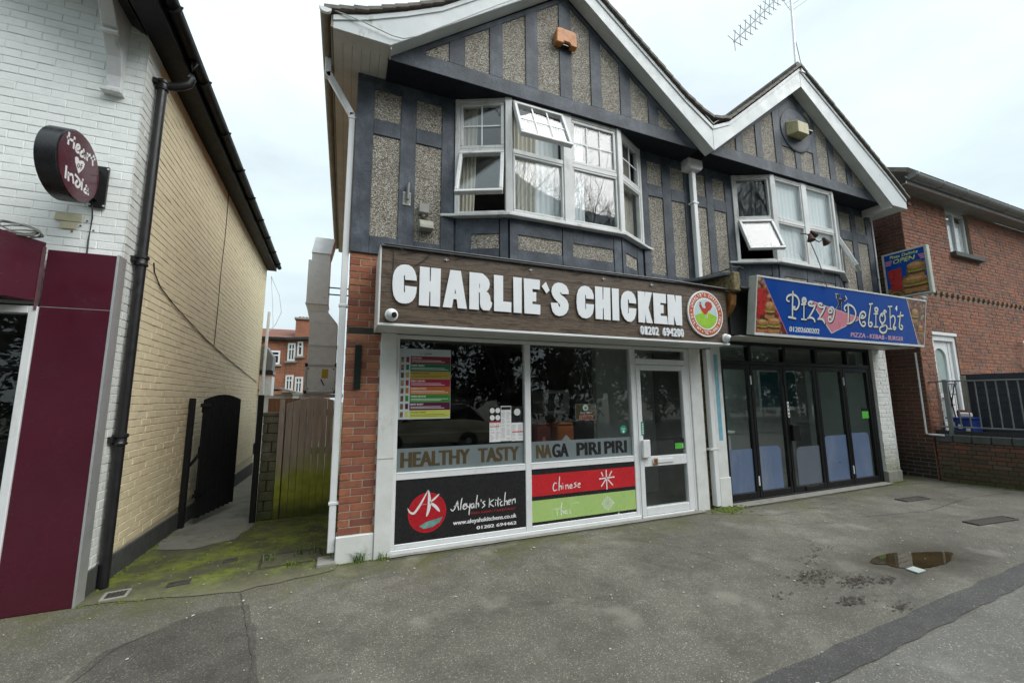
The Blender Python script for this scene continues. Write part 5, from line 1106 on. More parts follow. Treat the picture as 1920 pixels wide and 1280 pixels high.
# door
DR = MB()
DR.fbox(F0, 3.703, 3.725, 0.02, 2.30, -0.07, 0.010); DR.fbox(F0, 4.628, 4.6645, 0.02, 2.30, -0.07, 0.010); DR.fbox(F0, 3.7255, 4.6275, 2.255, 2.30, -0.07, 0.009); DR.fbox(F0, 3.7255, 4.6275, 2.045, 2.125, -0.07, 0.009); DR.fbox(F0, 3.7255, 4.6275, 0.0, 0.03, -0.09, 0.03)
dfo = DR.build('door_frame', MAT['upvc'], HB, 0.004)
MB().fbox(F0, 3.726, 4.627, 2.123, 2.257, -0.03, -0.024).build('fanlight_pane', MAT['glass'], dfo)
DL = MB(); e = 0.018
DL.fbox(F0, 3.728, 3.80, 0.035, 2.04, -0.05, e); DL.fbox(F0, 4.548, 4.626, 0.035, 2.04, -0.05, e); DL.fbox(F0, 3.8005, 4.5475, 1.965, 2.04, -0.05, e-0.001); DL.fbox(F0, 3.8005, 4.5475, 0.66, 0.79, -0.05, e-0.001); DL.fbox(F0, 3.8005, 4.5475, 0.035, 0.135, -0.05, e-0.001)
dlo = DL.build('door', MAT['upvc'], HB, 0.005); dlo['label'] = 'white glazed shop door numbered 5'
MB().fbox(F0, 3.798, 4.55, 0.788, 1.967, -0.02, -0.014).build('glass_pane', MAT['glass'], dlo)
MB().fbox(F0, 3.798, 4.55, 0.133, 0.662, -0.02, -0.014).build('glass_pane', MAT['glass'], dlo)
MB().fbox(F0, 3.752, 3.875, 0.785, 1.02, e, e+0.05).build('lock_guard', MAT['upvc'], dlo, 0.008)
MB().fbox(F0, 3.772, 3.812, 1.08, 1.26, e, e+0.006).build('door_sticker', MAT['sticker_teal'], dlo)
for k in range(5): MB().fbox(F0, 3.782, 3.802, 1.10+k*0.03, 1.118+k*0.03, e+0.0062, e+0.007).build('sticker_print', MAT['print_white'], dlo)
MB().fbox(F0, 3.93, 4.30, 0.70, 0.755, e-0.001, e+0.012).build('letter_plate', MAT['upvc'], dlo, 0.004)
MB().fbox(F0, 3.945, 4.015, 0.675, 0.765, e+0.0125, e+0.017).build('number_plate', MAT['brass'], dlo, 0.001)
text('house_number', '5', F0, 3.962, 0.69, 0.058, MAT['print_black'], dlo, 0.036, 0.001, e+0.0172, 0.01)
sg = MB().fbox(F0, 4.36, 4.545, 0.855, 1.0, -0.0135, -0.0125).build('door_sticker', MAT['print_black'], dlo)
MB().fbox(F0, 4.375, 4.53, 0.865, 0.945, -0.0123, -0.0115).build('sticker_print', MAT['sticker_green'], dlo)
text('sticker_print', '5', F0, 4.50, 0.875, 0.05, MAT['print_white'], dlo, None, 0.0005, -0.0113, 0.01)
MB().tube([(4.56, 0.02, 1.95), (4.62, 0.03, 1.97)], 0.012, 6).build('door_closer', MAT['steel'], dlo)

# --- shop front of the pizza shop: black folding doors
PF = facade(0.055); bm_ = MB()
bm_.fbox(PF, 5.345, 9.34, 2.10, 2.16, -0.07, 0.012); bm_.fbox(PF, 5.345, 9.34, 2.42, 2.46, -0.07, 0.012); bm_.fbox(PF, 5.345, 9.34, -0.0, 0.035, -0.07, 0.016)
bm_.fbox(PF, 9.235, 9.34, 0.0355, 2.0995, -0.07, 0.012); bm_.fbox(PF, 5.345, 5.40, 0.0355, 2.0995, -0.07, 0.012)
for x in (5.345, 6.04, 6.88, 7.72, 8.62, 9.27): bm_.fbox(PF, x, x+0.07, 2.1605, 2.4195, -0.07, 0.010)
pfo = bm_.build('shopfront_frame', MAT['door_black'], HB, 0.004); pfo['label'] = 'black shop front with glazed folding doors'
MB().fbox(PF, 5.35, 9.33, 2.158, 2.422, -0.035, -0.03).build('transom_glass', MAT['glass'], pfo)
MB().fbox(PF, 5.41, 9.30, 2.165, 2.40, -0.30, -0.20).build('shutter_box', MAT['room_mid'], pfo)
leaf = [(5.402, 6.045), (6.055, 6.83), (6.845, 7.68), (7.69, 8.45), (8.46, 9.232)]
for i, (a, b) in enumerate(leaf):
    m = MB(); s = 0.062; n0, n1 = -0.045, 0.008
    m.fbox(PF, a, a+s, 0.036, 2.098, n0, n1); m.fbox(PF, b-s, b, 0.036, 2.098, n0, n1); m.fbox(PF, a+s+.0005, b-s-.0005, 2.02, 2.098, n0, n1-.001); m.fbox(PF, a+s+.0005, b-s-.0005, 0.036, 0.13, n0, n1-.001)
    lf = m.build('folding_door', MAT['door_black'], HB, 0.004)
    MB().fbox(PF, a+s-.002, b-s+.002, 0.128, 2.022, -0.022, -0.016).build('glass_pane', MAT['glass'], lf)
    top = 0.80
    rr2 = lambda x0, x1, y0, y1, r, tl, tr: [(x0, y0), (x1, y0)] + ([(x1-r+r*math.cos(t), y1-r+r*math.sin(t)) for t in [k*math.pi/16 for k in range(9)]] if tr else [(x1, y1)]) + ([(x0+r-r*math.sin(t), y1-r+r*math.cos(t)) for t in [k*math.pi/16 for k in range(9)]] if tl else [(x0, y1)])
    x0, x1 = a+s+0.004, b-s-0.004
    spec = [(x0, x1, 0.78, False, False, 'vinyl_blue'), (x0, x1-0.13, 0.80, False, True, 'vinyl_blue'), (x0+0.10, x1, 0.75, True, False, 'vinyl_grey'), (x0, x1, 0.90, True, False, 'vinyl_blue'), (x0, x1-0.10, 0.92, False, True, 'vinyl_blue')][i]
    shape('frosted_vinyl', [rr2(spec[0], spec[1], 0.135, spec[2], 0.10, spec[3], spec[4])], PF, MAT[spec[5]], lf, 0.0008, -0.0155)
    for z in (0.22, 1.78):
        if i in (0, 1, 3): MB().fbox(PF, b+0.001-0.012, b+0.009, z, z+0.14, n1+0.0005, n1+0.012).build('hinge', MAT['upvc'] if i in (0, 3) else MAT['door_black'], lf)
    if i == 2:
        MB().fbox(PF, a+0.012, a+0.05, 1.24, 1.50, n1+.0005, n1+0.008).build('door_sticker', MAT['print_white'], lf)
        for k in range(4): MB().fbox(PF, a+0.02, a+0.04, 1.262+k*0.06, 1.29+k*0.06, n1+0.0082, n1+0.009).build('sticker_print', MAT['print_black'], lf)
        MB().fbox(PF, a+0.035, a+0.20, 0.86, 1.12, n1+.0005, n1+0.05).build('lock_guard', MAT['door_black'], lf, 0.006)
        MB().fbox(PF, a+0.28, a+0.62, 0.05, 0.115, n1+.0005, n1+0.014).build('letter_plate', MAT['door_black'], lf, 0.004)
    if i == 4:
        MB().fbox(PF, b-0.30, b-0.08, 1.16, 1.36, -0.0155, -0.0148).build('door_sticker', MAT['print_black'], lf); MB().fbox(PF, b-0.29, b-0.09, 1.17, 1.30, -0.0146, -0.014).build('sticker_print', MAT['sticker_green'], lf)
# white painted brick pillar at the right end
mb = MB(); mb.box(9.352, 9.775, 0.004, 0.155, 0.20, 2.46); wp = mb.build('brick_pillar', MAT['mortar_white'], HB); wp['label'] = 'white painted brick pillar with green stains'
lay_bricks(wp, FR((0,0.004,0),(1,0,0),(0,0,1)), brick_rects(9.777, 2.46, 0.075, 0.225, 0.007, 'flemish', [], 0.0, 0.205, 9.350), 0.008, MAT['paint_white_pillar'], 300, 15, 0.003)
mb = MB(); mb.box(9.776, 9.80, 0.004, 0.9, -0.1, 5.2); mb.build('return_wall', MAT['mortar_white'], HB)
MB().box(9.345, 9.79, -0.03, 0.155, -0.06, 0.199).build('plinth', MAT['concrete'], HB, 0.008)
# ------------------------------------------------------------------ inside the shops
def inside():
    t = thing('counter', (2.3, 2.6, 0.02), 'dark serving counter inside the chicken shop', 'counter')
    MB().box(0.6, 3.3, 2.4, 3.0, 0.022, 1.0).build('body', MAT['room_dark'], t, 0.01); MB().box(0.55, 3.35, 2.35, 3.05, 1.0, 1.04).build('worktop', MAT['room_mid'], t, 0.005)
    for k, (x, y, z, s, m, lb) in enumerate(((2.85, 0.55, 0.80, 0.26, 'bag_orange', 'orange delivery bag stacked behind the right window, nearest the glass'), (2.55, 0.62, 0.80, 0.24, 'bag_red', 'dark red delivery bag left of the orange one'), (2.30, 0.75, 0.82, 0.26, 'bag_red', 'dark red delivery bag behind the window, leftmost of three'))):
        b = thing('delivery_bag', (x, y, z), lb, 'bag', 'delivery bags on the sill shelf')
        MB().box(x-s/2, x+s/2, y-s/2, y+s/2, z, z+0.42).build('body', MAT[m], b, 0.02); MB().box(x-s/2+0.02, x+s/2-0.02, y-s/2-0.01, y+s/2+0.01, z+0.42, z+0.45).build('lid', MAT[m], b, 0.01)
        F = facade(y-s/2-0.001)
        if k == 0:
            shape('emblem', [[(x-0.05,z+0.12),(x+0.05,z+0.12),(x+0.05,z+0.22),(x+0.07,z+0.22),(x,z+0.29),(x-0.07,z+0.22),(x-0.05,z+0.22)]], F, MAT['print_white'], b, 0.001, 0.001)
        if k == 1: shape('emblem', [[(x-0.03,z+0.12),(x+0.03,z+0.12),(x+0.03,z+0.22),(x+0.012,z+0.27),(x-0.012,z+0.27),(x-0.03,z+0.22)]], F, MAT['sign_pinkred'], b, 0.001, 0.001)
    s = thing('shelf', (2.6, 0.6, 0.7), 'low dark shelf behind the right shop window', 'shelf'); MB().box(2.1, 3.4, 0.35, 0.95, 0.74, 0.78).build('top', MAT['room_dark'], s); MB().box(2.15, 3.35, 0.4, 0.9, 0.022, 0.74).build('carcass', MAT['room_dark'], s)
    c = thing('oven', (3.25, 1.6, 1.4), 'pale box oven on a stand behind the right window', 'oven'); MB().box(3.05, 3.55, 1.5, 1.95, 1.32, 1.72).build('case', MAT['room_pale'], c, 0.015); MB().box(3.1, 3.42, 1.49, 1.499, 1.38, 1.66).build('door', MAT['print_black'], c); MB().box(3.08, 3.52, 1.5, 1.95, 0.022, 1.32).build('stand', MAT['room_dark'], c)
    # pizza shop
    c = thing('pizza_counter', (7.0, 2.0, 0.02), 'pale counter inside the pizza shop', 'counter'); MB().box(5.5, 6.35, 0.75, 1.35, 0.022, 0.95).build('body', MAT['room_pale'], c, 0.01); MB().box(5.45, 6.40, 0.7, 1.38, 0.95, 0.99).build('worktop', MAT['steel'], c, 0.005)
    FBk = facade(1.39)
    for k, (x0, x1) in enumerate(((6.0, 6.9), (8.0, 9.2))):
        p = thing('menu_board', (x0, 1.38, 1.4), ('teal menu board on the back wall, left of the folding doors', 'teal menu board on the back wall behind the right folding doors')[k], 'menu board')
        MB().fbox(FBk, x0, x1, 1.30, 2.15, 0.0, 0.02).build('board', MAT['upvc'], p, 0.02); MB().fbox(FBk, x0+0.05, x1-0.05, 1.36, 2.10, 0.0205, 0.023).build('print', MAT['teal_art'], p)
    for k in range(2):
        b = thing('strip_light', (5.9, 1.2, 2.3), ('lit strip light over the pizza counter, front one', 'lit strip light over the pizza counter, rear one')[k], 'light')
        MB().box(5.6, 6.25, 0.7+k*0.4, 0.76+k*0.4, 2.44, 2.50).build('body', MAT['upvc'], b); MB().tube([(5.62, 0.73+k*0.4, 2.425), (6.23, 0.73+k*0.4, 2.425)], 0.013, 8).build('tube', MAT['lamp'], b)
m, nt, b_, o_ = newmat('lamp'); b_.inputs['Emission Color'].default_value = (0.7, 1.0, 0.9, 1); b_.inputs['Emission Strength'].default_value = 30.0
inside()
# ------------------------------------------------------------------ printed burgers
for nm_, c_ in (('f_bun', (0.42,0.20,0.06)), ('f_bunlight', (0.55,0.34,0.14)), ('f_patty', (0.09,0.035,0.015)), ('f_lettuce', (0.12,0.22,0.03)), ('f_tomato', (0.45,0.03,0.02)), ('f_cheese', (0.60,0.34,0.04)), ('f_dark', (0.035,0.02,0.012))):
    simple(nm_, c_, tuple(x*0.65 for x in c_), 0.35, 30.0, lo=0.4, hi=0.6)
def print_burger(F, cx, cy, w, t, lift, seed=1, flat=0.42):
    rr = random.Random(seed)
    def blob(y, ww, hh, mat, k, wob):
        n = 26; shape('burger_layer', [[(cx + ww*math.cos(2*math.pi*i/n)*(1+rr.uniform(-wob, wob)), y + hh*math.sin(2*math.pi*i/n)*(1+rr.uniform(-wob*2, wob*2))) for i in range(n)]], F, MAT[mat], t, 0.0003, lift + 0.0004*k)
    h = w*flat
    blob(cy - h*0.55, w*0.50, h*0.24, 'f_bun', 0, 0.02); blob(cy - h*0.30, w*0.54, h*0.16, 'f_patty', 1, 0.06); blob(cy - h*0.16, w*0.50, h*0.08, 'f_cheese', 2, 0.10); blob(cy - h*0.04, w*0.55, h*0.11, 'f_lettuce', 3, 0.10); blob(cy + h*0.08, w*0.47, h*0.08, 'f_tomato', 4, 0.05); blob(cy + h*0.34, w*0.50, h*0.30, 'f_bun', 5, 0.03); blob(cy + h*0.42, w*0.34, h*0.14, 'f_bunlight', 6, 0.05)
# ------------------------------------------------------------------ fascia of the chicken shop
YF = -0.53; FF = facade(YF)
def chicken_sign():
    t = thing('shop_sign', (2.6, -0.3, 2.3), 'brown wood-plank fascia sign with white letters reading CHARLIE`S CHICKEN', 'shop sign')
    x0, x1, z0, z1 = 0.285, 4.925, 2.325, 3.09
    MB().box(x0+0.002, x1-0.002, YF+0.022, -0.028, 2.318, 3.085).build('case', MAT['room_mid'], t)
    n = 5; h = (z1-z0)/n
    for i in range(n):
        cut = [(x0, 2.35 + 0.0*i), (2.352, x1)]
        MB().fbox(FF, x0, x1, z0+i*h+0.0012, z0+(i+1)*h-0.0012, -0.02, 0.0).build('plank', MAT['sign_wood'], t, 0.0018)
    MB().box(x0-0.018, x0-0.0005, YF-0.006, -0.028, 2.30, 3.10).build('end_board', MAT['upvc_old'], t, 0.003)
    MB().box(x1+0.0005, x1+0.012, YF-0.004, -0.028, 2.305, 3.095).build('end_board', MAT['room_dark'], t, 0.003)
    # soffit boards
    for i in range(5):
        MB().box(x0-0.016, x1+0.01, YF+0.003+i*0.1, YF+0.101+i*0.1, 2.302, 2.314).build('soffit_board', MAT['soffit_white'], t, 0.003)
    MB().box(x0-0.018, x1+0.012, YF-0.014, YF+0.002, 2.298, 2.3235).build('bottom_trim', MAT['upvc'], t, 0.003)
    MB().box(x0-0.01, x1+0.01, YF-0.03, -0.03, 3.091, 3.104).build('top_flashing', MAT['lead'], t, 0.003)
    MB().tube([(x0+0.02, YF-0.022, 3.112), (1.4, YF-0.024, 3.115), (2.7, YF-0.022, 3.112), (3.9, YF-0.024, 3.115), (5.10, YF-0.04, 3.085)], 0.013, 8).build('conduit', MAT['black_paint'], t)
    mb = MB()
    rr = random.Random(3)
    for x in (0.45, 0.95, 1.75, 2.45, 3.05, 3.75, 4.35):
        mb = MB(); mb.tube([(x+rr.uniform(-.02,.02), YF-0.024, 3.10), (x+0.03, YF-0.03, 3.07), (x+0.09, YF-0.014, 3.055+rr.uniform(-.02,.01)), (x+0.2, YF-0.02, 3.098)], 0.004, 5); mb.build('loose_cable', MAT['cable'], t)
    mb = MB(); mb.tube([(x0+0.10, YF-0.02, 3.10), (x0+0.115, YF-0.008, 2.98), (x0+0.11, YF-0.006, 2.86)], 0.0035, 5); mb.build('loose_cable', MAT['cable'], t)
    mb = MB(); mb.tube([(0.78, YF-0.02, 3.09), (0.70, YF-0.008, 3.0), (0.60, YF-0.008, 2.92)], 0.0035, 5)
    mb.build('loose_cable', MAT['cable'], t)
    for x in (0.93, 1.90, 2.88, 3.62):
        mb = MB()
        for k in range(4):
            a = k*1.6; mb.tube([(x, YF-0.004, 3.03), (x+0.022*math.cos(a), YF-0.018, 3.03+0.015*math.sin(a))], 0.004, 5)
        mb.build('cable_clip', MAT['galv'], t)
    for ch, outer, hole in FASCIA_LETTERS:
        o = shape('letter', [outer] + ([hole] if hole else []), FF, MAT['sign_white'], t, 0.006, 0.012, 0.001)
        # stand-off body behind the face
        o['label'] = 'raised white letter ' + ch if ch != "'" else 'raised white apostrophe'
    for i, d in enumerate('01202 694200'):
        if d == ' ': continue
        u = 3.395 + i*0.0592
        text('digit', d, FF, u + 0.029, 2.372, 0.108, MAT['sign_white'], t, 0.048 if d != '1' else 0.036, 0.012, 0.004, 0.018, 0, 'CENTER', fat=0.0035)
    return t
chicken_sign()
def badge():
    t = thing('round_badge', (4.515, -0.55, 2.40), 'round rooster logo badge at the right end of the wooden sign', 'logo badge')
    cx, cz = 4.512, 2.710; F = facade(YF - 0.012)
    MB().lathe((cx, YF-0.001, cz), (0,-1,0), [(0.318,0),(0.320,0.003),(0.320,0.020),(0.316,0.024)], 56).build('disc', MAT['sign_white'], t, smooth=True)
    F = facade(YF - 0.0252)
    shape('ring', [circle(cx, cz, 0.300, 56), circle(cx, cz, 0.222, 56)], F, MAT['badge_orange'], t, 0.001)
    shape('picture', [circle(cx, cz, 0.205, 48)], F, MAT['badge_sky'], t, 0.001)
    hill = [(cx + 0.203*math.cos(a), cz + 0.203*math.sin(a)) for a in [math.pi + 0.18 + (math.pi-0.36)*i/24 for i in range(25)]]
    hill += [(cx + 0.15, cz - 0.015), (cx + 0.08, cz + 0.0), (cx, cz + 0.006), (cx - 0.08, cz + 0.0), (cx - 0.15, cz - 0.015)]
    shape('hill', [hill], F, MAT['badge_green'], t, 0.001, 0.0012)
    shape('sunlight', [[(cx-0.10, cz-0.005),(cx-0.09,cz+0.05),(cx-0.03,cz+0.02),(cx+0.08,cz+0.02),(cx+0.14,cz-0.01)]], F, MAT['sign_lime'], t, 0.0006, 0.0011)
    shape('rooster', [ROOSTER], F, MAT['badge_red'], t, 0.001, 0.0024); shape('rooster_tail', [[(4.53,2.79),(4.50,2.83),(4.52,2.87),(4.57,2.885),(4.62,2.865),(4.64,2.82),(4.60,2.77),(4.56,2.75)]], F, MAT['badge_red'], t, 0.0008, 0.0022); shape('rooster_comb', [[(4.405,2.84),(4.40,2.865),(4.42,2.858),(4.43,2.872),(4.44,2.85)]], F, MAT['badge_red'], t, 0.0008, 0.0022)
    ribbon('rooster_leg', [[(4.51,2.70),(4.508,2.655),(4.53,2.65)],[(4.535,2.705),(4.53,2.66),(4.49,2.648)]], 0.008, F, MAT['sign_cream'], t, 0.0024, 0.0008)
    def arc_text(s, a0, a1, r, flip):
        for i, ch in enumerate(s):
            if ch == ' ': continue
            a = a0 + (a1-a0)*(i+0.5)/len(s)
            p = V((cx + r*math.cos(a), 0, cz + r*math.sin(a)))
            if not flip: U = V((math.sin(a), 0, -math.cos(a))); W = V((math.cos(a), 0, math.sin(a)))
            else: U = V((-math.sin(a), 0, math.cos(a))); W = V((-math.cos(a), 0, -math.sin(a)))
            Fr = (V((p.x, YF-0.0264, p.z)), U, W, U.cross(W))
            text('ring_letter', ch, Fr, 0, -0.024, 0.048, MAT['print_white'], t, 0.030 if ch != 'I' else 0.010, 0.0006, 0.0, 0.02, 0, 'CENTER')
    arc_text("CHARLIE'S CHICKEN", R(165), R(14), 0.262, False)
    arc_text('HEALTHY', R(183), R(246), 0.262, True); arc_text('TASTY', R(256), R(286), 0.262, True); arc_text('PIRI PIRI', R(296), R(356), 0.262, True)
    for a in (174, 251, 291, 5): shape('dot', [circle(cx + 0.262*math.cos(R(a)), cz + 0.262*math.sin(R(a)), 0.009, 10)], F, MAT['print_white'], t, 0.0006, 0.0012)
badge()
def dome_camera(x, z, label, turn):
    t = thing('security_camera', (x, YF, z), label, 'camera', 'white dome cameras on the wooden sign')
    MB().lathe((x, YF-0.001, z), (0,-1,0), [(0.062,0),(0.064,0.005),(0.062,0.022),(0.05,0.03)], 24).build('base', MAT['upvc'], t, smooth=True)
    d = V((math.sin(turn), -math.cos(turn), -0.25)).normalized()
    prof = [(0.050*math.sin(a), -0.050*math.cos(a)) for a in [0.25 + (math.pi*0.72)*i/8 for i in range(9)]]
    MB().lathe(V((x, YF-0.045, z)), d, prof, 20).build('ball', MAT['upvc'], t, smooth=True)
    MB().lathe(V((x, YF-0.045, z)) + d*0.034, d, [(0.029,0),(0.029,0.008),(0.022,0.012)], 18).build('lens', MAT['dark_glass'], t, smooth=True)
dome_camera(0.395, 2.405, 'white dome security camera at the left end of the wooden sign', R(28))
dome_camera(4.862, 2.392, 'white dome security camera at the right end of the wooden sign, below the badge', R(30))

# ------------------------------------------------------------------ fascia of the pizza shop (tilted light box)
PO = V((0, -0.67, 2.48)); PV = V((0, -0.11, 0.77)).normalized(); PU = V((1,0,0)); PN = PU.cross(PV)
FP_ = (PO, PU, PV, PN)
def pizza_sign():
    t = thing('shop_sign', (7.4, -0.5, 2.45), 'blue light-box fascia sign reading Pizza Delight with food pictures', 'shop sign')
    u0, u1, v0, v1 = 5.285, 9.60, -0.002, 0.778
    MB().fbox(FP_, u0-0.012, u1+0.012, v0-0.03, v1+0.02, -0.125, -0.004).build('case', MAT['sign_edge'], t, 0.005)
    MB().fbox(FP_, u0, u1, v0, v1, -0.0035, 0.0).build('face', MAT['sign_blue'], t)
    mb = MB(); 
    for a in ((u0-0.014, u1+0.014, v0-0.036, v0), (u0-0.014, u1+0.014, v1, v1+0.024), (u0-0.014, u0, v0+.0005, v1-.0005), (u1, u1+0.014, v0+.0005, v1-.0005)): mb.fbox(FP_, *a, -0.006, 0.007)
    mb.build('rim', MAT['upvc_old'], t, 0.002)
    # pictures at both ends
    pl = shape('picture', [[(u0+0.004, v1-0.004), (5.385, v1-0.004), (5.955, v0+0.004), (u0+0.004, v0+0.004)]], FP_, MAT['food_red'], t, 0.001, 0.0004); pl['label'] = 'food photograph at the left end of the blue sign'
    shape('cup', [[(5.30, 0.62),(5.47,0.615),(5.50,0.26),(5.31,0.25)]], FP_, MAT['cup_red'], t, 0.0008, 0.0016)
    print_burger(FP_, 5.56, 0.34, 0.20, t, 0.0016, 3, 0.9); print_burger(FP_, 5.42, 0.11, 0.22, t, 0.0016, 5, 0.6); print_burger(FP_, 5.66, 0.13, 0.26, t, 0.0018, 6, 0.6)
    shape('picture_edge', [[(5.385, v1-0.003), (5.395, v1-0.003), (5.965, v0+0.004), (5.953, v0+0.004)]], FP_, MAT['sign_pink'], t, 0.0008, 0.0016)
    pr = shape('picture', [[(8.995, v1-0.004), (u1-0.004, v1-0.004), (u1-0.004, v0+0.004), (9.43, v0+0.004)]], FP_, MAT['food_veg'], t, 0.001, 0.0004)
    print_burger(FP_, 9.27, 0.52, 0.22, t, 0.0016, 8, 0.8); print_burger(FP_, 9.47, 0.28, 0.16, t, 0.0016, 9, 0.7)
    shape('picture_edge', [[(8.985, v1-0.003), (8.997, v1-0.003), (9.432, v0+0.004), (9.42, v0+0.004)]], FP_, MAT['sign_cream'], t, 0.0008, 0.0016)
    tri = [(p[0], p[1]) for p in PZ_TRI]
    cx = sum(p[0] for p in tri)/4; cy = sum(p[1] for p in tri)/4
    shape('triangle_edge', [[(cx+(x-cx)*1.05, cy+(y-cy)*1.06) for x, y in tri]], FP_, MAT['sign_cream'], t, 0.0006, 0.0006)
    shape('triangle', [tri], FP_, MAT['sign_pink'], t, 0.0006, 0.0014)
    man = PZ_MAN; 
    for k, loop in enumerate(man):
        mx = sum(p[0] for p in loop)/len(loop); my = sum(p[1] for p in loop)/len(loop)
        shape('figure_edge', [[(mx+(x-mx)*1.16, my+(y-my)*1.08) for x, y in loop]], FP_, MAT['sign_cream'], t, 0.0006, 0.0016)
        shape('figure', [loop], FP_, MAT['sign_navy'], t, 0.0006, 0.0024)
    for ch, sts in PIZZA_STROKES:
        ribbon('letter_shadow', [[(x+0.016, y-0.012) for x, y in s] for s in sts], 0.040, FP_, MAT['sign_navy'], t, 0.0026, 0.0006)
        o = ribbon('letter', sts, 0.031, FP_, MAT['sign_cream'], t, 0.0034, 0.0008, 0.25); o['label'] = 'curly cream letter ' + ch
    text('phone_number', '01202600202', FP_, PZ_PTS['num0'][0], PZ_PTS['num0'][1], 0.078, MAT['sign_cream'], t, PZ_PTS['num1'][0]-PZ_PTS['num0'][0], 0.0008, 0.0006, 0.004, fat=0.0035)
    k0, k1 = PZ_PTS['k0'][0], PZ_PTS['k1'][0]; kz = PZ_PTS['k0'][1] + 0.008
    for wd, a, b in (('PIZZA', 0.0, 0.265), ('-', 0.29, 0.315), ('KEBAB', 0.345, 0.62), ('-', 0.645, 0.67), ('BURGER', 0.70, 1.0)):
        text('strapline', wd, FP_, k0 + (k1-k0)*a, kz, 0.075, MAT['sign_rose'], t, (k1-k0)*(b-a), 0.0008, 0.0006, 0.004, fat=0.0035)
    text('number', '4', FP_, PZ_PTS['four'][0]-0.05, PZ_PTS['four'][1]-0.03, 0.095, MAT['sign_cream'], t, 0.07, 0.0008, 0.0006, 0.02)
    # soffit and void behind the light box
    MB().prism(FR((0,0,0),(0,1,0),(0,0,1)), [(-0.55,2.435),(-0.005,2.462),(-0.005,2.475),(-0.55,2.448)], 5.12, 9.60).build('soffit', MAT['soffit_grey'], t)
    MB().box(5.13, 9.58, -0.42, -0.03, 2.48, 3.10).build('carcass', MAT['room_dark'], t)
    MB().box(5.10, 9.62, -0.66, -0.03, 3.11, 3.125).build('top_flashing', MAT['lead'], t)
    # spotlights on a bent arm above the sign
    sp = thing('spotlight', (6.75, -0.8, 3.27), 'rusty twin spotlight on a thin arm above the blue sign', 'light')
    MB().tube([(6.78, -0.80, 3.24), (6.45, -0.92, 3.55), (6.13, -1.0, 3.86)], 0.006, 6).build('arm', MAT['grey_metal'], sp)
    MB().tube([(5.96, -1.0, 3.90), (6.10, -1.0, 3.91), (6.18, -1.0, 3.87), (6.36, -1.0, 3.83), (6.44, -1.0, 3.87), (6.52, -1.0, 3.87)], 0.008, 6).build('crossbar', MAT['rust'], sp)
    for c, d in (((6.20,-1.02,3.93), (0.75,0.1,-0.25)), ((6.12,-1.03,3.86), (-0.1,-0.2,-1)), ((6.50,-1.0,3.87), (0.55,0.0,-0.55))):
        MB().lathe(c, d, [(0.018,-0.05),(0.022,-0.03),(0.052,0.06),(0.05,0.06)], 12).build('lamp_head', MAT['rust'], sp)
simple('rust', (0.045, 0.022, 0.015), (0.075, 0.035, 0.022), 0.8, 30.0, 0.4, 60)
pizza_sign()
def corbel():
    t = thing('shop_corbel', (5.12, -0.3, 2.4), 'rotten carved wooden corbel between the two shop signs', 'corbel')
    F = FR((5.06, 0.0, 0), (0,-1,0), (0,0,1))
    prof = [(0.02,2.36),(0.10,2.36),(0.17,2.44),(0.24,2.56),(0.36,2.68),(0.48,2.78),(0.55,2.88),(0.57,3.0),(0.56,3.06),(0.02,3.06)]
    MB().prism(F, prof, -0.055, 0.055).build('scroll', MAT['oak'], t, 0.008)
    MB().box(4.99, 5.125, -0.64, -0.02, 3.062, 3.34).build('block', MAT['rot_wood'], t, 0.012)
    MB().prism(FR((0,0,0),(1,0,0),(0,1,0)), [(4.70,-0.03),(5.0,-0.03),(5.0,-0.60),(4.93,-0.55)], 3.30, 3.345).build('flashing', MAT['lead'], t, 0.004)
    mb = MB(); mb.tube([(4.9,-0.5,3.35),(5.0,-0.62,3.40),(5.10,-0.66,3.41),(5.17,-0.67,3.38),(5.19,-0.68,3.28),(5.17,-0.68,3.20)], 0.007, 5); mb.tube([(4.86,-0.3,3.36),(5.02,-0.5,3.395),(5.16,-0.6,3.41)], 0.006, 5); mb.build('cable', MAT['cable'], t)
corbel()
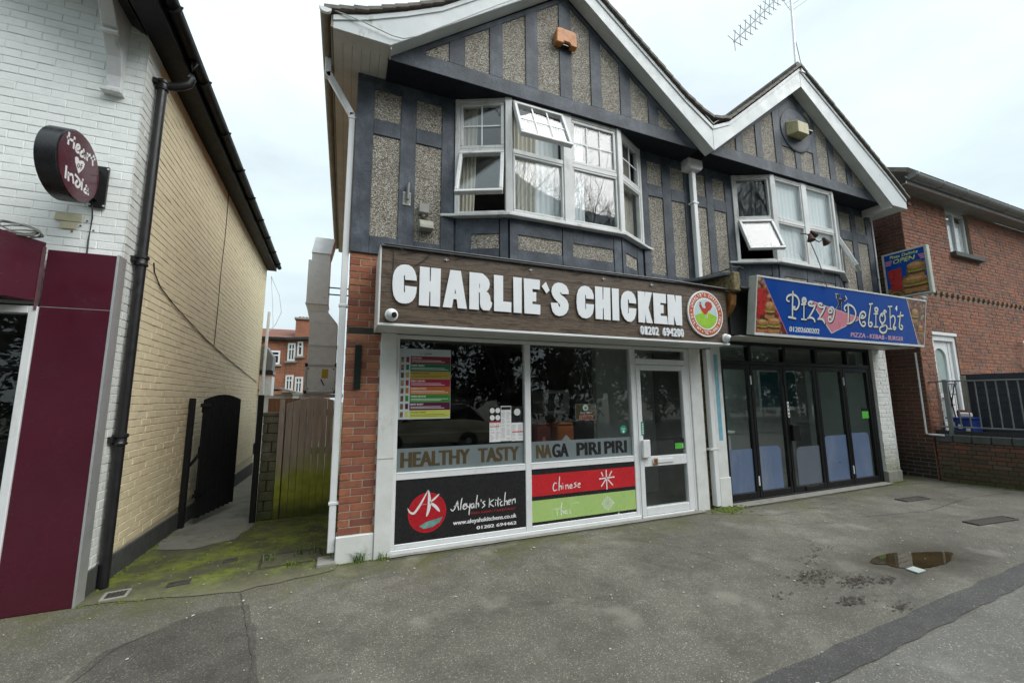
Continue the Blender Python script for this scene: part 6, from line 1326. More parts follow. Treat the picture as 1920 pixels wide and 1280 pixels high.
# ------------------------------------------------------------------ projecting sign
def projecting_sign():
    t = thing('projecting_sign', (9.95, -0.4, 3.45), 'blue projecting light-box sign reading Pizza Delight OPEN with burger picture', 'sign')
    MB().box(9.905, 10.0, -0.785, -0.095, 3.455, 4.375).build('case', MAT['sign_edge'], t, 0.004)
    F = FR((9.9, -0.10, 3.46), (0,-1,0), (0,0,1))   # u runs towards the street
    W, H = 0.68, 0.91
    mb = MB()
    for a in ((0, W, 0, 0.03), (0, W, H-0.03, H), (0, 0.035, 0.0305, H-0.0305), (W-0.035, W, 0.0305, H-0.0305)): mb.fbox(F, *a, -0.004, 0.006)
    mb.build('rim', MAT['sign_edge'], t, 0.002)
    MB().fbox(F, 0.035, W-0.035, 0.03, H-0.03, -0.004, 0.001).build('face', MAT['sign_blue'], t)
    # bright Delight at the top
    text('lettering', 'Pizza Delight', F, 0.12, 0.795, 0.058, MAT['sign_lime'], t, 0.44, 0.0008, 0.0012, 0.025, 0.25)
    text('lettering', 'OPEN', F, 0.17, 0.685, 0.085, MAT['sign_lime'], t, 0.34, 0.0008, 0.0012, 0.015, 0.25)
    for k in range(3):
        MB().fbox(F, 0.04, 0.155-0.012*k, 0.74-0.035*k, 0.76-0.035*k, 0.0012, 0.002).build('stripe', MAT['sign_pink'], t)
        MB().fbox(F, 0.555+0.012*k, 0.64, 0.74-0.035*k, 0.76-0.035*k, 0.0012, 0.002).build('stripe', MAT['sign_pink'], t)
    shape('picture', [[(0.036,0.031),(0.644,0.031),(0.644,0.30),(0.5,0.34),(0.3,0.30),(0.036,0.20)]], F, MAT['food_mix'], t, 0.0008, 0.0012)
    shape('cup', [[(0.06,0.56),(0.28,0.59),(0.27,0.16),(0.10,0.15)]], F, MAT['cup_red'], t, 0.0008, 0.0022)
    shape('burger', [[(0.26,0.20),(0.62,0.22),(0.64,0.60),(0.56,0.66),(0.44,0.64),(0.36,0.56),(0.35,0.44),(0.27,0.36)]], F, MAT['food_mix'], t, 0.0008, 0.0024)
    print_burger(F, 0.49, 0.50, 0.24, t, 0.0034, 11, 0.9); print_burger(F, 0.46, 0.24, 0.36, t, 0.0036, 12, 0.6)
    ribbon('bun_edge', [[(0.06,0.10),(0.15,0.13),(0.24,0.09)],[(0.30,0.07),(0.45,0.09),(0.63,0.06)]], 0.022, F, MAT['burger'], t, 0.0034, 0.0006, 0.6)
    MB().tube([(9.86,-0.12,3.88), (9.86,-0.03,3.88), (9.80,-0.03,3.88)], 0.012, 6).build('wall_bracket', MAT['black_paint'], t)
    MB().tube([(9.95,-0.6,3.42), (9.78,-0.72,3.33)], 0.03, 10).build('stay', MAT['upvc_old'], t)
    MB().tube([(9.95,-0.2,3.455), (9.90,-0.5,3.36), (9.86,-0.66,3.34)], 0.012, 6).build('stay', MAT['upvc_old'], t)
projecting_sign()

# ------------------------------------------------------------------ posters, menus and panels on the shop front
FW = facade(0.026)                                           # just in front of the glass (pane front at y = 0.028)
def juice_poster():
    t = thing('poster', (0.84, 0.026, 1.37), 'tall juice menu poster with eight coloured rows in the left window', 'poster')
    F = FW; x0, x1, z0, z1 = 0.552, 1.128, 1.372, 2.149
    MB().fbox(F, x0, x1, z0, z1, 0.0, 0.001).build('sheet', simple('poster_paper', (0.50,0.57,0.60), (0.46,0.53,0.56), 0.35, 4.0), t)
    rows = [('ACAI KICK',(0.20,0.012,0.03)),('SUPER GREEN',(0.012,0.14,0.07)),('PINEAPPLE SUNSET',(0.42,0.30,0.04)),('BERRY HEAVEN',(0.32,0.01,0.055)),('PASSION STORM',(0.45,0.14,0.02)),('GREEN REVIVER',(0.03,0.22,0.03)),('BERRY BURST',(0.085,0.004,0.04)),('COCONUT CRUSH',(0.52,0.55,0.10))]
    text('lettering', 'pro', F, 0.775, 2.088, 0.026, MAT['frost'], t, 0.05, 0.0004, 0.0011); text('lettering', 'juice', F, 0.832, 2.088, 0.026, MAT['print_black'], t, 0.075, 0.0004, 0.0011, 0.01)
    h = (2.068-1.382)/8
    for i, (nm, c) in enumerate(rows):
        za = 2.068-(i+1)*h; m = simple('row_%d' % i, c, tuple(x*0.9 for x in c), 0.35, 6.0)
        MB().fbox(F, 0.672, x1-0.003, za+0.0005, za+h-0.0005, 0.001, 0.0016).build('row', m, t)
        dk = MAT['print_white'] if i not in (2, 7) else MAT['print_tan']
        text('lettering', nm, F, 0.682, za+0.056, 0.018, dk, t, 0.013*len(nm), 0.0004, 0.0017, 0.02)
        for q in range(2): MB().fbox(F, 0.684, 1.02+0.04*((i+q) % 3), za+0.036-q*0.016, za+0.0405-q*0.016, 0.0017, 0.0020).build('print_line', dk, t)
        MB().fbox(F, 0.625, 0.658, za+0.014, za+h-0.012, 0.001, 0.0015).build('swatch', m, t)
        MB().fbox(F, 0.572, 0.604, za+0.012, za+h-0.014, 0.001, 0.0015).build('swatch', MAT['food_veg'] if i % 2 else MAT['food_mix'], t)
juice_poster()
def menus():
    t = thing('menu_sheet', (1.82, 0.026, 1.08), 'white folded menu sheets taped in the left window beside the mullion', 'menu')
    F = FW
    specs = [(1.602,1.742,1.085,1.32),(1.744,1.878,1.09,1.50),(1.880,2.035,1.085,1.30)]
    for a in specs: MB().fbox(F, *a, 0.0, 0.0012).build('sheet', MAT['print_white'], t)
    MB().fbox(F, 1.602, 1.742, 1.321, 1.49, 0.0, 0.001).build('sheet', MAT['print_black'], t); MB().fbox(F, 1.602, 1.742, 1.305, 1.319, 0.0013, 0.0017).build('print_band', MAT['print_red'], t)
    for cx in (1.636, 1.706):
        for cz in (1.365, 1.448): shape('logo_disc', [circle(cx, cz, 0.031, 20)], F, MAT['print_white'], t, 0.0006, 0.0011)
    MB().fbox(F, 1.88, 2.035, 1.301, 1.49, 0.0, 0.001).build('sheet', MAT['print_black'], t); shape('logo_disc', [circle(1.957, 1.425, 0.042, 24)], F, MAT['sign_cream'], t, 0.0006, 0.0011)
    MB().fbox(F, 1.75, 1.872, 1.455, 1.49, 0.0013, 0.0017).build('print_band', MAT['print_black'], t); MB().fbox(F, 1.888, 2.03, 1.185, 1.198, 0.0013, 0.0017).build('print_band', MAT['print_red'], t)
    MB().fbox(F, 1.602, 2.035, 1.068, 1.0845, 0.0, 0.001).build('print_band', MAT['print_black'], t)
    rr = random.Random(5); mb = MB(); 
    for a in specs:
        z = a[3]-0.03 if a[3] < 1.4 else 1.44
        while z > a[2]+0.012:
            for c0, c1 in ((a[0]+0.008, (a[0]+a[1])/2-0.006), ((a[0]+a[1])/2+0.006, a[1]-0.008)):
                if rr.random() < 0.85: mb.fbox(F, c0, c0+(c1-c0)*rr.uniform(0.5,1), z, z+0.0032, 0.00125, 0.0015)
            z -= 0.0105
    mb.build('small_print', MAT['grey_plastic'], t)
    for i in range(5): shape('red_dot', [circle(1.62+0.024*i, 1.262, 0.0085, 12)], F, MAT['print_red'], t, 0.0004, 0.0013)
menus()
def closed_sign():
    t = thing('hanging_sign', (2.93, 0.05, 1.3), 'small hanging window sign reading Sorry we are CLOSED', 'sign')
    F = facade(0.045)
    MB().fbox(F, 2.78, 3.09, 1.30, 1.508, 0.0, 0.003).build('board', MAT['print_tan'], t); 
    mb = MB()
    for a in ((2.778,3.092,1.298,1.304),(2.778,3.092,1.504,1.510),(2.778,2.784,1.3045,1.5035),(3.086,3.092,1.3045,1.5035)): mb.fbox(F, *a, -0.001, 0.005)
    mb.build('edge', MAT['frost'], t)
    shape('logo_disc', [circle(2.935, 1.462, 0.042, 24)], F, MAT['sign_cream'], t, 0.0006, 0.0032); shape('logo_mark', [[(2.925,1.445),(2.945,1.445),(2.955,1.475),(2.935,1.465),(2.915,1.475)]], F, MAT['print_black'], t, 0.0004, 0.004)
    text('lettering', "Sorry We're", F, 2.85, 1.385, 0.026, MAT['print_white'], t, 0.18, 0.0006, 0.0032, 0.02, 0.2)
    MB().fbox(F, 2.832, 3.045, 1.312, 1.366, 0.0032, 0.004).build('panel', MAT['sign_pinkred'], t); text('lettering', 'CLOSED', F, 2.845, 1.32, 0.036, MAT['maroon'], t, 0.185, 0.0006, 0.0042, 0.02)
    mb = MB(); mb.tube([(2.80,0.043,1.508),(2.93,0.045,2.0)], 0.002, 4); mb.tube([(3.07,0.043,1.508),(2.94,0.045,2.0)], 0.002, 4); mb.build('cord', MAT['grey_plastic'], t)
closed_sign()
t_ = thing('round_sticker', (3.508, 0.026, 1.10), 'round green sticker low in the right window beside the door', 'sticker')
shape('disc', [circle(3.508, 1.165, 0.055, 28)], FW, MAT['sticker_teal'], t_, 0.0008); text('lettering', 'Cash', FW, 3.478, 1.165, 0.018, MAT['print_white'], t_, 0.06, 0.0004, 0.0009, 0.02)
MB().fbox(FW, 3.495, 3.522, 1.122, 1.152, 0.0009, 0.0014).build('print', MAT['print_white'], t_)
def lower_panels():
    F = facade(-0.004)
    t = thing('advert_panel', (1.3, 0.0, 0.10), 'black panel with red AK logo for Aleyah`s Kitchen below the left window', 'advert panel')
    MB().fbox(F, 0.5495, 2.0455, 0.1005, 0.7415, -0.03, -0.002).build('panel', MAT['print_black'], t)
    cx, cz = 0.888, 0.385; Fp = facade(-0.002)
    shape('logo_disc', [circle(cx, cz, 0.205, 48)], Fp, MAT['logo_red'], t, 0.0006)
    shape('logo_rim', [circle(cx, cz, 0.205, 48), circle(cx, cz, 0.197, 48)], Fp, MAT['print_red'], t, 0.0004, 0.0007)
    shape('logo_bowl', [AKBOWL], Fp, MAT['logo_teal'], t, 0.0004, 0.0007)
    ribbon('logo_letter', AKLOGO, 0.02, Fp, MAT['print_white'], t, 0.0012, 0.0005, 0.85)
    ribbon('lettering', ALEYAH, 0.013, Fp, MAT['print_white'], t, 0.0006, 0.0005, 0.35)
    w = AK_T['pan']; text('lettering', 'PAN ASIAN TAKEAWAY', Fp, w[0][0], 0.312, 0.024, MAT['print_red'], t, w[1][0]-w[0][0], 0.0004, 0.0006, 0.0)
    w = AK_T['www']; text('lettering', 'www.aleyahskitchens.co.uk', Fp, w[0][0], 0.222, 0.048, MAT['print_white'], t, w[1][0]-w[0][0], 0.0004, 0.0006, 0.006, fat=0.0022)
    w = AK_T['num']; text('lettering', '01202 694462', Fp, w[0][0], 0.146, 0.036, MAT['print_white'], t, w[1][0]-w[0][0], 0.0004, 0.0006, 0.006, fat=0.003)
    t = thing('advert_panel', (2.9, 0.0, 0.10), 'black panel with red Chinese and green Thai bands below the right window', 'advert panel')
    MB().fbox(F, 2.1245, 3.6415, 0.1005, 0.7415, -0.03, -0.002).build('panel', MAT['print_black'], t)
    MB().fbox(Fp, 2.125, 3.641, 0.427, 0.677, 0.0002, 0.0008).build('red_band', MAT['print_red'], t); MB().fbox(Fp, 2.125, 3.641, 0.135, 0.380, 0.0002, 0.0008).build('green_band', MAT['print_green'], t)
    ribbon('lettering', CHINESE, 0.013, Fp, MAT['print_white'], t, 0.0009, 0.0005, 0.35); ribbon('character', RICE, 0.020, Fp, MAT['print_white'], t, 0.0009, 0.0005, 0.2)
    lw = simple('print_palegreen', (0.80,0.86,0.76), (0.74,0.82,0.68), 0.35, 8.0)
    ribbon('lettering', THAI[:-2], 0.013, Fp, lw, t, 0.0009, 0.0005, 0.3); ribbon('scratch', THAI[-2:-1], 0.006, Fp, lw, t, 0.0009, 0.0005, 0.7); ribbon('mark', THAI[-1:], 0.007, Fp, MAT['print_white'], t, 0.0009, 0.0005)
    cx, cz = 3.196, 0.25; sts = []
    for k in range(-3, 4):
        d = k*0.030; q = 0.095 - abs(d)*0.0
        sts += [[(cx-0.095/2+d/2*1.0-0.045, cz+d/2+0.045), (cx+0.095/2+d/2-0.045+0.0, cz+d/2-0.05+0.0)]]
    loops = []
    for r in (0.030, 0.062, 0.098): loops.append([(cx+r, cz), (cx, cz+r*0.92), (cx-r, cz), (cx, cz-r*0.92), (cx+r, cz)])
    mb = []
    for lp in loops: mb += [[lp[i], lp[i+1]] for i in range(4)]
    for a in range(8):
        an = a*math.pi/4; mb.append([(cx+0.018*math.cos(an), cz+0.018*math.sin(an)), (cx+(0.10 if a % 2 == 0 else 0.066)*math.cos(an), cz+(0.095 if a % 2 == 0 else 0.062)*math.sin(an))])
    for a in range(12):
        an = a*math.pi/6; x, z = cx+0.075*math.cos(an)*(0.8+0.2*abs(math.cos(2*an))), cz+0.07*math.sin(an)*(0.8+0.2*abs(math.cos(2*an))); mb.append(circle(x, z, 0.011, 6) + [circle(x, z, 0.011, 6)[0]])
    ribbon('ornament', mb, 0.006, Fp, lw, t, 0.0009, 0.0004)
lower_panels()
# ------------------------------------------------------------------ the alley
def alley():
    UP = V((0,0,1))
    # open black gate and its posts
    h0, h1 = V((-1.80, 2.36, 0)), V((-1.56, 3.31, 0)); U = (h1-h0).normalized(); F = (h0, U, UP, U.cross(UP)); w = (h1-h0).length
    t = thing('alley_gate', (h0.x, h0.y, -0.08), 'black arched timber gate standing open against the cream wall', 'gate')
    n = 8
    for i in range(n):
        u0, u1 = i*w/n + 0.002, (i+1)*w/n - 0.002; zt = lambda u: 1.60 + 0.075*math.sin(math.pi*u/w)
        MB().prism(F, [(u0, 0.02), (u1, 0.0), (u1, zt(u1)), (u0, zt(u0))], -0.012, 0.012).build('board', MAT['black_wood'], t, 0.003)
    for z in (0.28, 0.86, 1.42): MB().fbox(F, 0.02, w-0.02, z, z+0.10, -0.035, -0.0125).build('ledge', MAT['black_wood'], t, 0.003)
    for z in (0.30, 1.50): MB().fbox(F, -0.10, 0.14, z, z+0.05, 0.0125, 0.02).build('hinge', MAT['black_paint'], t)
    p = thing('gate_post', (-1.86, 2.30, -0.08), 'black timber gate post fixed to the cream wall', 'post')
    MB().box(-1.935, -1.875, 2.22, 2.30, -0.10, 1.62).build('post', MAT['black_wood'], p, 0.004); MB().bar((-1.88,2.29,0.72), (-1.80,2.36,0.86), 0.03, 0.03).build('stay', MAT['black_wood'], p)
    # fence-like gate of upright boards
    FY = facade(2.20)
    t = thing('board_gate', (-0.43, 2.2, -0.08), 'weathered grey board gate with green algae and arched top', 'gate')
    xs = [-0.765 + i*0.0905 for i in range(9)]
    for i in range(8):
        a, b = xs[i]+0.0025, xs[i+1]-0.0025; zt = lambda x: 1.615 - 0.55*(x+0.38)**2
        MB().prism(FY, [(a, -0.045+random.uniform(-.01,.01)), (b, -0.045+random.uniform(-.01,.01)), (b, zt(b)), (a, zt(a))], -0.01, 0.012+random.uniform(-.002,.002)).build('board', MAT['fence_wood'], t, 0.002)
    for z in (0.2, 0.8, 1.35): MB().fbox(FY, -0.76, -0.05, z, z+0.09, -0.05, -0.0105).build('rail', MAT['fence_wood'], t)
    p = thing('gate_post', (-0.80, 2.2, -0.08), 'weathered timber post between board gate and block wall', 'post'); MB().box(-0.845, -0.775, 2.16, 2.25, -0.1, 1.60).build('post', MAT['fence_wood'], p, 0.004)
    # mossy block wall
    t = thing('block_wall', (-0.95, 2.3, -0.08), 'mossy block wall stub between the path and the board gate', 'wall')
    MB().box(-1.035, -0.85, 2.23, 8.0, -0.4, 1.36).build('core', MAT['mortar_dark'], t)
    z = -0.06; i = 0
    while z < 1.30:
        h = (0.115, 0.14, 0.125, 0.15)[i % 4]; sp = random.uniform(-0.99, -0.90)
        for a, b in ((-1.045, sp-0.006), (sp+0.006, -0.848)) if i % 2 else ((-1.045, -0.848),):
            MB().box(a, b, 2.20+random.uniform(-.008,.004), 2.60, z+0.003, z+h-0.003).build('stone_block', MAT['block_stone'], t, 0.008)
        z += h; i += 1
    MB().box(-1.06, -0.84, 2.18, 2.62, 1.36, 1.41).build('coping', MAT['block_stone'], t, 0.008)
    p = thing('gate_post', (-1.09, 2.2, -0.08), 'dark gate post at the end of the block wall', 'post'); MB().box(-1.115, -1.05, 2.12, 2.195, -0.1, 1.66).build('post', MAT['black_wood'], p, 0.004)
    MB().box(-1.128, -1.112, 2.10, 2.13, 0.85, 1.0).build('latch', MAT['black_paint'], p)
    # kitchen extract duct on the side wall of the half-timbered building
    t = thing('extract_duct', (-0.42, 4.2, 1.6), 'galvanised kitchen extract duct rising beside the half-timbered building', 'duct')
    x0, x1, y0, y1 = -0.69, -0.155, 4.0, 4.55
    MB().box(x0, x1, y0, y1, 1.72, 2.24).build('fan_box', MAT['steel'], t, 0.006)
    for a in ((x0-0.012, x0+0.03), (x1-0.03, x1+0.012)):
        MB().box(*a, y0-0.012, y1+0.012, 1.75, 2.21).build('corner_profile', MAT['alu'], t, 0.004)
    for z in (1.70, 2.215): MB().box(x0-0.012, x1+0.012, y0-0.013, y1+0.012, z, z+0.05).build('corner_profile', MAT['alu'], t, 0.004)
    for a in (x0-0.014, x1-0.034):
        for z in (1.695, 2.21): MB().box(a, a+0.05, y0-0.018, y0+0.04, z, z+0.062).build('corner_cap', MAT['print_black'], t)
    MB().box(-0.41, -0.30, y0-0.004, y0-0.001, 1.99, 2.16).build('warning_label', simple('label_yellow', (0.55,0.40,0.02), (0.5,0.36,0.02), 0.5, 9.0), t)
    MB().bar((-0.42, y0-0.006, 1.97), (-0.36, y0-0.006, 1.85), 0.022, 0.006, (0,1,0)).build('handle', MAT['print_black'], t)
    for x in (x0+0.05, x1-0.05):
        for z in (1.79, 2.17): MB().lathe((x, y0, z), (0,-1,0), [(0.012,0),(0.010,0.008)], 8).build('screw', MAT['print_black'], t)
    MB().box(x0+0.02, x1-0.02, y0+0.02, y1-0.02, 2.27, 2.62).build('duct_section', MAT['galv'], t, 0.004); MB().box(x0+0.005, x1-0.005, y0+0.005, y1-0.005, 2.265, 2.29).build('flange', MAT['galv'], t); MB().box(x0+0.005, x1-0.005, y0+0.005, y1-0.005, 2.61, 2.635).build('flange', MAT['galv'], t)
    MB().box(x0+0.02, x1-0.02, y0+0.02, y1-0.02, 2.636, 3.05).build('duct_section', MAT['galv'], t, 0.004)
    def taper(za, a, zb, b, nm='duct_section', mat='galv'):
        P = [V((x, y, za)) for x, y in ((a[0],a[2]),(a[1],a[2]),(a[1],a[3]),(a[0],a[3]))] + [V((x, y, zb)) for x, y in ((b[0],b[2]),(b[1],b[2]),(b[1],b[3]),(b[0],b[3]))]
        m = MB(); m.add(P, [[3,2,1,0],[4,5,6,7],[0,1,5,4],[1,2,6,5],[2,3,7,6],[3,0,4,7]]); return m.build(nm, MAT[mat], t, 0.003)
    A = (x0+0.02, x1-0.02, y0+0.02, y1-0.02); B = (-0.755, -0.37, 4.0, 4.5)
    taper(3.051, A, 3.28, (-0.72, -0.36, 4.02, 4.48)); taper(3.281, (-0.72,-0.36,4.02,4.48), 3.42, B, mat='steel'); MB().box(B[0]-0.012, B[1]+0.012, B[2]-0.012, B[3]+0.012, 3.42, 3.44).build('flange', MAT['galv'], t)
    MB().box(*B, 3.441, 4.30).build('duct_section', MAT['steel'], t, 0.004); taper(4.301, (-0.70,-0.37,4.02,4.48), 4.45, (-0.70,-0.37,4.02,4.48)); taper(4.451, (-0.71,-0.36,4.0,4.5), 4.80, (-0.66,-0.30,4.08,4.62), 'cowl')
    for z in (3.68, 3.82): MB().tube([(-0.37, 4.2, z), (-0.0, 4.2, z)], 0.014, 6).build('wall_bracket', MAT['black_paint'], t)
    MB().box(-0.78, -0.02, 4.05, 4.5, 1.62, 1.69).build('support_frame', MAT['galv'], t); MB().tube([(-0.4,4.1,1.62),(-0.4,4.1,1.40)], 0.03, 8).build('drain_stub', MAT['steel'], t)
    # ducts and boxes at the far end of the cream wall
    t = thing('small_duct', (-1.9, 7.9, 1.9), 'grey extract box on the far corner of the cream wall', 'duct')
    m = MB(); m.prism(FR((-1.98, 8.2, 0), (1,0,0), (0,0,1)), [(-0.12,2.35),(0.18,2.35),(0.20,2.72),(0.02,3.0),(-0.12,3.0)], -0.1, 0.4); m.build('hood', MAT['grey_metal'], t, 0.01)
    MB().box(-2.1, -1.76, 7.8, 8.3, 2.24, 2.34).build('tray', MAT['print_black'], t, 0.01); MB().box(-2.06, -1.78, 7.85, 8.25, 1.68, 2.2).build('cabinet', MAT['galv'], t, 0.01)
    MB().tube([(-1.96, 7.72, -0.25), (-1.96, 7.72, 2.5), (-1.94, 7.72, 3.9)], 0.035, 8).build('pipe', MAT['upvc_old'], t)
    mb = MB(); mb.tube([(-1.97,7.8,4.9),(-1.75,7.85,4.4),(-1.68,7.9,3.95),(-1.8,7.9,3.6),(-1.93,7.85,3.4)], 0.008, 5); mb.tube([(-1.97,7.8,4.9),(-1.9,7.85,4.2),(-1.85,7.9,3.5)], 0.006, 5); mb.build('cable', MAT['upvc_old'], t)
    # yard buildings far behind
    t = thing('brick_house', (-2.0, 22, -1), 'distant red brick house with white windows at the end of the alley', 'house')
    MB().box(-6.2, -2.97, 20.0, 27, -1, 4.70).build('wall', MAT['brick_distant'], t); MB().prism(FR((0,0,0),(1,0,0),(0,1,0)), [(-2.969,20.0),(-0.9,18.9),(-0.9,27),(-2.969,27)], -1, 4.70).build('wall', MAT['brick_distant'], t)
    MB().prism(FR((0,0,0),(1,0,0),(0,1,0)), [(-6.4,19.75),(-3.0,19.75),(-0.8,18.55),(-0.8,18.95),(-2.95,20.2),(-6.4,20.2)], 4.70, 4.85).build('eaves', MAT['print_black'], t, 0.01)
    MB().prism(FR((0,0,0),(0,1,0),(0,0,1)), [(20.2,4.86),(23,5.75),(26.5,4.86)], -6.4, -0.9).build('roof', MAT['tile_red'], t)
    ch = MB().box(-2.65, -1.85, 20.6, 21.6, 4.9, 6.1).build('chimney', MAT['brick_distant'], t); MB().box(-2.72,-1.78,20.5,21.7,6.0,6.1).build('chimney_cap', MAT['concrete'], ch)
    for k in range(4): MB().lathe((-2.5+0.17*k, 21.1, 6.1), (0,0,1), [(0.07,0),(0.06,0.14)], 10).build('chimney_pot', MAT['tile_red'], ch)
    d = V((2.069,-1.1,0)).normalized(); Fw = (V((-2.969,20.0,0)), d, UP, d.cross(UP)); Ff = facade(20.0)
    def win(F, u, z, w, h, nx):
        f = MB(); f.fbox(F, u, u+w, z, z+0.09, -0.02, 0.06); f.fbox(F, u, u+w, z+h-0.09, z+h, -0.02, 0.06); f.fbox(F, u, u+0.08, z+.0905, z+h-.0905, -0.02, 0.06); f.fbox(F, u+w-0.08, u+w, z+.0905, z+h-.0905, -0.02, 0.06)
        for i in range(1, nx): f.fbox(F, u+w*i/nx-0.03, u+w*i/nx+0.03, z+.0905, z+h-.0905, -0.02, 0.055)
        f.fbox(F, u+.0805, u+w-.0805, z+h*0.62, z+h*0.62+0.06, -0.02, 0.056)
        o = f.build('window', MAT['upvc'], t); MB().fbox(F, u+0.05, u+w-0.05, z+0.05, z+h-0.05, 0.0, 0.02).build('glass_pane', MAT['dark_glass'], o); MB().fbox(F, u-0.1, u+w+0.1, z-0.1, z-0.005, 0.0, 0.1).build('sill', MAT['concrete'], o)
    win(Ff, -3.68, 3.42, 0.46, 0.72, 1); win(Fw, 0.14, 3.6, 0.42, 0.95, 2); win(Fw, 0.68, 3.85, 0.30, 0.78, 1); win(Fw, 0.12, 2.05, 0.42, 0.80, 2); win(Fw, 0.66, 1.9, 0.42, 0.85, 2)
    t = thing('yard_shed', (-2.2, 12.5, -0.8), 'grey flat-roofed shed in the yard behind the alley', 'shed')
    MB().box(-3.4, -1.72, 12.3, 15, -0.8, 1.78).build('wall', MAT['grey_plastic'], t); MB().prism(FR((0,0,0),(1,0,0),(0,0,1)), [(-3.5,1.92),(-2.2,1.95),(-1.62,1.79),(-1.62,1.86),(-2.2,2.02),(-3.5,1.99)], -15.2, -12.1).build('roof', MAT['slate_tile'], t)
    t = thing('brown_fence', (-1.7, 8.9, -0.4), 'brown board fence beyond the block wall', 'fence')
    for i in range(8): MB().box(-1.98+i*0.105, -1.98+i*0.105+0.1, 8.9, 8.93, 0.72, 1.62).build('board', MAT['fence_brown'], t)
    MB().box(-1.98, -1.0, 8.935, 8.97, 0.9, 1.0).build('rail', MAT['fence_brown'], t)
    t = thing('fence_post', (-1.12, 8.8, -0.4), 'pale timber post at the end of the brown fence', 'post'); MB().box(-1.16, -1.05, 8.75, 8.87, -0.4, 1.75).build('post', MAT['fence_wood'], t)
    t = thing('low_wall', (-1.6, 9.0, -0.5), 'dark low wall under the brown fence', 'wall'); MB().box(-1.98, -1.1, 8.90, 9.1, -0.5, 0.64).build('core', MAT['block_stone'], t, 0.01); MB().box(-2.0, -1.08, 8.87, 9.12, 0.641, 0.715).build('coping', MAT['block_stone'], t, 0.01)
simple('tile_red', (0.20, 0.075, 0.045), (0.13, 0.055, 0.04), 0.8, 8.0, 0.4, 40)
alley()
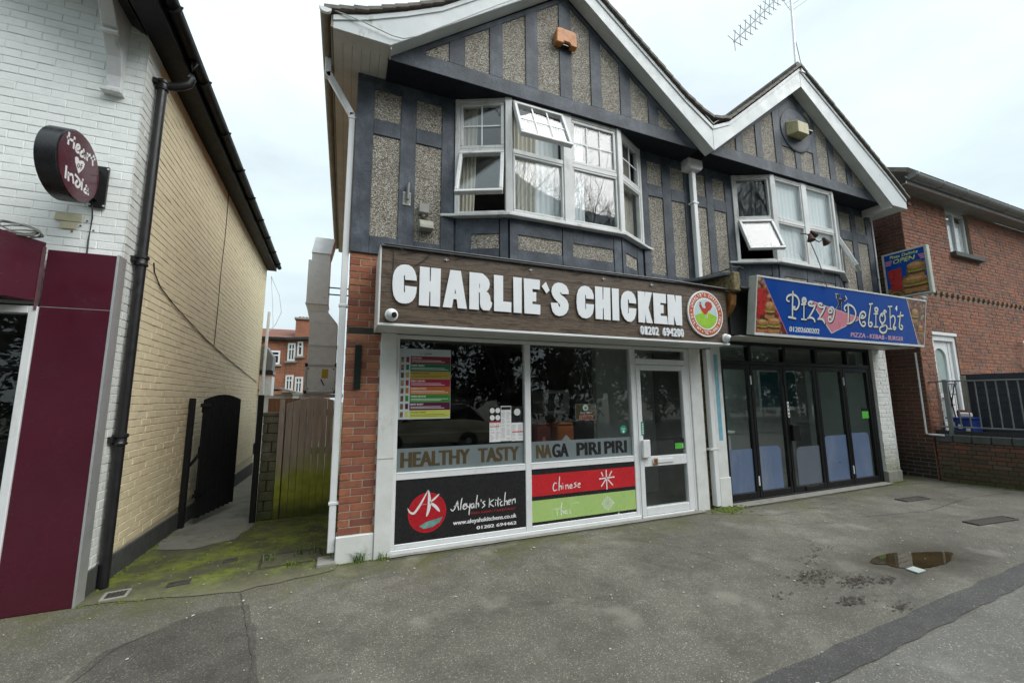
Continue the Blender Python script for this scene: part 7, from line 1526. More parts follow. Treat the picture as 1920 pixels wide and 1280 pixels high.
# ------------------------------------------------------------------ right-hand brick building
simple('soffit_dull', (0.22, 0.215, 0.20), (0.17, 0.165, 0.155), 0.6, 5.0, 0.1, 40)
RX, RY = 10.42, -0.27
def right_building():
    UP = V((0,0,1))
    t = thing('brick_building', (13.5, 3.0, 0), 'red brick building with grey gutter at the right edge', 'building')
    mb = MB()
    # front wall with openings for window and door
    W = [(12.22, 13.22, 4.70, 5.72), (10.92, 11.84, 0.85, 2.80)]
    def wallbox(x0, x1, z0, z1): mb.box(x0, x1, RY, RY+0.25, z0, z1)
    wallbox(RX, 10.92, -0.1, 5.76); wallbox(10.92, 11.84, -0.1, 0.85); wallbox(10.92, 11.84, 2.80, 5.76); wallbox(11.84, 12.22, -0.1, 5.76); wallbox(12.22, 13.22, -0.1, 4.70); wallbox(13.22, 17.5, -0.1, 5.76)
    fw = mb.build('front_wall', MAT['mortar_brown'], t)
    rc = brick_rects(17.5, 5.74, 0.075, 0.225, 0.010, 'flemish', W + [(RX, 17.5, 3.66, 3.74)], 0.0, 0.02, RX+0.002)
    lay_bricks(fw, FR((0, RY, 0), (1,0,0), (0,0,1)), rc, 0.007, MAT['brick_far'], 300, 21, 0.003)
    for i in range(30):                                     # dentil course
        MB().box(11.05 + i*0.225, 11.05 + i*0.225 + 0.105, RY-0.045, RY-0.0005, 3.665, 3.735).build('dentil_brick', MAT['brick_far'], fw)
    mb = MB(); mb.box(RX, RX+0.22, RY+0.251, 6.0, -0.1, 5.76); sw = mb.build('side_wall', MAT['mortar_brown'], t); sw['label'] = 'shaded brick side wall facing the pizza shop'
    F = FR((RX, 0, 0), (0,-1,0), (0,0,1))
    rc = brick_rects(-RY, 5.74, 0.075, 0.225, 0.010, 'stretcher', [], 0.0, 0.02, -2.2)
    lay_bricks(sw, F, rc, 0.007, MAT['brick_shaded'], 300, 22, 0.003)
    MB().box(RX+0.25, 17.5, RY+0.3, 6.0, 5.4, 5.7).build('upper_ceiling', MAT['room_mid'], t); MB().box(RX+0.25, 17.4, 1.5, 1.6, -0.1, 5.4).build('partition', MAT['room_mid'], t)
    MB().box(RX-0.25, 17.9, RY-0.26, RY-0.0, 5.762, 5.78).build('soffit', MAT['soffit_dull'], t); MB().box(RX-0.25, RX, RY, 6.0, 5.762, 5.78).build('soffit', MAT['soffit_dull'], t)
    MB().box(RX-0.27, 17.9, RY-0.28, RY-0.261, 5.752, 5.80).build('fascia_board', MAT['upvc_old'], t)
    gp = [(math.cos(math.pi + math.pi*i/8)*0.09, math.sin(math.pi + math.pi*i/8)*0.09) for i in range(9)]
    g = MB().prism(FR((RX-0.30, RY-0.36, 5.90), (0,-1,0), (0,0,1)), gp + [(x*0.9, y*0.9) for x, y in gp[::-1]], -7.9 if V((0,-1,0)).cross(V((0,0,1))).x < 0 else 0.0, 0.0 if V((0,-1,0)).cross(V((0,0,1))).x < 0 else 7.9).build('gutter', MAT['grey_metal'], t)
    for i in range(8): MB().tube([(RX-0.2+i*0.95, RY-0.36, 5.895), (RX-0.17+i*0.95, RY-0.36, 5.895)], 0.093, 12).build('gutter_joint', MAT['grey_metal'], g)
    MB().prism(FR((0,0,0),(0,1,0),(0,0,1)), [(RY-0.30,5.98),(3.0,8.0),(6.5,5.98),(6.5,6.05),(3.0,8.1),(RY-0.34,6.05)], RX-0.3, 17.9).build('roof', MAT['slate_tile'], t)
    MB().box(10.55, 10.66, RY-0.09, RY-0.008, 5.46, 5.52).build('corbel_brick', MAT['brick_far'], t)
    # upper window
    F = facade(RY + 0.06)
    m = MB(); x0, x1, z0, z1 = 12.225, 13.215, 4.705, 5.715
    m.fbox(F, x0, x1, z0, z0+0.06, -0.06, 0.01); m.fbox(F, x0, x1, z1-0.06, z1, -0.06, 0.01); m.fbox(F, x0, x0+0.06, z0+.0605, z1-.0605, -0.06, 0.01); m.fbox(F, x1-0.06, x1, z0+.0605, z1-.0605, -0.06, 0.01); m.fbox(F, 12.69, 12.75, z0+.0605, z1-.0605, -0.06, 0.01)
    wn = m.build('window', MAT['upvc_old'], t, 0.004)
    for a, b in ((x0+0.06, 12.69), (12.75, x1-0.06)): MB().fbox(F, a-.002, b+.002, z0+0.058, z1-0.058, -0.03, -0.024).build('glass_pane', MAT['double_glazing'], wn)
    drape(wn, (x0+0.03, RY+0.10, 0), (12.72, RY+0.10, 0), z0, 5.55, 'blind', 0.006, 6); drape(wn, (12.75, RY+0.10, 0), (x1-0.03, RY+0.10, 0), z0, 5.52, 'blind', 0.006, 6)
    MB().box(x0-0.03, x1+0.28, RY-0.10, RY+0.05, 4.60, 4.70).build('sill', MAT['plinth_black'], wn, 0.006)
    # arched door with frosted glass
    m = MB(); F = facade(RY + 0.05)
    m.fbox(F, 10.925, 10.99, 0.86, 2.795, -0.08, 0.04); m.fbox(F, 11.74, 11.835, 0.86, 2.795, -0.08, 0.04); m.fbox(F, 10.9905, 11.7395, 2.69, 2.795, -0.08, 0.039)
    df = m.build('door_frame', MAT['upvc'], t, 0.005)
    MB().fbox(F, 10.90, 11.86, 2.796, 2.86, -0.01, 0.075).build('head_drip', MAT['upvc'], df, 0.006)
    arch = [(11.06, 1.62), (11.52, 1.62), (11.52, 2.34)] + [(11.29 + 0.23*math.cos(a), 2.34 + 0.20*math.sin(a)) for a in [math.pi*k/12 for k in range(1, 12)]] + [(11.06, 2.34)]
    lowg = [(11.06, 1.05), (11.52, 1.05), (11.52, 1.54), (11.06, 1.54)]
    dl = shape('door', [rect(10.992, 11.62, 0.87, 2.685), arch, lowg], F, MAT['upvc'], t, 0.04, -0.05); dl['label'] = 'white arched-light door behind the railing'
    shape('frosted_pane', [rect(11.02, 11.56, 1.0, 2.60)], F, simple('frost_pale', (0.34,0.42,0.40), (0.30,0.38,0.36), 0.5, 4.0), dl, 0.006, -0.045)
    MB().fbox(F, 11.621, 11.74, 0.87, 2.688, -0.05, 0.0).build('side_panel', MAT['upvc'], df); MB().fbox(F, 11.56, 11.60, 1.72, 1.86, 0.0, 0.03).build('door_handle', MAT['steel'], dl)
    # wall handrail loop
    MB().tube([(15.6,RY-0.10,1.92),(14.9,RY-0.12,1.92)], 0.02, 8).build('handrail', MAT['upvc'], t)
    MB().tube([(15.4,RY-0.1,2.86),(14.75,RY-0.12,2.86),(14.62,RY-0.12,2.78),(14.62,RY-0.12,2.5),(14.72,RY-0.12,2.32),(14.95,RY-0.12,2.22)], 0.025, 8).build('handrail', MAT['upvc'], t)
    # cream conduit on the side wall
    MB().tube([(RX-0.02, -0.20, 2.42), (RX-0.022, -0.20, 0.86), (RX-0.02, -0.24, 0.85), (RX-0.02, -0.45, 0.845)], 0.016, 8).build('conduit', MAT['upvc'], t)
    return t
right_building()
def low_wall():
    A = V((10.44, -0.30, 0)); B = V((10.74, -2.4, 0)); UP = V((0,0,1)); U = (B-A).normalized(); F = (A, U, UP, U.cross(UP)); l = (B-A).length
    t = thing('boundary_wall', (10.6, -1.3, 0), 'low dark mossy brick boundary wall with dark coping at the right edge', 'wall')
    m = MB(); m.fbox(F, 0, l, -0.1, 0.72, -0.22, 0.0); c = m.build('wall', MAT['mortar_dark'], t)
    lay_bricks(c, F, brick_rects(l, 0.72, 0.075, 0.225, 0.012, 'english', [], 0.0, 0.0, 0.0), 0.008, MAT['brick_low'], 300, 31, 0.005)
    n = 9
    for i in range(n):
        m = MB(); m.fbox(F, i*l/n+0.004, (i+1)*l/n-0.004, 0.722, 0.86, -0.24, 0.03); m.build('coping_stone', MAT['plinth_black'], t, 0.012)
    m = MB(); m.fbox(F, 0.0, l, 0.861, 0.93, -0.16, -0.09); m.build('kerb_board', MAT['black_paint'], t)
    # brick nib joining the wall to the building
    r = thing('railing', (10.6, -1.3, 0.9), 'grey metal railing on top of the low brick wall', 'railing')
    m = MB(); m.fbox(F, -0.06, l, 1.835, 1.86, -0.14, -0.10); m.build('top_rail', MAT['grey_metal'], r, 0.003); m = MB(); m.fbox(F, -0.06, l, 0.985, 1.01, -0.14, -0.10); m.build('bottom_rail', MAT['grey_metal'], r, 0.003)
    u = -0.03
    while u < l:
        m = MB(); O, U_, W, N = F; m.tube([O + U_*u + W*1.01 + N*-0.12, O + U_*u + W*1.835 + N*-0.12], 0.011, 8); m.build('baluster', MAT['grey_metal'], r); u += 0.125
    m = MB(); m.fbox(F, 0.18, 0.24, 0.80, 1.88, -0.16, -0.08); m.build('post', MAT['grey_metal'], r, 0.004)
    # raised landing and the things on it
    lan = MB().prism(FR((0,0,0),(1,0,0),(0,1,0)), [(10.66,-0.278),(10.95,-2.4),(17.5,-2.4),(17.5,-0.278)], -0.05, 0.85).build('landing', MAT['concrete'], None); lan['kind'] = 'structure'
    d = thing('slatted_screen', (11.4, -1.3, 0.85), 'black slatted timber screen behind the railing', 'screen')
    for k in range(7): 
        MB().prism(FR((0,0,0),(1,0,0),(0,1,0)), [(11.36,-0.50),(11.62,-2.4),(11.66,-2.4),(11.40,-0.50)], 0.86+k*0.145, 1.002+k*0.145).build('slat', MAT['dark_board'], d, 0.004)
    MB().prism(FR((0,0,0),(1,0,0),(0,1,0)), [(11.30,-0.46),(11.56,-2.4),(11.72,-2.4),(11.46,-0.46)], 1.88, 1.99).build('top_board', MAT['dark_board'], d, 0.006)
    MB().prism(FR((0,0,0),(1,0,0),(0,1,0)), [(11.41,-0.50),(11.67,-2.4),(11.70,-2.4),(11.44,-0.50)], 0.86, 1.88).build('backing_board', MAT['dark_board'], d)
    MB().box(11.26, 11.335, -0.53, -0.46, 0.85, 1.96).build('post', MAT['rail_post'], d, 0.004)
    c = thing('blue_crate', (11.0, -0.5, 0.85), 'blue plastic crate full of odds and ends by the white door', 'crate')
    MB().box(10.82, 11.18, -0.70, -0.36, 0.855, 1.14).build('box', MAT['blue_plastic'], c, 0.01); MB().box(10.80, 11.20, -0.72, -0.34, 1.14, 1.165).build('rim', MAT['blue_plastic'], c, 0.005)
    for k in range(3): MB().box(10.818, 10.8195, -0.66+k*0.1, -0.60+k*0.1, 0.92+0.04*k, 1.0+0.04*k).build('label', MAT['print_white'], c)
    MB().box(10.88, 11.0, -0.66, -0.50, 1.166, 1.26).build('contents', MAT['print_white'], c, 0.02); MB().box(11.02, 11.15, -0.6, -0.42, 1.166, 1.30).build('contents', MAT['bag_red'], c, 0.02)
    s = thing('wire_rack', (11.0, -0.42, 0.85), 'black folding metal rack leaning behind the railing', 'rack')
    mb = MB()
    for a, b in (((10.85,-0.42,1.80),(11.15,-0.36,1.12)), ((11.12,-0.42,1.80),(10.9,-0.36,1.12)), ((10.80,-0.42,1.80),(11.2,-0.42,1.80)), ((10.84,-0.40,1.6),(11.16,-0.40,1.6)), ((10.86,-0.38,1.4),(11.12,-0.38,1.4))): mb.tube([a, b], 0.010, 6)
    mb.build('frame', MAT['black_paint'], s)
simple('rail_post', (0.26, 0.25, 0.20), (0.20, 0.19, 0.15), 0.7, 10.0)
low_wall()
# ------------------------------------------------------------------ small things on the walls and ground
def small():
    F = facade(YG)
    t = thing('alarm_box', (2.50, -0.4, 6.22), 'orange alarm box high on the left gable', 'alarm box')
    MB().prism(facade(YG-0.002), [(2.36,6.20),(2.37,6.40),(2.40,6.43),(2.64,6.43),(2.67,6.40),(2.68,6.20),(2.58,6.20),(2.56,6.235),(2.48,6.235),(2.46,6.20)], 0.0, 0.085).build('cover', MAT['orange_plastic'], t, 0.012, )
    MB().box(2.47, 2.57, YG-0.06, YG-0.003, 6.205, 6.234).build('lens', MAT['dark_glass'], t)
    t = thing('alarm_box', (7.13, -0.45, 6.05), 'faded cream bell box high on the right gable', 'alarm box')
    m = MB(); Fb = FR((7.10, YG-0.013, 6.19), (1,0,0), (0,0,1)); 
    P = [(-0.20,-0.13),(0.20,-0.13),(0.20,0.13),(-0.20,0.13)]; Q = [(-0.14,-0.14),(0.14,-0.14),(0.14,0.07),(-0.14,0.07)]
    O,U,W,N = Fb; m.add([O+U*a+W*b for a,b in P] + [O+U*a+W*b+N*0.17 for a,b in Q], [[3,2,1,0],[4,5,6,7],[0,1,5,4],[1,2,6,5],[2,3,7,6],[3,0,4,7]]); m.build('case', MAT['cream_plastic'], t, 0.008)
    MB().tube([(7.32, YG-0.09, 6.20), (7.40, YG-0.12, 6.17)], 0.04, 12).build('strobe', MAT['dark_glass'], t)
    for k in range(4): MB().bar((6.935, YG-0.10, 6.14+k*0.03), (6.965, YG-0.14, 6.14+k*0.03), 0.006, 0.012).build('louvre', MAT['print_black'], t)
    # galvanised pole bracket, vents
    t = thing('pole_bracket', (0.57, -0.02, 3.80), 'galvanised pole bracket on the render left of the bay', 'bracket')
    MB().fbox(facade(-0.0245), 0.525, 0.618, 3.80, 3.965, 0.0, 0.006).build('plate', MAT['grey_plastic'], t, 0.002); MB().tube([(0.578,-0.06,3.86),(0.582,-0.06,4.06)], 0.018, 10).build('socket', MAT['grey_metal'], t)
    for u, v in ((0.54,3.815),(0.603,3.815),(0.54,3.95),(0.603,3.95)): MB().lathe((u,-0.031,v), (0,-1,0), [(0.008,0),(0.006,0.005)], 6).build('bolt', MAT['steel'], t)
    t = thing('vent_cowl', (0.76, -0.03, 3.71), 'small square grey vent box on the pebbledash, upper one', 'vent'); MB().box(0.705, 0.825, -0.09, -0.009, 3.72, 3.83).build('box', MAT['grey_plastic'], t, 0.008); MB().tube([(0.765,-0.05,3.72),(0.765,-0.05,3.69)], 0.02, 10).build('spout', MAT['grey_plastic'], t)
    t = thing('vent_cowl', (0.79, -0.03, 3.51), 'hooded beige vent box on the pebbledash, lower one', 'vent'); MB().prism(FR((0.79,-0.009,0),(0,-1,0),(0,0,1)), [(0,3.52),(0.13,3.52),(0.125,3.56),(0.10,3.61),(0.05,3.645),(0,3.65)], -0.08, 0.08).build('hood', MAT['vent_beige'], t, 0.006)
    # tv aerial on the right ridge
    t = thing('tv_aerial', (7.32, -0.35, 7.42), 'television aerial on a tall mast on the right gable ridge', 'aerial')
    base = V((7.29, -0.42, 7.36)); tip = V((7.42, -0.42, 9.9))
    MB().tube([base, tip], 0.022, 10).build('mast', MAT['galv'], t)
    b0, b1 = V((7.28, -0.42, 9.05)), V((5.95, -0.62, 7.52)); bd = (b1-b0).normalized()
    def aim(px, py, y): 
        d = CAM_R*(px-960) + CAM_D*(py-640) + CAM_F*765; k = (y - CAM_P.y)/d.y; return CAM_P + d*k
    b0 = aim(1475, -22, -0.42); b1 = aim(1376, 79, -0.55); bd = (b1-b0).normalized(); L_ = (b1-b0).length
    MB().tube([b0 + (b0-b1)*0.10, b1], 0.010, 8).build('boom', MAT['grey_metal'], t)
    MB().bar(b0, V((base.x + (tip.x-base.x)*((b0.z-base.z)/(tip.z-base.z)), -0.42, b0.z)), 0.03, 0.03).build('clamp', MAT['galv'], t)
    sd_ = bd.cross(V((0,1,0.2))).normalized(); side = bd.cross(sd_).normalized()
    for i in range(11):
        c = b0 + bd*(L_*(0.10 + 0.089*i)); l1 = 0.15
        mb = MB()
        for a in (1, -1):
            for b_ in (1, -1): mb.tube([c, c + (sd_*a*0.75 + side*b_*0.35 - bd*0.18).normalized()*l1], 0.0045, 5)
        mb.build('director', MAT['grey_metal'], t)
    mb = MB(); r0 = b0 - bd*0.02
    for a in (1, -1):
        for k in range(5): mb.tube([r0 + sd_*a*(0.05+0.09*k) - side*0.16 - bd*0.05*k, r0 + sd_*a*(0.05+0.09*k) + side*0.16 - bd*0.05*k], 0.004, 5)
        for q in (-0.15, 0.15): mb.tube([r0 + side*q, r0 + sd_*a*0.41 + side*q - bd*0.2], 0.004, 5)
    mb.build('reflector', MAT['galv'], t)
    MB().tube([base + V((0.03,0,0.9)), base + V((0.10,-0.01,0.45)), base + V((0.16,0.0,0.2)), base + V((0.15,0.0,0.0))], 0.006, 5).build('cable', MAT['grey_metal'], t)
    MB().box(7.20, 7.36, -0.56, -0.40, 7.24, 7.36).build('mast_bracket', MAT['galv'], t, 0.004)
    t = thing('downlead', (0.0, -0.56, 5.4), 'thin white cable drooping across the left bargeboard', 'cable')
    MB().tube([(-0.26,-0.556,5.50),(0.0,-0.56,5.47),(0.3,-0.556,5.42),(0.42,-0.55,5.43),(0.55,-0.555,5.50),(1.0,-0.556,5.86),(1.5,-0.556,6.27),(2.0,-0.556,6.66),(2.5,-0.556,7.04)], 0.006, 5).build('cable', MAT['upvc_old'], t)
    # drains, cover, litter, weeds
    def flat(name, label, cat, cx, cy, w, d, ang, frame, inner, bars=0, group=None):
        t = thing(name, (cx, cy, ground_z(cx,cy)), label, cat, group); U = V((math.cos(ang), math.sin(ang), 0)); W = V((-math.sin(ang), math.cos(ang), 0)); F = (V((cx, cy, ground_z(cx,cy))), U, W, V((0,0,1)))
        m = MB(); b = 0.022; m.fbox(F, -w/2, w/2, -d/2, -d/2+b, 0, 0.017); m.fbox(F, -w/2, w/2, d/2-b, d/2, 0, 0.017); m.fbox(F, -w/2, -w/2+b, -d/2+b+.0005, d/2-b-.0005, 0, 0.0165); m.fbox(F, w/2-b, w/2, -d/2+b+.0005, d/2-b-.0005, 0, 0.0165); m.build('frame', MAT[frame], t, 0.003)
        m = MB(); m.fbox(F, -w/2+b, w/2-b, -d/2+b, d/2-b, 0.0, 0.009); m.build('plate', MAT[inner], t)
        for k in range(bars): m = MB(); u = -w/2+b + (w-2*b)*(k+0.5)/bars; m.fbox(F, u-0.006, u+0.006, -d/2+b, d/2-b, 0.009, 0.014); m.build('bar', MAT['drain_iron'], t)
    flat('drain_grate', 'small square drain grate with pale rim beside the left building', 'drain', -1.67, -0.005, 0.17, 0.17, R(8), 'concrete', 'drain_iron', 5)
    flat('stopcock_cover', 'small dark metal cover in the mossy alley mouth', 'drain cover', -1.265, 0.055, 0.16, 0.10, R(8), 'drain_iron', 'drain_iron')
    flat('gully_cover', 'round-edged dark cover in the moss near the middle of the alley', 'drain cover', -0.98, 0.52, 0.12, 0.09, R(10), 'drain_iron', 'drain_iron')
    flat('manhole_cover', 'worn rectangular manhole cover among weeds by the downpipe', 'manhole cover', -0.42, 0.32, 0.55, 0.38, R(3), 'drain_iron', 'leaf_litter_iron')
    flat('drain_cover', 'dark rectangular cover in the pavement near the low wall', 'drain cover', 8.2, -0.85, 0.55, 0.16, R(-4), 'drain_iron', 'drain_iron')
    flat('drain_cover', 'dark narrow cover at the right edge of the pavement', 'drain cover', 7.7, -1.85, 0.8, 0.16, R(-6), 'drain_iron', 'drain_iron')
    t = thing('tile_fragment', (4.93, -2.27, 0.006), 'pale broken tile lying beside the puddle', 'tile'); MB().prism(FR((4.93,-2.30,0.006),(1,0.1,0),(-0.1,1,0)), [(-0.07,-0.04),(0.06,-0.05),(0.075,0.04),(-0.05,0.05)], 0, 0.008).build('piece', MAT['ceramic'], t)
    # blossom petals, grit and leaf litter
    rr = random.Random(11); m = MB()
    for i in range(420):
        x = rr.uniform(-3.0, 9.5); y = rr.uniform(-3.9, -0.15); s = rr.uniform(0.003, 0.010)*(1.5 if rr.random() < 0.08 else 1); a = rr.uniform(0, 3.14)
        if x < -1.8 and y > -0.3: continue
        U = V((math.cos(a), math.sin(a), 0)); W = V((-math.sin(a), math.cos(a), 0)); F = (V((x, y, 0.009)), U, W, V((0,0,1)))
        m.prism(F, [(-s,-s*0.4),(s*0.6,-s*0.6),(s,s*0.3),(-s*0.2,s*0.6)], 0.0, 0.003)
    for i in range(60):
        x = rr.uniform(-1.7, 0.0); y = rr.uniform(-0.2, 1.8); s = rr.uniform(0.004, 0.010); a = rr.uniform(0, 3.14); U = V((math.cos(a), math.sin(a), 0)); W = V((-math.sin(a), math.cos(a), 0))
        m.prism((V((x, y, ground_z(x,y)+0.014)), U, W, V((0,0,1))), [(-s,-s*0.3),(s*0.6,-s*0.4),(s,s*0.3)], 0.0, 0.003)
    o = m.build('petals', MAT['litter'], None); tag(o, 'pale petals and grit scattered on the tarmac', 'litter', kind='stuff')
    m = MB()
    for cx, cy, n, sp in ((3.92,-2.02,170,0.13),(4.18,-2.22,140,0.10),(3.75,-2.42,70,0.08),(4.45,-2.30,60,0.08),(4.0,-2.62,40,0.06),(4.35,-1.75,30,0.10),(4.75,-1.62,20,0.08),(3.3,-2.15,14,0.06)):
        for i in range(n):
            x = cx + rr.gauss(0, sp); y = cy + rr.gauss(0, sp*0.45); s = rr.uniform(0.004, 0.017); a = rr.uniform(0, 3.14); U = V((math.cos(a), math.sin(a), rr.uniform(-.1,.2))).normalized(); W = V((-math.sin(a), math.cos(a), 0)).normalized()
            m.prism((V((x, y, 0.008)), U, W, U.cross(W)), [(-s,-s*0.25),(0,-s*0.45),(s,0),(0,s*0.4)], 0.0, 0.002)
    o = m.build('leaf_litter', MAT['leaf_litter'], None); tag(o, 'dark wet leaf litter beside the puddle', 'leaves', kind='stuff')
    def weed(x, y, n, h, label, sp=0.05):
        t = thing('weed', (x, y, ground_z(x,y)), label, 'weed', 'weeds growing at wall feet'); m = MB(); r2 = random.Random(int(x*100+y*1000)); z = ground_z(x, y)
        for i in range(n):
            a = r2.uniform(0, 6.28); l = h*r2.uniform(0.5, 1.1); bx, by = x + r2.uniform(-sp, sp), y + r2.uniform(-sp*0.6, sp*0.6); d = V((math.cos(a), math.sin(a), 0)); sdv = V((-d.y, d.x, 0)); w_ = r2.uniform(0.003, 0.006)
            P = [V((bx,by,z)), V((bx,by,z)) + d*l*0.25 + V((0,0,l*0.6)), V((bx,by,z)) + d*l*0.7 + V((0,0,l*0.8))]
            m.add([P[0]-sdv*w_, P[0]+sdv*w_, P[1]+sdv*w_*0.8, P[1]-sdv*w_*0.8, P[2]], [[0,1,2,3],[3,2,4]])
        m.build('blades', MAT['grass'], t, fixn=False)
    weed(0.22, -0.05, 26, 0.15, 'tuft of grass at the foot of the white plinth'); weed(0.43, -0.07, 18, 0.11, 'small tuft of grass at the foot of the white pilaster'); weed(-0.30, 0.42, 30, 0.13, 'weed beside the manhole cover, near the downpipe', 0.10); weed(-0.62, 0.35, 22, 0.09, 'weed at the left side of the manhole cover', 0.06); weed(-0.36, 0.12, 20, 0.08, 'weed in the crack in front of the manhole cover', 0.07); weed(-0.03, 0.10, 18, 0.10, 'weed at the foot of the alley downpipe', 0.05)
    # moss cushion at the foot of the middle pipes
    m = MB(); r3 = random.Random(4)
    for i in range(150):
        x = r3.gauss(5.12, 0.14); y = -0.05 - abs(r3.gauss(0, 0.10)); s = r3.uniform(0.012, 0.035)
        m.lathe((x, y, -0.004), (0,0,1), [(s,0),(s*0.8,s*0.5),(s*0.3,s*0.8)], 6)
    def line(x0, y0, x1, y1, n, sp, smax):
        for i in range(n):
            q = r3.random(); x = x0+(x1-x0)*q + r3.gauss(0, sp); y = y0+(y1-y0)*q + r3.gauss(0, sp); s = r3.uniform(0.004, smax)
            m.lathe((x, y, ground_z(x, y) + 0.002), (0,0,1), [(s,0),(s*0.8,s*0.45),(s*0.3,s*0.7)], 5)
    line(0.02, -0.05, 0.5, -0.07, 60, 0.012, 0.014); line(0.6, -0.05, 4.7, -0.06, 160, 0.008, 0.008); line(-1.87, 0.15, -1.93, 2.2, 260, 0.02, 0.022); line(-1.05, 2.15, -0.1, 2.16, 200, 0.02, 0.022); line(-0.05, 0.2, -0.02, 2.1, 140, 0.02, 0.02); line(-1.86, -0.14, -1.2, -0.2, 60, 0.015, 0.012); line(9.35, -0.06, 9.8, -0.06, 60, 0.02, 0.02); line(10.42, -0.35, 10.68, -2.3, 160, 0.02, 0.02)
    for i in range(160):
        x = r3.uniform(-1.8, -0.05); y = r3.uniform(-0.1, 2.0); s = r3.uniform(0.004, 0.013)
        m.lathe((x, y, ground_z(x, y) + 0.004), (0,0,1), [(s,0),(s*0.8,s*0.4),(s*0.3,s*0.6)], 5)
    o = m.build('moss', MAT['moss_green'], None); tag(o, 'green moss along the wall feet and in the alley', 'moss', kind='stuff')
simple('moss_green', (0.07, 0.10, 0.012), (0.12, 0.15, 0.02), 0.9, 40.0, 0.6, 80)
simple('leaf_litter_iron', (0.07, 0.066, 0.04), (0.11, 0.105, 0.06), 0.9, 16.0, 0.6, 80)
small()
# ------------------------------------------------------------------ across the road, seen only in the windows
def bare_tree(seed, h):
    rr = random.Random(seed); mb = MB()
    def grow(p, d, l, r, lev):
        n = 3; pts = [p]; q = p.copy(); dd = d.copy()
        for i in range(n):
            dd = (dd + V((rr.uniform(-.16,.16), rr.uniform(-.16,.16), rr.uniform(-.02,.10)))).normalized(); q = q + dd*l/n; pts.append(q.copy())
        mb.tube(pts, [r*(1-0.35*i/n) for i in range(n+1)], (8, 6, 5, 4, 3, 3, 3)[lev], cap=False)
        if lev >= 6: return
        k = 3 if lev < 4 else 2
        for i in range(k):
            t = rr.uniform(0.45, 1.0); base = pts[min(n, int(t*n)+0)]; a = rr.uniform(0, 6.28); tilt = rr.uniform(0.35, 0.85)
            x = dd.orthogonal().normalized(); y = dd.cross(x); nd = (dd*math.cos(tilt) + (x*math.cos(a)+y*math.sin(a))*math.sin(tilt)).normalized()
            grow(base, nd, l*rr.uniform(0.62, 0.84), r*0.52, lev+1)
        grow(pts[-1], dd, l*0.76, r*0.62, lev+1)
    grow(V((0,0,0)), V((0,0,1)), h*0.25, h*0.0105, 0)
    me = bpy.data.meshes.new('tree'); me.from_pydata([tuple(v) for v in mb.v], [], mb.f); me.materials.append(MAT['bark'])
    return me
def street():
    trees = [bare_tree(s, 21.0) for s in (3, 8, 15)]
    spots = [(-9,-16), (-4.5,-17.5), (0.5,-16), (4.2,-17.2), (7.8,-15.8), (11.2,-17.0), (15,-16.0), (19.5,-17.4), (25,-16.4), (-15,-17), (33,-16), (-22, -17)]
    for i, (x, y) in enumerate(spots):
        t = thing('bare_tree', (x, y, -0.1), 'bare winter tree across the road, mirrored in the upper windows', 'tree', 'bare trees across the road')
        o = bpy.data.objects.new('trunk_and_branches', trees[i % 3]); COL.objects.link(o); o.parent = t; o.rotation_euler = (0, 0, i*1.3); s = 0.9 + 0.25*((i*7) % 5)/5; o.scale = (s, s, s)
    # dense evergreen hedge, clumped leaves
    rr = random.Random(2); vs = []; fs = []
    for c in range(800):
        x = rr.uniform(-30, 48); y = rr.uniform(-20.5, -18.0); z = 7.0*rr.random()**0.85 + abs(rr.gauss(0, 0.7)) + 0.1; rad = rr.uniform(0.5, 1.2)
        for i in range(100):
            p = V((rr.gauss(0,1), rr.gauss(0,1), rr.gauss(0,1))).normalized()*rad*rr.uniform(0.6,1.05) + V((x,y,z)); a = V((rr.gauss(0,1), rr.gauss(0,1), rr.gauss(0,1))).normalized(); b = a.orthogonal().normalized(); s = rr.uniform(0.11, 0.24)
            k = len(vs); vs += [tuple(p - a*s), tuple(p + b*s*0.5), tuple(p + a*s), tuple(p - b*s*0.5)]; fs.append([k,k+1,k+2,k+3])
    me = bpy.data.meshes.new('hedge'); me.from_pydata(vs, [], fs); o = attach('hedge', me, MAT['leaf_dark'], None, (0,0,0)); tag(o, 'dense dark evergreen hedge across the road', 'hedge', kind='stuff')
street()
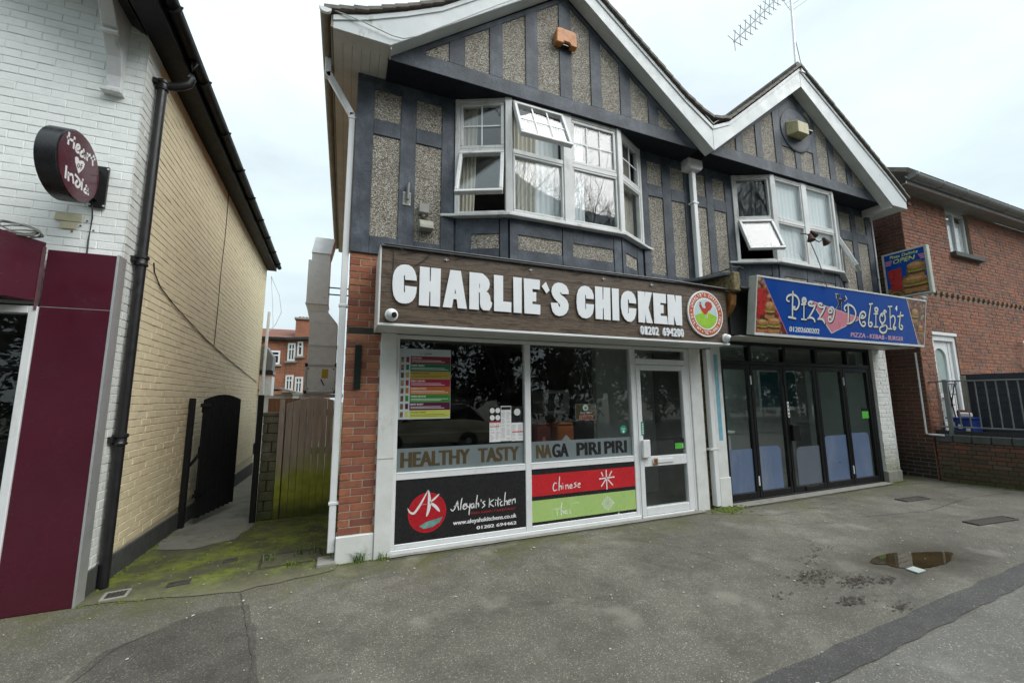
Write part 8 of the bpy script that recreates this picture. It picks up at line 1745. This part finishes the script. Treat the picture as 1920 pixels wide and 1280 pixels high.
def parked_car():
    # hatchback parked at the kerb behind the viewer; it shows in the shop windows
    x0, y = 0.6, -9.55; L_, W_ = 4.1, 1.72
    t = thing('parked_car', (x0 + L_/2, y, -0.12), 'cream hatchback parked at the kerb across from the shops', 'car')
    F = FR((x0, y, -0.12), (1,0,0), (0,0,1))
    body = [(0.05,0.32),(0.0,0.5),(0.06,0.72),(0.35,0.84),(1.05,0.93),(1.75,1.0),(3.2,1.0),(3.95,0.92),(4.08,0.7),(4.1,0.42),(4.0,0.28)]
    def arch(cx, r=0.34): return [(cx + r*math.cos(a), 0.28 + r*math.sin(a)) for a in [math.pi*k/10 for k in range(11)]]
    lower = body + arch(3.3) + arch(0.85)
    MB().prism(F, lower, -W_/2, W_/2).build('body', MAT['car_paint'], t, 0.03, smooth=True, seg=2)
    cab = [(1.0,0.93),(1.72,1.42),(2.1,1.5),(3.1,1.5),(3.55,1.35),(3.95,0.93)]
    m = MB(); P = [F[0] + F[1]*a + F[2]*b + F[3]*n for n, k in ((-W_/2+0.06, 1), (W_/2-0.06, 1)) for a, b in cab]
    for i, p in enumerate(P):
        b = cab[i % 6][1]; s = 1 - 0.18*(b-0.93)/0.57; p.y = y + (p.y - y)*s
    k = 6; m.add(P, [list(range(k))[::-1], list(range(k, 2*k))] + [[i, (i+1) % k, k+(i+1) % k, k+i] for i in range(k)]); m.build('cabin', MAT['dark_glass'], t, 0.02, smooth=True)
    MB().prism(F, [(1.95,1.485),(2.1,1.515),(3.1,1.515),(3.4,1.44),(3.38,1.42),(3.1,1.495),(2.1,1.495)], -0.66, 0.66).build('roof', MAT['car_paint'], t, 0.005)
    for sgn in (-1, 1):
        for a, b in (((1.0,0.93),(1.74,1.43)), ((2.45,0.98),(2.5,1.5)), ((3.9,0.95),(3.42,1.42))):
            p, q = [F[0] + F[1]*c[0] + F[2]*c[1] for c in (a, b)]
            for z_, v_ in ((p, a), (q, b)): z_.y = y + sgn*((W_/2-0.055)*(1 - 0.18*(v_[1]-0.93)/0.57))
            MB().bar(p, q, 0.06, 0.03, (0,1,0)).build('pillar', MAT['car_paint'], t)
        for cx in (0.85, 3.3):
            wc = F[0] + F[1]*cx + F[2]*0.30; wc.y = y + sgn*(W_/2 - 0.10)
            wo = MB().lathe(wc, (0, sgn, 0), [(0.20,-0.1),(0.30,-0.1),(0.31,-0.05),(0.31,0.07),(0.29,0.10),(0.20,0.10)], 26).build('wheel', MAT['tyre'], t, smooth=True)
            MB().lathe(wc + V((0, sgn*0.06, 0)), (0, sgn, 0), [(0.20,0),(0.195,0.03),(0.05,0.045)], 20).build('hubcap', MAT['alu'], wo, smooth=True)
        MB().fbox(F, 0.03, 0.30, 0.62, 0.74, sgn*0.5-0.2, sgn*0.5+0.2).build('headlight', MAT['ceramic'], t, 0.03); MB().fbox(F, 3.92, 4.09, 0.70, 0.88, sgn*0.66-0.12, sgn*0.66+0.12).build('tail_light', MAT['cup_red'], t, 0.02)
        MB().fbox(F, 1.30, 1.48, 0.98, 1.10, sgn*(W_/2+0.04)-0.07, sgn*(W_/2+0.04)+0.07).build('wing_mirror', MAT['car_paint'], t, 0.03)
parked_car()
